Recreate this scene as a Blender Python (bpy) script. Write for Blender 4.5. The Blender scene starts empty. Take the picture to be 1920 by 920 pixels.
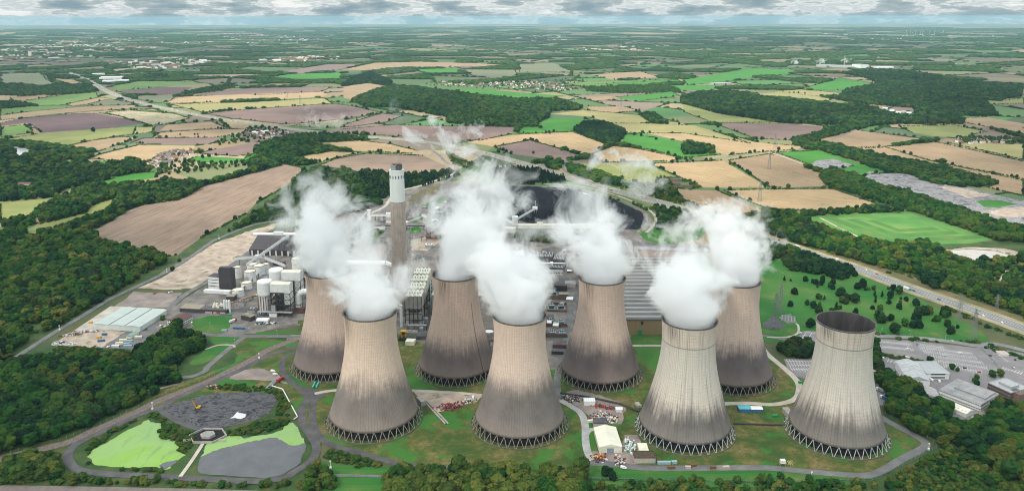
import bpy, bmesh, math, random
import numpy as np
from mathutils import Vector, Matrix, Euler
R = math.radians
rng = random.Random(7)
nrg = np.random.default_rng(11)
S = bpy.context.scene
COL = S.collection
# ------------------------------------------------------------------ camera
CF, CY0, CP, CR, CH = 1435.0, 322.1, 0.1994, -0.0015, 395.3
ca, sa = math.cos(CP), math.sin(CP)
RT, FW, DN = Vector((1,0,0)), Vector((0,ca,-sa)), Vector((0,-sa,-ca))
ax = RT*math.cos(CR) - DN*math.sin(CR)
ay = RT*math.sin(CR) + DN*math.cos(CR)
cam_d = bpy.data.cameras.new('camera'); cam = bpy.data.objects.new('camera', cam_d); COL.objects.link(cam)
cam_d.sensor_width = 36.0; cam_d.lens = CF/1920*36; cam_d.shift_y = -(460-CY0)/1920
cam_d.clip_start = 1.0; cam_d.clip_end = 150000
m = Matrix.Identity(4)
for i in range(3):
    m[i][0] = ax[i]; m[i][1] = -ay[i]; m[i][2] = -FW[i]
m[2][3] = CH
cam.matrix_world = m
S.camera = cam
# ------------------------------------------------------------------ sky, sun, exposure
SUN_AZ, SUN_EL = R(-140), R(44)          # azimuth from +Y towards +X: behind and to the left
w = bpy.data.worlds.new('World'); S.world = w; w.use_nodes = True
nt = w.node_tree; nt.nodes.clear()
def nn(t, k, **kw):
    n = t.nodes.new(k)
    for a, b in kw.items(): setattr(n, a, b)
    return n
sky = nn(nt, 'ShaderNodeTexSky', sky_type='NISHITA', sun_disc=False, sun_elevation=SUN_EL, sun_rotation=SUN_AZ, altitude=400, air_density=1.0, dust_density=2.0, ozone_density=1.0)
tc = nn(nt, 'ShaderNodeTexCoord'); sep = nn(nt, 'ShaderNodeSeparateXYZ'); nt.links.new(tc.outputs['Generated'], sep.inputs[0])
def mth(t, op, a, b=None, c=None, clamp=False):
    n = nn(t, 'ShaderNodeMath', operation=op, use_clamp=clamp)
    for i, v in enumerate((a, b, c)):
        if v is None: continue
        if isinstance(v, (int, float)): n.inputs[i].default_value = v
        else: t.links.new(v, n.inputs[i])
    return n.outputs[0]
zc = mth(nt, 'MAXIMUM', sep.outputs[2], 0.0)
zc = mth(nt, 'ADD', zc, 0.012)
cx_ = mth(nt, 'DIVIDE', sep.outputs[0], zc); cy_ = mth(nt, 'DIVIDE', sep.outputs[1], zc)
cmb = nn(nt, 'ShaderNodeCombineXYZ'); nt.links.new(cx_, cmb.inputs[0]); nt.links.new(cy_, cmb.inputs[1])
# the cloud deck seen edge-on near the horizon: stretched banks of cumulus
ang = nn(nt, 'ShaderNodeCombineXYZ')
nt.links.new(mth(nt, 'MULTIPLY', sep.outputs[0], 17.0), ang.inputs[0]); nt.links.new(mth(nt, 'MULTIPLY', sep.outputs[1], 17.0), ang.inputs[1]); nt.links.new(mth(nt, 'MULTIPLY', sep.outputs[2], 74.0), ang.inputs[2])
n1 = nn(nt, 'ShaderNodeTexNoise'); n1.inputs['Scale'].default_value = 1.0; n1.inputs['Detail'].default_value = 7; n1.inputs['Roughness'].default_value = .58
nt.links.new(ang.outputs[0], n1.inputs['Vector'])
n2 = nn(nt, 'ShaderNodeTexNoise'); n2.inputs['Scale'].default_value = .35; n2.inputs['Detail'].default_value = 5
nt.links.new(cmb.outputs[0], n2.inputs['Vector'])
cov = mth(nt, 'ADD', mth(nt, 'MULTIPLY', n1.outputs[0], .88), mth(nt, 'MULTIPLY', n2.outputs[0], .12))
ramp = nn(nt, 'ShaderNodeValToRGB')
ramp.color_ramp.elements[0].position = .36; ramp.color_ramp.elements[0].color = (2.3, 3.3, 3.9, 1)
ramp.color_ramp.elements[1].position = .64; ramp.color_ramp.elements[1].color = (8.6, 8.7, 8.5, 1)
for p_, c_ in ((.44, (3.3, 4.2, 4.5, 1)), (.49, (4.3, 5.0, 5.2, 1)), (.52, (7.2, 7.6, 7.6, 1)), (.57, (5.2, 5.9, 6.1, 1))):
    e = ramp.color_ramp.elements.new(p_); e.color = c_
nt.links.new(cov, ramp.inputs[0])
mixc = nn(nt, 'ShaderNodeMix', data_type='RGBA'); mixc.inputs[0].default_value = .94
nt.links.new(sky.outputs[0], mixc.inputs[6]); nt.links.new(ramp.outputs[0], mixc.inputs[7])
# an overcast deck is about three times brighter overhead than at the horizon, and whiter
zen = mth(nt, 'ADD', 1.0, mth(nt, 'MULTIPLY', zc, 2.6))
hi = nn(nt, 'ShaderNodeMix', data_type='RGBA', blend_type='MULTIPLY'); nt.links.new(mth(nt, 'MULTIPLY', zc, 2.0, clamp=True), hi.inputs[0]); nt.links.new(mixc.outputs[2], hi.inputs[6]); hi.inputs[7].default_value = (1.04, 1.0, .99, 1)
bg = nn(nt, 'ShaderNodeBackground')
nt.links.new(mth(nt, 'MULTIPLY', zen, .082), bg.inputs[1])
nt.links.new(hi.outputs[2], bg.inputs[0])
wo = nn(nt, 'ShaderNodeOutputWorld'); nt.links.new(bg.outputs[0], wo.inputs[0])
sd = bpy.data.lights.new('sun', 'SUN'); sd.energy = 5.0; sd.angle = R(5.0); sd.color = (1, .91, .80)
so = bpy.data.objects.new('sun', sd); COL.objects.link(so)
sv = Vector((math.sin(SUN_AZ)*math.cos(SUN_EL), math.cos(SUN_AZ)*math.cos(SUN_EL), math.sin(SUN_EL)))
so.rotation_euler = sv.to_track_quat('Z', 'Y').to_euler()
so.location = (-600, -600, 900)
V = S.view_settings; V.view_transform = 'Standard'; V.look = 'None'; V.gamma = 1; V.exposure = 0.38; V.use_curve_mapping = False
C = S.cycles if hasattr(S, 'cycles') else None
S.render.engine = 'CYCLES'
S.cycles.use_denoising = True; S.cycles.filter_width = 1.0
S.cycles.max_bounces = 12; S.cycles.diffuse_bounces = 3; S.cycles.glossy_bounces = 2; S.cycles.transmission_bounces = 2; S.cycles.volume_bounces = 10; S.cycles.transparent_max_bounces = 8
S.cycles.volume_step_rate = 0.3; S.cycles.volume_max_steps = 256
S.cycles.sample_clamp_indirect = 6
# ------------------------------------------------------------------ pixel -> place
def ray(px, py):
    a, b = (px-960)/CF, (py-CY0)/CF
    u = a*math.cos(CR) + b*math.sin(CR); v = -a*math.sin(CR) + b*math.cos(CR)
    return FW + RT*u + DN*v
def G(px, py, z=0.0):
    d = ray(px, py)
    t = (CH - z)/max(-d.z, 1e-5)
    return Vector((d.x*t, d.y*t, z))
def GP(pts, z=0.0):
    return [G(p[0], p[1], z) for p in pts]
def PX(v):
    q = Vector((v[0], v[1], v[2]-CH)); dd = q.dot(FW); u = q.dot(ax)/dd; vv = q.dot(ay)/dd
    return (960+CF*u, CY0+CF*vv)
# ------------------------------------------------------------------ objects
def tag(o, label=None, cat=None, group=None, kind=None):
    if label: o['label'] = label
    if cat: o['category'] = cat
    if group: o['group'] = group
    if kind: o['kind'] = kind
    return o
def empty(name, loc=(0,0,0), rz=0.0, label=None, cat=None, group=None):
    o = bpy.data.objects.new(name, None); COL.objects.link(o); o.location = loc; o.rotation_euler = (0,0,rz); o.empty_display_size = 1
    return tag(o, label, cat, group)
def link(o, parent=None):
    COL.objects.link(o)
    if parent: o.parent = parent
    return o
def copy_tree(o, parent=None):
    c = o.copy(); COL.objects.link(c)
    if parent: c.parent = parent
    for ch in list(KIDS.get(o.name, ())): copy_tree(ch, c)
    return c
KIDS = {}
class MB:
    """collects faces of one mesh object"""
    def __init__(s): s.v=[]; s.f=[]; s.m=[]; s.cur=0
    def add(s, vs, fs, mi=None):
        o=len(s.v); s.v+= [tuple(p) for p in vs]; s.f+=[tuple(i+o for i in f) for f in fs]; s.m+=[s.cur if mi is None else mi]*len(fs)
        return s
    def box(s, x0,x1,y0,y1,z0,z1, mi=None):
        vs=[(x0,y0,z0),(x1,y0,z0),(x1,y1,z0),(x0,y1,z0),(x0,y0,z1),(x1,y0,z1),(x1,y1,z1),(x0,y1,z1)]
        return s.add(vs,[(3,2,1,0),(4,5,6,7),(0,1,5,4),(1,2,6,5),(2,3,7,6),(3,0,4,7)],mi)
    def prism(s, poly, z0, z1, mi=None):
        n=len(poly); a=sum(poly[i][0]*poly[(i+1)%n][1]-poly[(i+1)%n][0]*poly[i][1] for i in range(n))
        if a<0: poly=poly[::-1]
        vs=[(p[0],p[1],z0) for p in poly]+[(p[0],p[1],z1) for p in poly]
        return s.add(vs,[tuple(range(n))[::-1],tuple(range(n,2*n))]+[(i,(i+1)%n,n+(i+1)%n,n+i) for i in range(n)],mi)
    def gable(s, x0,x1,y0,y1,z0,z1, axis='x', mi=None, over=0.0):
        """pitched roof solid; ridge along axis"""
        if axis=='x':
            ym=(y0+y1)/2
            vs=[(x0,y0,z0),(x1,y0,z0),(x1,y1,z0),(x0,y1,z0),(x0,ym,z1),(x1,ym,z1)]
            fs=[(0,1,5,4),(2,3,4,5),(1,2,5),(3,0,4),(3,2,1,0)]
        else:
            xm=(x0+x1)/2
            vs=[(x0,y0,z0),(x1,y0,z0),(x1,y1,z0),(x0,y1,z0),(xm,y0,z1),(xm,y1,z1)]
            fs=[(0,4,5,3),(1,2,5,4),(0,1,4),(2,3,5),(3,2,1,0)]
        return s.add(vs,fs,mi)
    def bar(s, a, b, r, n=4, r2=None, mi=None):
        a=Vector(a); b=Vector(b); d=(b-a)
        if d.length<1e-6: return s
        d.normalize(); u=d.orthogonal().normalized(); w_=d.cross(u); r2=r if r2 is None else r2
        vs=[]
        for k in range(n):
            t=2*math.pi*(k+.5)/n; c=u*math.cos(t)+w_*math.sin(t)
            vs.append(a+c*r); 
        for k in range(n):
            t=2*math.pi*(k+.5)/n; c=u*math.cos(t)+w_*math.sin(t)
            vs.append(b+c*r2)
        return s.add(vs,[(k,(k+1)%n,n+(k+1)%n,n+k) for k in range(n)]+[tuple(range(n))[::-1],tuple(range(n,2*n))],mi)
    def tube(s, pts, r, n=6, mi=None):
        for a,b in zip(pts[:-1],pts[1:]): s.bar(a,b,r,n,mi=mi)
        return s
    def lathe(s, prof, n=24, c=(0,0), mi=None, cap=True):
        """prof: list of (r,z) bottom to top"""
        k=len(prof); vs=[]
        for r,z in prof:
            for i in range(n):
                t=2*math.pi*i/n; vs.append((c[0]+r*math.cos(t),c[1]+r*math.sin(t),z))
        fs=[]
        for j in range(k-1):
            for i in range(n):
                fs.append((j*n+i,j*n+(i+1)%n,(j+1)*n+(i+1)%n,(j+1)*n+i))
        if cap: fs+= [tuple(range(n))[::-1], tuple(range((k-1)*n,k*n))]
        return s.add(vs,fs,mi)
    def slab(s, a, b, wd, z0, z1, mi=None):
        """long box between two ground points"""
        a=Vector((a[0],a[1],0)); b=Vector((b[0],b[1],0)); d=(b-a).normalized(); q=Vector((-d.y,d.x,0))*wd/2
        return s.prism([(a-q)[:2],(b-q)[:2],(b+q)[:2],(a+q)[:2]],z0,z1,mi)
    def mesh(s, name, mats, smooth=False):
        me=bpy.data.meshes.new(name); me.from_pydata(s.v,[],s.f)
        mats=mats if isinstance(mats,(list,tuple)) else [mats]
        for q in mats: me.materials.append(q)
        if len(mats)>1: me.polygons.foreach_set('material_index', np.array(s.m,dtype=np.int32))
        if smooth: me.polygons.foreach_set('use_smooth', np.ones(len(s.f),dtype=bool))
        me.update(); return me
    def build(s, name, mats, parent=None, smooth=False, loc=None, rz=None):
        o=bpy.data.objects.new(name, s.mesh(name,mats,smooth)); COL.objects.link(o)
        if parent: o.parent=parent; KIDS.setdefault(parent.name,[]).append(o)
        if loc is not None: o.location=loc
        if rz is not None: o.rotation_euler=(0,0,rz)
        return o
# ------------------------------------------------------------------ materials
MATS={}
def nodes(name):
    mt=bpy.data.materials.new(name); mt.use_nodes=True; t=mt.node_tree; t.nodes.clear()
    o=nn(t,'ShaderNodeOutputMaterial'); b=nn(t,'ShaderNodeBsdfPrincipled'); t.links.new(b.outputs[0],o.inputs[0])
    b.inputs['Roughness'].default_value=.85; b.inputs['Specular IOR Level'].default_value=.25
    return mt,t,b,o
def noise(t, vec, scale, detail=4, rough=.55, dist=0.0, out=0):
    n=nn(t,'ShaderNodeTexNoise'); n.inputs['Scale'].default_value=scale; n.inputs['Detail'].default_value=detail; n.inputs['Roughness'].default_value=rough; n.inputs['Distortion'].default_value=dist
    if vec is not None: t.links.new(vec,n.inputs['Vector'])
    return n.outputs[out]
def rampc(t, fac, stops, interp='LINEAR'):
    r=nn(t,'ShaderNodeValToRGB'); cr=r.color_ramp; cr.interpolation=interp
    cr.elements[0].position=stops[0][0]; cr.elements[0].color=(*stops[0][1],1)
    cr.elements[1].position=stops[-1][0]; cr.elements[1].color=(*stops[-1][1],1)
    for p,c in stops[1:-1]:
        e=cr.elements.new(p); e.color=(*c,1)
    t.links.new(fac,r.inputs[0]); return r.outputs[0]
def mixrgb(t, fac, a, b, mode='MIX'):
    n=nn(t,'ShaderNodeMix',data_type='RGBA',blend_type=mode)
    for i,v in ((0,fac),(6,a),(7,b)):
        if isinstance(v,(int,float)): n.inputs[i].default_value=v
        elif isinstance(v,tuple): n.inputs[i].default_value=(*v,1)
        else: t.links.new(v,n.inputs[i])
    return n.outputs[2]
def mrange(t, v, a, b, c=0.0, d=1.0, smooth=False):
    n=nn(t,'ShaderNodeMapRange'); n.clamp=True
    if smooth: n.interpolation_type='SMOOTHSTEP'
    t.links.new(v,n.inputs[0]); n.inputs[1].default_value=a; n.inputs[2].default_value=b; n.inputs[3].default_value=c; n.inputs[4].default_value=d
    return n.outputs[0]
def coords(t, kind='Object', scale=None, rot=None):
    c=nn(t,'ShaderNodeTexCoord').outputs[kind]
    if scale or rot:
        mp=nn(t,'ShaderNodeMapping'); t.links.new(c,mp.inputs[0])
        if scale: mp.inputs['Scale'].default_value=scale
        if rot: mp.inputs['Rotation'].default_value=rot
        return mp.outputs[0]
    return c
def mat(name, c, c2=None, scale=.3, rough=.85, metal=0.0, spec=.25, c3=None, detail=5, bump=0.0, stretch=None, patch=None):
    """plain weathered surface: two or three tones blended by noise, in metres"""
    if name in MATS: return MATS[name]
    mt,t,b,o=nodes(name); b.inputs['Roughness'].default_value=rough; b.inputs['Metallic'].default_value=metal; b.inputs['Specular IOR Level'].default_value=spec
    if c2 is None: c2=tuple(x*.8 for x in c)
    v=coords(t,'Object',scale=stretch)
    f=noise(t,v,scale,detail,.6)
    st=[(.32,c2),(.62,c)] if c3 is None else [(.3,c2),(.5,c),(.68,c3)]
    colr=rampc(t,f,st)
    if patch:
        f2=noise(t,v,patch[0],3,.5); colr=mixrgb(t,mrange(t,f2,patch[2],patch[2]+.12),colr,patch[1])
    t.links.new(colr,b.inputs['Base Color'])
    if bump:
        bp=nn(t,'ShaderNodeBump'); bp.inputs['Strength'].default_value=bump; bp.inputs['Distance'].default_value=.5; t.links.new(f,bp.inputs['Height']); t.links.new(bp.outputs[0],b.inputs['Normal'])
    MATS[name]=mt; return mt
LAYER=[0]
def sheet(name, pts, material, z=None, px=True, kind='structure', row=None, rag=0.0, step=5.0, **kw):
    """flat ground sheet from photo pixels (placed on the ground plane); row = two pixels along the rows, local x runs along them"""
    if z is None:
        LAYER[0]+=1; z=.03+.002*LAYER[0]
    P=[G(p[0],p[1]) for p in pts] if px else [Vector((p[0],p[1],0)) for p in pts]
    c=sum(P,Vector())/len(P); a=0.0
    if rag: P=jag(P,rag,step,len(pts)*7+int(abs(pts[0][0])))
    if row:
        d=G(*row[1])-G(*row[0]); a=math.atan2(d.y,d.x)
    rm=Matrix.Rotation(-a,3,'Z'); L=[rm@(p-c) for p in P]
    bm=bmesh.new(); vs=[bm.verts.new((p.x,p.y,0)) for p in L]
    f=bm.faces.new(vs); bm.normal_update()
    if f.normal.z<0: f.normal_flip()
    bmesh.ops.triangulate(bm,faces=[f])
    me=bpy.data.meshes.new(name); bm.to_mesh(me); bm.free(); me.materials.append(material)
    o=bpy.data.objects.new(name,me); COL.objects.link(o); o.location=(c.x,c.y,z); o.rotation_euler=(0,0,a)
    tag(o,kind=kind,**kw); return o
def smoothline(P, k=6):
    """Catmull-Rom through world points"""
    out=[]; n=len(P)
    for i in range(n-1):
        p0=P[max(i-1,0)]; p1=P[i]; p2=P[i+1]; p3=P[min(i+2,n-1)]
        for j in range(k):
            t=j/k; out.append(.5*((2*p1)+(p2-p0)*t+(2*p0-5*p1+4*p2-p3)*t*t+(3*p1-p0-3*p2+p3)*t**3))
    out.append(P[-1]); return out
def jag(P, amp=1.2, step=5.0, seed=5):
    """break a straight-edged outline into a natural, slightly ragged one (world metres)"""
    r_=random.Random(seed); out=[]; n=len(P)
    for i in range(n):
        a,b=P[i],P[(i+1)%n]; d=b-a; L=d.length; k=max(1,min(60,int(L/step))); q=Vector((-d.y,d.x,0)).normalized() if L>0 else Vector()
        w1=0.0
        for j in range(k):
            w1=.6*w1+r_.gauss(0,amp*.6); f=min(1,4*j/k,4*(k-j)/k); out.append(a+d*(j/k)+q*w1*f)
    return out
ROADS=[]
def ribbon(name, pts, width, material, z=None, px=True, k=6, off=0.0, kind='structure', reg=True, **kw):
    if z is None:
        LAYER[0]+=1; z=.05+.002*LAYER[0]
    P=[G(*p) for p in pts] if px else [Vector(p) for p in pts]
    P=smoothline(P,k) if k>1 else P
    vs=[]; n=len(P)
    for i,p in enumerate(P):
        d=P[min(i+1,n-1)]-P[max(i-1,0)]; d.z=0; d.normalize(); q=Vector((-d.y,d.x,0))
        vs+=[(p+q*(off+width/2)),(p+q*(off-width/2))]
    vs=[(v.x,v.y,z) for v in vs]
    me=bpy.data.meshes.new(name); me.from_pydata(vs,[],[(2*i+1,2*i+3,2*i+2,2*i) for i in range(n-1)]); me.materials.append(material); me.update()
    o=bpy.data.objects.new(name,me); COL.objects.link(o); tag(o,kind=kind,**kw)
    if reg: ROADS.append((np.array([[p.x,p.y] for p in P]),width/2))
    return o
# ------------------------------------------------------------------ ground
M=dict()
M['soil']=mat('ground_rough',(.065,.075,.028),(.035,.05,.02),scale=.02,c3=(.095,.085,.045))
bm=MB(); NR=96
def disc(r0,r1):
    pass
vs=[(0,4000,0)]; rr=[600,2000,6000,15000,44000]
for r in rr:
    for i in range(NR):
        t=2*math.pi*i/NR; vs.append((r*math.cos(t),(4000 if r<15000 else 0)+r*math.sin(t),0))
fs=[(0,1+i,1+(i+1)%NR) for i in range(NR)]
for k in range(len(rr)-1):
    for i in range(NR): fs.append((1+k*NR+i,1+(k+1)*NR+i,1+(k+1)*NR+(i+1)%NR,1+k*NR+(i+1)%NR))
bm.add(vs,fs); gnd=bm.build('ground',M['soil']); tag(gnd,kind='structure')
# ------------------------------------------------------------------ cooling towers
TW=[(-208.6,828.5),(-63.2,817.8),(-139.0,706.6),(7.2,696.8),(99.1,805.2),(168.6,685.5),(245.5,797.0),(314.1,678.3)]
TH,SH=114.0,8.6
def trad(z): return 25.0*math.sqrt(1+((z-95)/59.7)**2)
def tower_mat(name, pale, dark, split, wob, seed, streak, band=None, blotch=True, damp=.5, line=None):
    mt,t,b,o=nodes(name)
    oc=coords(t,'Object'); sp=nn(t,'ShaderNodeSeparateXYZ'); t.links.new(oc,sp.inputs[0])
    z=sp.outputs[2]; angl=mth(t,'ARCTAN2',sp.outputs[1],sp.outputs[0])
    cb=nn(t,'ShaderNodeCombineXYZ'); t.links.new(mth(t,'COSINE',angl),cb.inputs[0]); t.links.new(mth(t,'SINE',angl),cb.inputs[1]); t.links.new(mth(t,'MULTIPLY',z,.012),cb.inputs[2])
    ofs=nn(t,'ShaderNodeVectorMath',operation='ADD'); t.links.new(cb.outputs[0],ofs.inputs[0]); ofs.inputs[1].default_value=(seed*3.1,seed*1.7,seed)
    cyl=ofs.outputs[0]
    # boundary of the darker lower shell
    w1=noise(t,cyl,1.6,4,.6); edge=mth(t,'ADD',z,mth(t,'MULTIPLY',mth(t,'SUBTRACT',w1,.5),-wob))
    fine=noise(t,oc,.22,4,.6); edge=mth(t,'ADD',edge,mth(t,'MULTIPLY',mth(t,'SUBTRACT',fine,.5),10))
    # vertical run-off streaks
    mp=nn(t,'ShaderNodeMapping'); t.links.new(cyl,mp.inputs[0]); mp.inputs['Scale'].default_value=(9,9,.7)
    st=noise(t,mp.outputs[0],1.6,4,.6)
    edge=mth(t,'ADD',edge,mth(t,'MULTIPLY',mth(t,'SUBTRACT',st,.5),-22.0 if band else -16.0))
    low=mrange(t,edge,split-15,split+11,1,0,True)
    colr=mixrgb(t,mrange(t,fine,.3,.7),tuple(x*.9 for x in pale),pale)
    dk=mixrgb(t,mrange(t,noise(t,oc,.06,4,.6),.35,.65),tuple(x*.8 for x in dark),tuple(min(1,x*1.12) for x in dark))
    # paler foot
    dk=mixrgb(t,mrange(t,z,10,26,.45*damp,0),dk,tuple(x*.75 for x in pale))
    colr=mixrgb(t,low,colr,dk)
    colr=mixrgb(t,mrange(t,noise(t,oc,.5,4,.7),  .42,.62,.12,0),colr,(.14,.12,.105))
    colr=mixrgb(t,mth(t,'MULTIPLY',mrange(t,st,.5,.75),streak),colr,(.10,.095,.09))
    # meridional ribs and lift rings
    rib=mth(t,'ABSOLUTE',mth(t,'SINE',mth(t,'MULTIPLY',angl,48)))
    colr=mixrgb(t,mrange(t,rib,.0,.4,.24,0),colr,(.10,.085,.07))
    ring=mth(t,'ABSOLUTE',mth(t,'SINE',mth(t,'MULTIPLY',z,1.05)))
    ringn=mth(t,'MULTIPLY',mrange(t,ring,0,.25,.5 if band else .3,0),mrange(t,noise(t,oc,.15,3,.5),.35,.6))
    colr=mixrgb(t,ringn,colr,(.10,.09,.085))
    if blotch:
        # black algae stain under the rim on one side of the shell
        da=mth(t,'ABSOLUTE',mth(t,'SUBTRACT',angl,blotch[0] if isinstance(blotch,tuple) else R(-132)))
        mk=mth(t,'MULTIPLY',mrange(t,da,.10,.38,1,0),mrange(t,z,114-(blotch[1] if isinstance(blotch,tuple) else 22),108,0,1))
        pn=noise(t,mp.outputs[0],4.0,5,.7)
        colr=mixrgb(t,mth(t,'MULTIPLY',mrange(t,pn,.42,.6),mth(t,'MULTIPLY',mk,.9)),colr,(.035,.032,.03))
    if band:
        # smoother paler strengthened skirt, everything under the collar ring
        colr=mixrgb(t,mth(t,'MULTIPLY',mrange(t,z,band-.5,band+.3,.35,0),mrange(t,z,34,66,0,1)),colr,(.46,.47,.43))
        colr=mixrgb(t,mth(t,'MULTIPLY',mrange(t,mth(t,'ABSOLUTE',mth(t,'SUBTRACT',z,band)),.2,.9,1,0),.7),colr,(.15,.14,.13))
        gr=mth(t,'MULTIPLY',mrange(t,noise(t,cyl,3.0,3,.5),.5,.62),mth(t,'MULTIPLY',mrange(t,z,band-22,band,0,1),mrange(t,z,band,band+.5,1,0)))
        colr=mixrgb(t,mth(t,'MULTIPLY',gr,.35),colr,(.30,.36,.27))
    if line is not None:
        ln=mth(t,'ABSOLUTE',mth(t,'SUBTRACT',angl,line)); colr=mixrgb(t,mth(t,'MULTIPLY',mrange(t,ln,.012,.022,.8,0),mrange(t,z,84,88,1,0)),colr,(.06,.052,.048))
    # grime line at the lip
    colr=mixrgb(t,mrange(t,z,112.6,113.3,0,.75),colr,(.06,.055,.05))
    t.links.new(colr,b.inputs['Base Color']); b.inputs['Roughness'].default_value=.9
    bp=nn(t,'ShaderNodeBump'); bp.inputs['Strength'].default_value=.5; bp.inputs['Distance'].default_value=.6
    t.links.new(mrange(t,rib,0,.5,0,1),bp.inputs['Height']); t.links.new(bp.outputs[0],b.inputs['Normal'])
    return mt
inner_m=mat('sooty_concrete',(.055,.048,.048),(.03,.027,.028),scale=.12,c3=(.09,.08,.078),stretch=(1,1,.15))
leg_m=mat('leg_concrete',(.29,.255,.22),(.20,.175,.155),scale=.5)
leg_m2=mat('pale_leg_concrete',(.40,.41,.41),(.30,.31,.31),scale=.5)
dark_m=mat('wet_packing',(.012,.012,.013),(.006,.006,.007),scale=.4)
basin_m=mat('basin_concrete',(.13,.12,.105),(.09,.085,.075),scale=.3)
pale=(.64,.50,.40); grey=(.155,.135,.125)
TM=[tower_mat('shell_a',(.57,.435,.36),(.145,.118,.115),42,14,1.3,.10),
    tower_mat('shell_b',(.55,.415,.34),(.135,.108,.105),44,20,2.1,.12,blotch=(R(-118),30),line=R(-44)),
    tower_mat('shell_c',pale,(.185,.16,.145),50,38,3.4,.12,blotch=(R(-140),34)),
    tower_mat('shell_d',(.64,.50,.415),(.165,.145,.133),56,9,4.2,.08,blotch=False),
    tower_mat('shell_e',(.58,.445,.365),(.135,.108,.106),46,18,5.6,.12,blotch=(R(-132),38)),
    tower_mat('shell_f',(.63,.55,.47),(.135,.122,.115),40,36,6.3,.65,band=94,blotch=(R(-140),20)),
    tower_mat('shell_g',(.60,.465,.385),(.135,.11,.11),50,32,7.7,.12,blotch=(R(-140),30)),
    tower_mat('shell_h',(.64,.565,.485),(.14,.127,.118),36,26,8.8,.5,band=96,blotch=(R(-150),16))]
TL=['leftmost steaming cooling tower standing beside the white process silos, dark grey lower half',
 'steaming cooling tower with a dark vertical line down its right side, right of the chimney',
 'front left steaming cooling tower with a wavy dark stain on its right flank',
 'front steaming cooling tower with a level stain line halfway up, left of the cream shed',
 'rear cooling tower with black stain below its steaming rim, before the turbine hall',
 'pale streaked steaming cooling tower with collar band, right of the cream shed',
 'rear right steaming cooling tower beside the mown lawn and pylons',
 'empty cooling tower without steam, its dark inside showing, rightmost of the eight']
NV=36
def shell_mesh(n=128):
    zs=[SH]+[SH+(TH-SH)*k/40 for k in range(1,41)]
    out=[(trad(z),z) for z in zs]; inn=[(trad(z)-.6,z) for z in zs[::-1]]
    mb=MB(); prof=out+inn; k=len(prof); vs=[]
    for r,z in prof:
        for i in range(n):
            t=2*math.pi*i/n; vs.append((r*math.cos(t),r*math.sin(t),z))
    fs=[];mi=[]
    for j in range(k):
        j2=(j+1)%k
        for i in range(n):
            fs.append((j*n+i,j*n+(i+1)%n,j2*n+(i+1)%n,j2*n+i)); mi.append(1 if j>=len(out) and j<k-1 else 0)
    mb.v=vs; mb.f=fs; mb.m=mi
    return mb
sm=shell_mesh()
leg_me=None
def leg_mesh():
    mb=MB(); a=2*math.pi/NV
    foot=Vector((47.2,0,0)); 
    for sgn in (-1,1):
        top=Vector((trad(SH)-.3,0,SH+.15)); top=Matrix.Rotation(sgn*a*.47,3,'Z')@top
        ft=Matrix.Rotation(sgn*a*.04,3,'Z')@foot
        mb.bar(ft+Vector((0,0,-.4)),top,.33,6)
    mb.box(46.4,48.4,-1.0,1.0,-.5,.5)
    return mb
lm1=leg_mesh().mesh('leg',leg_m); lm2=leg_mesh().mesh('leg',leg_m2)
towers=[]
for i,(x,y) in enumerate(TW):
    rt=empty('cooling_tower',(x,y,0),0,TL[i],'cooling tower','cooling towers')
    towers.append(rt)
    sm.build('shell',[TM[i],inner_m],rt,smooth=True)
    rb=MB(); rr_=trad(TH); prof=[(rr_-.9,TH-.5),(rr_+.35,TH-.5),(rr_+.35,TH+.35),(rr_-.9,TH+.35)]
    vs=[];n=96
    for r,z in prof:
        for k in range(n): t=2*math.pi*k/n; vs.append((r*math.cos(t),r*math.sin(t),z))
    rb.add(vs,[(j*n+k,j*n+(k+1)%n,((j+1)%4)*n+(k+1)%n,((j+1)%4)*n+k) for j in range(4) for k in range(n)])
    rb.build('rim',mat('rim_grime',(.11,.10,.09),(.06,.055,.05),scale=.3),rt)
    MB().lathe([(41.0,.3),(42.0,.3),(40.8,SH+3.0),(39.5,SH+3.0)],72).build('fill_pack',dark_m,rt,smooth=False)
    n=96; vs=[];prof=[(48.9,0),(48.9,1.3),(48.3,1.3),(48.3,0.2)]
    bw=MB(); vs=[]
    for r,z in prof:
        for k in range(n): t=2*math.pi*k/n; vs.append((r*math.cos(t),r*math.sin(t),z))
    bw.add(vs,[(j*n+k,j*n+(k+1)%n,(j+1)*n+(k+1)%n,(j+1)*n+k) for j in range(3) for k in range(n)])
    bw.build('basin_wall',basin_m,rt)
    MB().lathe([(48.28,.02),(48.28,.16)],72).build('basin_water',mat('basin_water',(.012,.014,.014),(.008,.01,.01),rough=.25),rt)
    for k in range(NV):
        o=bpy.data.objects.new('leg',lm2 if i in (5,7) else lm1); COL.objects.link(o); o.parent=rt; o.rotation_euler=(0,0,2*math.pi*(k+.5)/NV)
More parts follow.
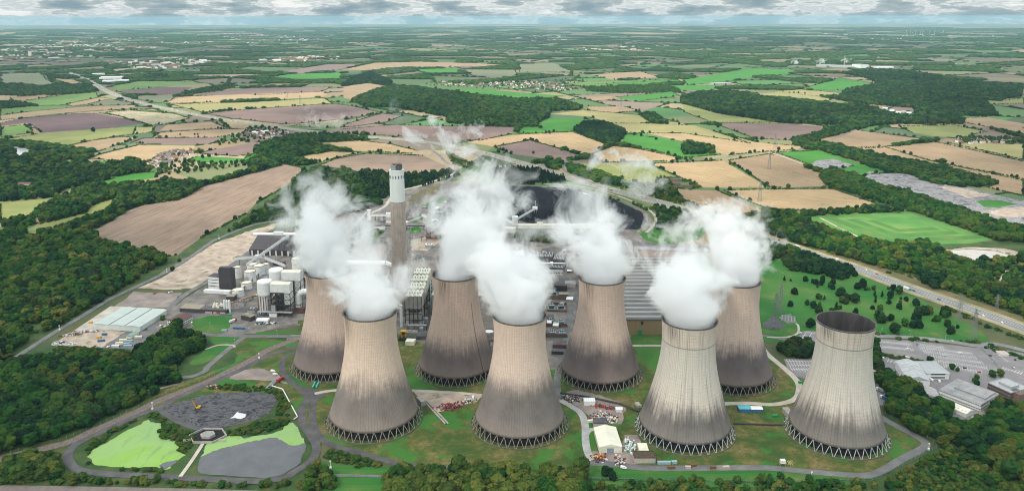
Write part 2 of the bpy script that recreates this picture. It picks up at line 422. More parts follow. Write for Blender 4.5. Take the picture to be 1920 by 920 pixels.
# ------------------------------------------------------------------ farmland: fields parcelled out to the horizon
def inpoly(P, poly):
    """P (n,2) array, poly list of (x,y): vectorised ray casting"""
    q=np.array([(p[0],p[1]) for p in poly],float); x=P[:,0]; y=P[:,1]; r=np.zeros(len(P),bool)
    mn=q.min(0); mx=q.max(0); s=np.where((x>=mn[0])&(x<=mx[0])&(y>=mn[1])&(y<=mx[1]))[0]
    if len(s)==0: return r
    xs,ys=x[s],y[s]; k=np.zeros(len(s),bool); n=len(q)
    for i in range(n):
        x1,y1=q[i]; x2,y2=q[(i+1)%n]
        if y1==y2: continue
        c=((ys<y1)!=(ys<y2))&(xs<(x2-x1)*(ys-y1)/(y2-y1)+x1); k^=c
    r[s]=k; return r
NOTREE=[]
HEDGE=[]
def build_farmland():
    fr=random.Random(23)
    cells=[]
    def size_at(p): return 190+max(0,(math.hypot(*p)-2500))*.022
    def area(P): return abs(sum(P[i][0]*P[(i+1)%len(P)][1]-P[(i+1)%len(P)][0]*P[i][1] for i in range(len(P))))/2
    def split(P,depth=0):
        c=(sum(p[0] for p in P)/len(P),sum(p[1] for p in P)/len(P))
        s=size_at(c)*(.8+.7*fr.random())
        if len(P)<3 or area(P)<s*s*1.5 or depth>22: cells.append(P); return
        # cut across the longer axis, a little askew
        A=np.array(P)-np.array(c); cov=A.T@A; w_,v=np.linalg.eigh(cov); d=v[:,1]; t=fr.gauss(0,.16)
        d=np.array([d[0]*math.cos(t)-d[1]*math.sin(t),d[0]*math.sin(t)+d[1]*math.cos(t)])
        off=fr.uniform(-.14,.14)*math.sqrt(w_[1]/len(P))
        L,Rr=[],[]
        for i in range(len(P)):
            a=np.array(P[i]);b=np.array(P[(i+1)%len(P)]); fa=(a-c)@d-off; fb=(b-c)@d-off
            (L if fa<=0 else Rr).append(tuple(a))
            if fa*fb<0:
                q=tuple(a+(b-a)*fa/(fa-fb)); L.append(q); Rr.append(q)
        if len(L)<3 or len(Rr)<3: cells.append(P); return
        split(L,depth+1); split(Rr,depth+1)
    y0,y1=1150,41000
    a=math.radians(12)
    split([(-1100,y0),(1150,y0),(3300,3800),(14500,19500),(30500,y1),(-30500,y1),(-14500,19500),(-3300,3800)])
    pal=[((.22,.158,.092),17),((.27,.207,.135),7),((.17,.125,.10),11),((.11,.075,.066),8),((.05,.11,.03),24),((.035,.13,.03),9),((.115,.13,.055),13),((.032,.068,.03),14),((.19,.17,.085),7)]
    tot=sum(w_ for _,w_ in pal)
    mb=MB(); colr=[]
    for P in cells:
        far=math.hypot(P[0][0],P[0][1])
        r_=fr.random()*tot
        for c,w_ in pal:
            r_-=w_
            if r_<=0: break
        k=fr.uniform(.8,1.2)*(1 if far<5000 else .78); c=tuple(min(.6,x*k) for x in c)
        mb.add([(p[0],p[1],.02) for p in P],[tuple(range(len(P)))]); colr.append((c,len(P)))
        HEDGE.append(P)
    mt,t,b,o=nodes('farmland'); at=nn(t,'ShaderNodeAttribute',attribute_name='tone'); oc=coords(t)
    f=noise(t,oc,.012,5,.6); f2=noise(t,coords(t,'Object',(1,.12,1),(0,0,.5)),.08,3,.6)
    cc=mixrgb(t,mrange(t,f,.3,.7,0,.55),at.outputs[0],mixrgb(t,.5,at.outputs[0],(.09,.11,.04)))
    cc=mixrgb(t,mrange(t,f2,.45,.62,0,.25),cc,(.10,.085,.05))
    t.links.new(cc,b.inputs['Base Color'])
    me=mb.mesh('farmland',mt); ca_=me.color_attributes.new('tone','FLOAT_COLOR','CORNER')
    me.update(); arr=np.concatenate([np.tile((*c,1.0),(n,1)) for c,n in colr]).astype(np.float32)
    ca_.data.foreach_set('color',arr.ravel())
    o=bpy.data.objects.new('farmland',me); COL.objects.link(o); tag(o,kind='structure')
build_farmland()
# ------------------------------------------------------------------ field materials
def rowmat(name, base, dark, line, spacing=14.0, depth=.5, alt=None, green=.0):
    """stubble or ploughed soil: drill rows run along local x, tramlines in pairs, patchy growth"""
    mt,t,b,o=nodes(name); oc=coords(t); sp=nn(t,'ShaderNodeSeparateXYZ'); t.links.new(oc,sp.inputs[0])
    warp=mth(t,'MULTIPLY',mth(t,'SUBTRACT',noise(t,oc,.006,2,.5),.5),26.0)
    y=mth(t,'ADD',sp.outputs[1],warp)
    tr=mth(t,'ABSOLUTE',mth(t,'SUBTRACT',mth(t,'FRACT',mth(t,'DIVIDE',y,spacing)),.5))
    tr=mrange(t,tr,.0,.11,1,0)
    st=nn(t,'ShaderNodeCombineXYZ'); t.links.new(mth(t,'MULTIPLY',sp.outputs[0],.012),st.inputs[0]); t.links.new(mth(t,'MULTIPLY',y,.22),st.inputs[1])
    rows=noise(t,st.outputs[0],1.0,5,.65)
    big=noise(t,oc,.011,4,.55)
    c=mixrgb(t,mrange(t,rows,.40,.60),dark,base)
    c=mixrgb(t,mrange(t,big,.38,.62,0,.7 if name=='mown_lawn' else .42),c,alt or tuple(min(.7,x*1.18) for x in base))
    c=mixrgb(t,mth(t,'MULTIPLY',tr,mth(t,'MULTIPLY',mrange(t,noise(t,oc,.03,3,.5),.38,.55),depth)),c,line)
    if green: c=mixrgb(t,mrange(t,noise(t,oc,.021,5,.7),.60-green,.72-green*.6,0,.8),c,(.11,.135,.035))
    t.links.new(c,b.inputs['Base Color']); b.inputs['Roughness'].default_value=.95
    return mt
FM=dict(
 stub=rowmat('stubble',(.25,.176,.106),(.155,.106,.064),(.16,.14,.07),22,.75,green=.03),
 pale=rowmat('pale_stubble',(.31,.222,.122),(.20,.14,.076),(.185,.155,.08),20,.65,green=.03),
 mauve=rowmat('mauve_stubble',(.20,.145,.108),(.115,.082,.06),(.115,.085,.062),27,.95),
 brown=rowmat('brown_soil',(.155,.105,.092),(.10,.066,.06),(.10,.075,.06),26,.4,green=.01),
 dark=rowmat('dark_plough',(.095,.058,.06),(.06,.038,.042),(.05,.035,.035),40,.3),
 ochre=rowmat('ochre_grass',(.235,.20,.09),(.145,.15,.055),(.14,.16,.05),26,.4,green=.06),
 strip=rowmat('striped_crop',(.33,.26,.185),(.10,.13,.055),(.08,.12,.04),15,.9),
 grass=rowmat('pasture',(.07,.15,.028),(.045,.115,.022),(.12,.14,.045),18,.4,alt=(.15,.17,.06)),
 bright=rowmat('lush_grass',(.032,.145,.012),(.022,.105,.011),(.055,.15,.018),13,.5,alt=(.05,.19,.03)),
 olive=rowmat('olive_meadow',(.145,.165,.045),(.10,.13,.036),(.19,.16,.075),22,.3,alt=(.23,.215,.09)),
 greyg=rowmat('grey_pasture',(.12,.13,.075),(.09,.105,.06),(.14,.13,.08),22,.3))
def field(kind, pts, row=None):
    o=sheet('field',pts,FM[kind],row=row); NOTREE.append([tuple(G(*p)[:2]) for p in pts]); return o
F=[
('greyg',[(0,140),(78,136),(86,150),(112,158),(80,163),(0,156)],((0,150),(80,148))),
('stub',[(98,147),(140,150),(165,158),(135,160),(112,155)],((100,150),(160,156))),
('stub',[(20,184),(85,178),(100,180),(55,188),(25,190)],((20,187),(90,180))),
('grass',[(44,190),(120,178),(180,174),(185,183),(118,197),(68,199)],((50,195),(180,178))),
('stub',[(125,196),(150,190),(185,183),(202,184),(190,192),(135,200)],((130,197),(195,186))),
('greyg',[(165,195),(205,186),(250,193),(240,198),(175,198)],None),
('grass',[(0,205),(60,200),(160,199),(60,209),(0,216)],((0,210),(150,200))),
('stub',[(0,217),(60,209),(168,199),(253,197),(250,203),(118,213),(0,226)],((0,222),(250,200))),
('dark',[(0,231),(44,222),(135,214),(184,213),(232,222),(272,232),(200,241),(78,249),(64,238),(50,231),(0,237)],((60,240),(240,225))),
('grass',[(186,212),(250,204),(330,213),(245,207),(200,210),(235,220)],None),
('strip',[(197,211),(245,207),(330,214),(355,222),(320,231),(280,234),(235,221)],((240,212),(320,228))),
('grass',[(0,239),(45,234),(62,245),(55,250),(0,258)],None),
('olive',[(0,263),(70,251),(180,242),(255,238),(250,252),(190,260),(122,275),(60,269),(0,265)],((0,265),(240,245))),
('ochre',[(255,238),(291,238),(285,248),(250,252)],None),
('stub',[(117,277),(157,266),(215,258),(258,257),(238,266),(205,277),(165,284)],((120,278),(250,258))),
('stub',[(300,245),(313,234),(398,229),(425,240),(370,243)],((305,240),(410,235))),
('stub',[(286,258),(300,249),(370,244),(468,241),(449,252),(405,257)],((290,255),(450,247))),
('brown',[(246,268),(270,259),(408,258),(415,263),(391,271),(303,271)],((250,267),(410,262))),
('greyg',[(152,295),(200,279),(255,269),(303,271),(262,272),(205,285),(166,296)],None),
('pale',[(165,297),(200,286),(260,272),(368,273),(357,285),(283,301),(229,302)],((180,297),(360,280))),
('brown',[(370,288),(404,280),(478,266),(500,268),(472,286),(445,293)],((375,288),(490,270))),
('bright',[(347,302),(371,293),(458,297),(482,285),(485,300),(404,306)],None),
('bright',[(175,303),(222,301),(240,304),(222,311),(190,313)],None),
('olive',[(105,305),(125,299),(150,300),(138,307),(118,310)],None),
('bright',[(170,346),(215,334),(250,325),(300,322),(292,333),(250,341),(220,346),(175,351)],((180,348),(290,325))),
('olive',[(0,382),(105,371),(103,382),(75,390),(60,405),(0,414)],((0,395),(100,378))),
('olive',[(49,431),(75,420),(160,400),(170,386),(220,369),(226,372),(195,395),(140,417),(67,442)],((60,435),(210,380))),
('grass',[(0,426),(12,425),(8,436),(0,440)],None),
('grass',[(260,497),(280,490),(300,487),(292,495),(276,503),(262,502)],None),
('dark',[(219,172),(246,165),(286,163),(360,164),(337,177),(256,179)],((225,172),(340,168))),
('greyg',[(249,182),(263,179),(330,179),(320,189),(297,194),(256,186)],None),
('grass',[(209,162),(263,152),(337,153),(400,157),(320,162),(225,170)],None),
('brown',[(357,177),(472,165),(623,163),(603,172),(472,179),(388,179)],((370,176),(600,167))),
('pale',[(307,194),(337,182),(404,179),(607,172),(613,177),(603,182),(468,189),(398,192)],((320,192),(600,176))),
('ochre',[(320,196),(468,192),(607,184),(623,194),(381,211)],((330,200),(610,190))),
('brown',[(388,213),(438,207),(623,195),(660,199),(717,212),(640,224),(560,232),(530,233),(430,222)],((420,218),(640,205))),
('greyg',[(545,236),(600,232),(640,226),(700,217),(640,236),(590,240)],None),
('brown',[(610,240),(640,236),(717,213),(755,217),(725,229),(660,238)],((640,236),(740,220))),
('brown',[(640,243),(741,234),(802,236),(970,238),(960,251),(903,263),(856,263),(792,258),(640,250),(600,247)],((640,247),(960,244))),
('bright',[(967,249),(977,238),(1007,238),(1034,251)],None),
('bright',[(1004,234),(1034,221),(1098,222),(1075,246),(1034,248),(1014,239)],((1010,236),(1090,228))),
('pale',[(873,266),(964,253),(1034,249),(1075,248),(1142,273),(1100,293),(994,263),(926,275)],((960,255),(1120,285))),
('brown',[(926,276),(994,263),(1090,291),(1085,299),(1035,299),(960,289)],((940,278),(1070,296))),
('pale',[(590,269),(675,264),(730,270),(780,282),(772,288),(687,284),(640,281)],((600,270),(770,280))),
('pale',[(552,297),(620,284),(677,286),(630,296),(587,307)],((560,298),(660,287))),
('mauve',[(597,311),(630,298),(687,288),(795,292),(855,321),(797,329),(660,320),(620,315)],((610,310),(820,305))),
('mauve',[(175,434),(250,390),(270,384),(332,376),(355,366),(380,350),(475,325),(534,308),(571,316),(555,337),(525,355),(480,381),(462,400),(375,447),(332,479),(312,480),(250,467),(217,460),(182,452)],((205,455),(540,312))),
('ochre',[(1031,214),(1095,207),(1199,216),(1223,232),(1142,231),(1108,219)],((1040,212),(1210,226))),
('ochre',[(1142,232),(1200,231),(1300,235),(1335,245),(1407,269),(1365,262),(1280,250),(1250,250),(1210,250),(1175,248)],((1180,240),(1390,262))),
('pale',[(1212,250),(1280,250),(1365,262),(1440,269),(1510,275),(1490,281),(1440,284),(1365,291),(1335,281),(1280,265)],((1260,256),(1480,276))),
('bright',[(1160,270),(1180,252),(1235,259),(1277,267),(1335,284),(1352,290),(1282,296),(1210,279),(1172,274)],((1170,262),(1340,290))),
('pale',[(1105,291),(1150,274),(1185,277),(1280,297),(1260,302),(1130,304),(1120,300)],((1120,284),(1270,298))),
('pale',[(1217,307),(1355,301),(1430,345),(1435,352),(1320,352),(1280,335)],((1220,310),(1420,350))),
('stub',[(1365,301),(1440,289),(1455,291),(1540,325),(1547,349),(1465,352),(1442,350)],((1380,302),(1540,345))),
('stub',[(1232,359),(1272,355),(1345,357),(1385,375),(1432,397),(1385,407),(1330,400),(1272,375)],((1240,360),(1420,400))),
('pale',[(1357,357),(1440,355),(1560,354),(1655,386),(1522,400),(1495,394),(1440,392),(1390,372)],((1370,362),(1640,386))),
('olive',[(1072,306),(1210,306),(1267,333),(1232,337),(1230,350),(1185,340),(1120,322)],((1080,308),(1250,340))),
('stub',[(1527,265),(1605,244),(1727,260),(1725,266),(1652,276),(1580,276)],((1540,265),(1720,262))),
('olive',[(1685,237),(1790,235),(1850,247),(1825,252),(1815,259),(1750,256),(1710,249)],((1690,240),(1820,256))),
('ochre',[(1775,267),(1920,271),(1920,300),(1815,276)],((1780,268),(1910,290))),
('stub',[(1660,276),(1752,266),(1767,269),(1920,303),(1920,336),(1815,315),(1735,299)],((1670,276),(1910,325))),
('stub',[(1587,279),(1657,277),(1740,301),(1920,339),(1920,368),(1850,351),(1870,345),(1815,322),(1690,302)],((1600,281),(1900,350))),
('brown',[(1337,231),(1449,229),(1546,238),(1540,249),(1482,263),(1415,260)],((1350,235),(1530,245))),
('bright',[(1455,286),(1535,282),(1615,307),(1677,325),(1657,325),(1625,327),(1615,334),(1560,320),(1600,311),(1565,298),(1530,301),(1520,309)],((1460,286),(1640,322))),
('bright',[(1632,344),(1677,352),(1722,366),(1700,362),(1650,352)],None),
('stub',[(1795,222),(1850,220),(1920,232),(1920,250),(1860,240),(1810,230)],((1800,224),(1920,240))),
('olive',[(1785,182),(1873,190),(1920,184),(1920,194),(1860,196)],None),
('ochre',[(1388,179),(1460,173),(1510,176),(1560,186),(1545,193),(1480,185),(1420,182)],((1390,179),(1550,190))),
('ochre',[(1450,172),(1500,168),(1590,176),(1570,183),(1500,178)],((1460,172),(1580,180))),
('bright',[(1500,168),(1545,155),(1575,146),(1645,158),(1620,165),(1560,170)],((1510,166),(1640,160))),
('bright',[(1280,150),(1400,128),(1480,130),(1500,136),(1420,144),(1350,155),(1290,160)],((1290,152),(1480,134))),
('bright',[(1150,183),(1260,172),(1275,180),(1200,190)],None),
('olive',[(1281,195),(1347,213),(1415,223),(1469,232),(1337,230),(1282,210)],((1285,200),(1450,230))),
('bright',[(1250,160),(1380,160),(1330,168),(1275,170)],None),
('stub',[(1100,200),(1170,200),(1199,208),(1150,212),(1110,206)],None),
('stub',[(1083,183),(1150,180),(1165,186),(1115,190)],None),
('bright',[(850,166),(930,170),(1060,180),(1000,186),(960,187),(880,176)],((860,168),(1040,183))),
('grass',[(1060,158),(1100,153),(1260,150),(1240,158),(1120,164)],None),
('bright',[(1120,158),(1270,150),(1275,155),(1180,159)],None),
('stub',[(1105,140),(1200,134),(1240,146),(1150,150)],((1110,142),(1220,140))),
('bright',[(770,130),(860,128),(862,138),(810,139)],None),
('bright',[(500,146),(540,139),(640,136),(640,150),(560,152)],None),
('stub',[(640,131),(700,118),(790,116),(900,119),(965,124),(880,125),(770,127),(690,132)],((650,130),(950,122))),
('brown',[(520,135),(610,121),(690,119),(640,131),(560,139)],((530,134),(680,121))),
('greyg',[(885,141),(862,131),(965,131),(972,146),(920,147)],None),
('greyg',[(970,120),(1040,119),(1075,135),(975,136)],((972,126),(1060,128))),
('stub',[(640,163),(690,156),(733,163),(702,171),(662,187),(645,184)],None),
]
for k,p,r_ in F: field(k,p,r_)
# ------------------------------------------------------------------ ground of the power station and around it
asph=mat('asphalt',(.125,.122,.125),(.085,.083,.088),scale=.06,c3=(.16,.155,.15),patch=(.03,(.20,.185,.165),.62))
dasph=mat('dark_asphalt',(.075,.07,.075),(.05,.047,.052),scale=.08,c3=(.10,.095,.095))
park_m=mat('car_park_asphalt',(.165,.155,.16),(.13,.122,.128),scale=.05,c3=(.20,.19,.19))
conc=mat('concrete_yard',(.36,.325,.28),(.26,.23,.195),scale=.06,c3=(.44,.40,.35))
dirt=mat('bare_earth',(.33,.265,.21),(.20,.155,.125),scale=.05,c3=(.44,.37,.30),patch=(.045,(.085,.10,.03),.58))
yard=mat('gravel_yard',(.20,.165,.15),(.13,.11,.105),scale=.05,c3=(.27,.225,.20))
plantg=mat('works_ground',(.145,.130,.118),(.085,.078,.074),scale=.07,c3=(.215,.185,.16),patch=(.025,(.075,.072,.074),.52),detail=7)
def roughmat():
    mt,t,b,o=nodes('rough_grass'); oc=coords(t)
    a=noise(t,oc,.032,7,.72,.4); c=rampc(t,a,[(.30,(.016,.058,.010)),(.42,(.036,.072,.012)),(.50,(.080,.090,.020)),(.57,(.130,.112,.034)),(.64,(.18,.135,.062)),(.72,(.105,.060,.028))])
    a2=noise(t,oc,.16,5,.75); c=mixrgb(t,mrange(t,a2,.42,.6,0,.65),c,(.032,.058,.012))
    a3=noise(t,oc,.035,4,.6,out=0); mp=nn(t,'ShaderNodeMapping'); t.links.new(oc,mp.inputs[0]); mp.inputs['Location'].default_value=(400,130,0)
    c=mixrgb(t,mrange(t,noise(t,mp.outputs[0],.022,5,.65),.53,.58,0,.8),c,(.028,.13,.018))
    t.links.new(c,b.inputs['Base Color']); b.inputs['Roughness'].default_value=.95; return mt
rough=roughmat()
lawn=rowmat('mown_lawn',(.017,.115,.016),(.011,.085,.012),(.040,.13,.022),9,.6,alt=(.060,.125,.024),green=.05)
scrub=mat('scrub_floor',(.030,.065,.015),(.014,.034,.009),scale=.05,c3=(.075,.075,.024),detail=7)
heath=mat('heath',(.10,.085,.04),(.05,.07,.025),scale=.03,c3=(.16,.12,.07))
def area(name,pts,m_,notree=False,**kw):
    if m_ in (rough,lawn,scrub,heath,dirt,yard,plantg,pit,ash,coal_m_) : kw.setdefault('rag',1.3 if m_ is lawn else 2.2)
    o=sheet(name,pts,m_,**kw)
    if notree: NOTREE.append([tuple(G(*p)[:2]) for p in pts])
    return o
pit=ash=coal_m_=None
area('ground_scrub',[(-60,690),(0,672),(110,640),(250,650),(390,615),(560,630),(560,700),(600,760),(600,920),(620,960),(-120,960)],scrub,z=.024)
area('ground_scrub',[(-40,450),(80,430),(190,390),(215,370),(320,360),(475,318),(580,300),(700,320),(860,320),(870,335),(700,380),(540,415),(390,460),(250,540),(110,620),(0,684),(-60,690)],scrub,z=.024)
area('ground_scrub',[(1420,400),(1500,400),(1700,462),(1780,455),(1920,430),(1990,460),(1990,640),(1920,595),(1750,538),(1580,482),(1480,455)],scrub,z=.024)
area('ground_scrub',[(1640,690),(1700,720),(1780,770),(1860,790),(1880,745),(2000,770),(2020,960),(600,960),(600,900),(1100,895),(1600,895),(1760,835),(1660,785)],scrub,z=.024)
area('heath_strip',[(1532,466),(1600,480),(1700,512),(1770,543),(1920,594),(1980,610),(1980,650),(1920,622),(1700,548),(1560,492)],heath)
area('works_ground',[(345,560),(400,528),(490,455),(540,430),(600,412),(660,390),(700,372),(830,338),(870,345),(960,346),(1080,352),(1210,398),(1225,420),(1205,445),(1330,462),(1345,520),(1345,600),(1190,628),(1050,700),(780,650),(560,610),(420,632),(380,605),(330,625),(290,640),(285,612),(312,583)],plantg)
area('rough_grass',[(440,632),(560,640),(560,600),(700,610),(780,640),(990,700),(1050,690),(1180,645),(1240,650),(1440,660),(1500,712),(1735,832),(1690,872),(1620,892),(1100,880),(980,890),(700,862),(600,830),(540,760),(410,735),(300,760),(130,830),(100,850),(150,820),(330,720),(440,680)],rough)
area('lawn',[(1418,478),(1470,485),(1530,478),(1600,497),(1640,528),(1720,558),(1840,620),(1860,640),(1800,640),(1640,626),(1520,640),(1430,640),(1415,560)],lawn)
area('lawn',[(1180,600),(1245,600),(1245,665),(1195,665)],lawn)
area('lawn',[(1176,600),(1246,600),(1246,632),(1186,632)],lawn)
area('lawn',[(355,602),(390,592),(437,594),(432,612),(415,625),(368,624)],lawn)
area('lawn',[(390,632),(450,631),(445,645),(436,648),(400,645)],lawn)
area('lawn',[(355,680),(385,655),(430,646),(437,650),(425,660),(380,682),(358,684)],lawn)
area('lawn',[(480,623),(530,621),(560,622),(560,626),(480,627)],lawn)
area('lawn',[(590,866),(650,872),(760,876),(740,888),(690,892),(590,885)],lawn)
area('lawn',[(590,893),(735,894),(735,925),(590,925)],lawn)
area('lawn',[(1120,872),(1210,880),(1440,880),(1640,894),(1632,898),(1440,903),(1097,897),(1085,884)],lawn)
area('lawn',[(1110,900),(1440,905),(1600,902),(1620,908),(1440,913),(1120,911)],lawn)
area('lawn',[(1280,480),(1316,470),(1345,500),(1335,530),(1300,500)],lawn)
area('lawn',[(1190,430),(1215,425),(1260,435),(1330,420),(1310,450),(1240,460),(1210,450)],lawn)
area('lawn',[(520,715),(545,700),(580,724),(560,730)],lawn)
area('lawn',[(400,720),(430,712),(480,716),(478,723),(430,724)],lawn)
area('lawn',[(655,442),(690,424),(722,432),(700,458),(665,460)],lawn)
area('lawn',[(768,410),(786,400),(796,408),(776,420)],lawn)
area('lawn',[(760,428),(786,424),(790,436),(765,440)],lawn)
area('lawn',[(792,384),(830,368),(838,374),(805,392)],lawn)
area('heath_slope',[(764,392),(772,366),(800,352),(826,343),(824,362),(792,378)],heath)
area('dirt_yard',[(770,452),(810,440),(830,452),(800,470),(772,470)],dirt)
area('dirt_yard',[(690,470),(720,452),(726,500),(700,512)],yard)
# landfill tiers
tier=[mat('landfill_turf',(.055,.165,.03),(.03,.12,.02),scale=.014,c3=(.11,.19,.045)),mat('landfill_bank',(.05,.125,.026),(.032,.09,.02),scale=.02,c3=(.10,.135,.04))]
area('landfill_ground',[(1505,407),(1595,401),(1705,399),(1785,422),(1862,450),(1815,457),(1665,459),(1635,456),(1565,432)],tier[0],notree=True)
def terrace(outer, inner, z0, z1, top=True):
    a=GP(outer); b=GP(inner,z1); n=len(a); mb=MB()
    for p in a: p.z=z0
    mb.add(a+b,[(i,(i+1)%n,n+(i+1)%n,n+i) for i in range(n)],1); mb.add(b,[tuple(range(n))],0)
    return tag(mb.build('landfill_terrace',tier),kind='structure')
def tiers(poly, levels):
    base=GP(poly); c=sum(base,Vector())/len(base); z=.1
    for f0,f1,h in levels:
        a=[c.lerp(p,f0) for p in base]; b=[c.lerp(p,f1) for p in base]; mb=MB(); n=len(base)
        for p in a: p.z=z
        for p in b: p.z=z+h
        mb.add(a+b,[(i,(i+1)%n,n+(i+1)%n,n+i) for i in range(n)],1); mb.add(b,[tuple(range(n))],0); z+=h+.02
        tag(mb.build('landfill_terrace',tier),kind='structure')
tiers([(1548,409),(1712,400),(1848,447),(1674,457)],[(1,.86,3.0),(.72,.60,2.6),(.46,.36,2.2)])
ribbon('path',[(1537,408),(1580,430),(1634,455)],5,dirt)
# ash quarry
def ashmat(name,a,b_,c_,sc=.03,st=(1,1,1)):
    mt,t,b,o=nodes(name); oc=coords(t,'Object',st); f=noise(t,oc,sc,7,.7,1.5); c=rampc(t,f,[(.36,a),(.45,b_),(.53,c_),(.58,b_),(.64,a)])
    t.links.new(c,b.inputs['Base Color']); bp=nn(t,'ShaderNodeBump'); bp.inputs['Strength'].default_value=.8; bp.inputs['Distance'].default_value=3; t.links.new(noise(t,oc,sc*2.5,6,.7,1.5),bp.inputs['Height']); t.links.new(bp.outputs[0],b.inputs['Normal']); return mt
ash=ashmat('quarry_ash',(.05,.048,.055),(.14,.137,.147),(.25,.24,.24),.02)
pit=ashmat('ash_pit',(.013,.013,.016),(.048,.047,.054),(.115,.115,.125),.05,(1,1.6,1))
area('quarry_floor',[(1530,301),(1565,298),(1602,311),(1560,320),(1547,323),(1522,310)],ash,notree=True)
area('quarry_floor',[(1612,335),(1630,321),(1702,327),(1752,344),(1815,352),(1895,372),(1990,385),(1990,450),(1915,430),(1815,398),(1752,380),(1715,362),(1635,342)],ash,notree=True)
area('quarry_grass',[(1830,377),(1870,375),(1910,383),(1870,389),(1845,388)],FM['bright'])
area('quarry_sand',[(1845,397),(1880,390),(1925,388),(1990,405),(1920,407),(1870,406)],dirt)
area('quarry_sand',[(1815,372),(1760,350),(1800,352),(1860,366)],dirt)
area('ash_pit_floor',[(312,760),(375,742),(405,737),(480,733),(515,737),(522,752),(505,775),(480,787),(425,800),(400,805),(362,800),(307,772)],pit,notree=True)
def water(name,pts,c,rough=.08,c2=None,sc=.05,spec=.5,z=None,th=None):
    mt,t,b,o=nodes(name+'_surface'); b.inputs['Roughness'].default_value=rough; b.inputs['Specular IOR Level'].default_value=spec
    oc=coords(t)
    if c2:
        f=noise(t,oc,sc,5,.6); t.links.new(mixrgb(t,mrange(t,f,.38,.6),c,c2),b.inputs['Base Color'])
    else: b.inputs['Base Color'].default_value=(*c,1)
    bp=nn(t,'ShaderNodeBump'); bp.inputs['Strength'].default_value=.12; bp.inputs['Distance'].default_value=.2; t.links.new(noise(t,oc,.5,3,.6),bp.inputs['Height']); t.links.new(bp.outputs[0],b.inputs['Normal'])
    o=sheet(name,pts,mt,rag=.9,step=3.0); NOTREE.append([tuple(G(*p)[:2]) for p in pts]); return o
q=lambda L,x0,y0: [(x/4+x0,y/4+y0) for x,y in L]
lp=q([(650,665),(700,610),(850,530),(960,460),(1060,420),(1075,400),(1115,385),(1130,405),(1200,405),(1210,430),(1200,490),(1240,530),(1300,540),(1350,590),(1345,630),(1395,650),(1310,700),(1280,750),(1220,765),(1190,745),(1050,745),(830,740),(700,715)],0,690)
def algae():
    mt,t,b,o=nodes('algae'); oc=coords(t); f=noise(t,oc,.028,5,.6,.8); f2=noise(t,oc,.012,4,.6)
    c=rampc(t,f2,[(.36,(.17,.29,.115)),(.5,(.20,.33,.085)),(.58,(.165,.32,.02)),(.7,(.22,.38,.03))]); c=mixrgb(t,mrange(t,f,.3,.7,0,.7),c,(.20,.33,.13)); c=mixrgb(t,mrange(t,noise(t,coords(t,'Object',(1,.25,1)),.11,5,.7),.56,.64,0,.7),c,(.13,.22,.09))
    t.links.new(c,b.inputs['Base Color']); b.inputs['Roughness'].default_value=.6; return mt
alg=algae()
o=sheet('pond_algae',lp,alg,rag=1.0,step=3.0); NOTREE.append([tuple(G(*p)[:2]) for p in lp])
water('pond_water',q([(1190,732),(1250,700),(1330,685),(1318,712),(1240,760)],0,690),(.06,.065,.075))
rp=[(371,880),(377,855),(387,832),(420,817),(450,815),(457,821),(480,816),(510,812),(530,805),(540,792),(549,791),(560,805),(572,830),(575,837),(567,852),(555,875),(527,890),(495,896),(425,891),(375,887)]
water('pond_water',rp,(.052,.054,.062),.18,(.072,.073,.082),.05)
sheet('pond_algae',[(376,856),(387,833),(420,818),(450,816),(457,822),(480,817),(510,813),(530,806),(541,793),(549,792),(560,806),(571,830),(560,834),(542,834),(530,826),(517,820),(505,820),(480,825),(412,841),(390,850)],alg,rag=1.1,step=2.5)
water('puddle',[(431,784),(438,780),(445,772),(462,777),(459,782),(452,785),(441,783)],(.5,.5,.5),.3)
water('pond_water',q([(1290,50),(1400,38),(1500,28),(1600,36),(1700,40),(1800,70),(1890,100),(1830,118),(1720,125),(1640,118),(1560,133),(1480,118),(1400,105),(1340,80)],1440,460),(.36,.335,.30),.1,(.29,.26,.22))  # silty tone, its base colour lightened to carry reflected sky
area('pond_bank',q([(1260,42),(1500,14),(1750,22),(1920,60),(1925,110),(1890,112),(1720,40),(1500,24),(1310,50)],1440,460),dirt)
water('river_water',[(5,271),(17,271),(27,275),(52,279),(56,284),(47,291),(37,295),(32,301),(27,296),(25,282),(20,276)],(.42,.44,.45),.06)  # pale base colour stands in for the sky reflected in the river
# works yards
area('earth_strip',[(258,540),(312,516),(390,464),(412,452),(475,431),(530,414),(495,440),(462,475),(425,505),(362,541),(337,543)],dirt,notree=True)
area('earth_yard',[(212,577),(250,547),(342,549),(312,577)],yard,notree=True)
area('concrete_apron',[(138,620),(207,574),(316,579),(290,600),(264,622),(176,618)],conc,notree=True)
area('earth_yard',[(95,648),(140,619),(205,617),(236,622),(205,650),(185,652),(120,648)],dirt,notree=True)
area('yard_asphalt',[(190,652),(236,622),(300,619),(270,656)],asph,notree=True)
area('earth_yard',[(775,733),(905,742),(895,752),(865,760),(820,772)],dirt,notree=True)
area('earth_yard',[(1062,735),(1100,733),(1175,760),(1165,795),(1120,790),(1085,765)],yard,notree=True)
area('concrete_yard',[(1105,868),(1112,845),(1165,845),(1170,815),(1195,815),(1205,868),(1170,874)],yard,notree=True)
area('earth_yard',[(425,700),(480,690),(520,700),(540,720),(480,712),(430,710)],yard)
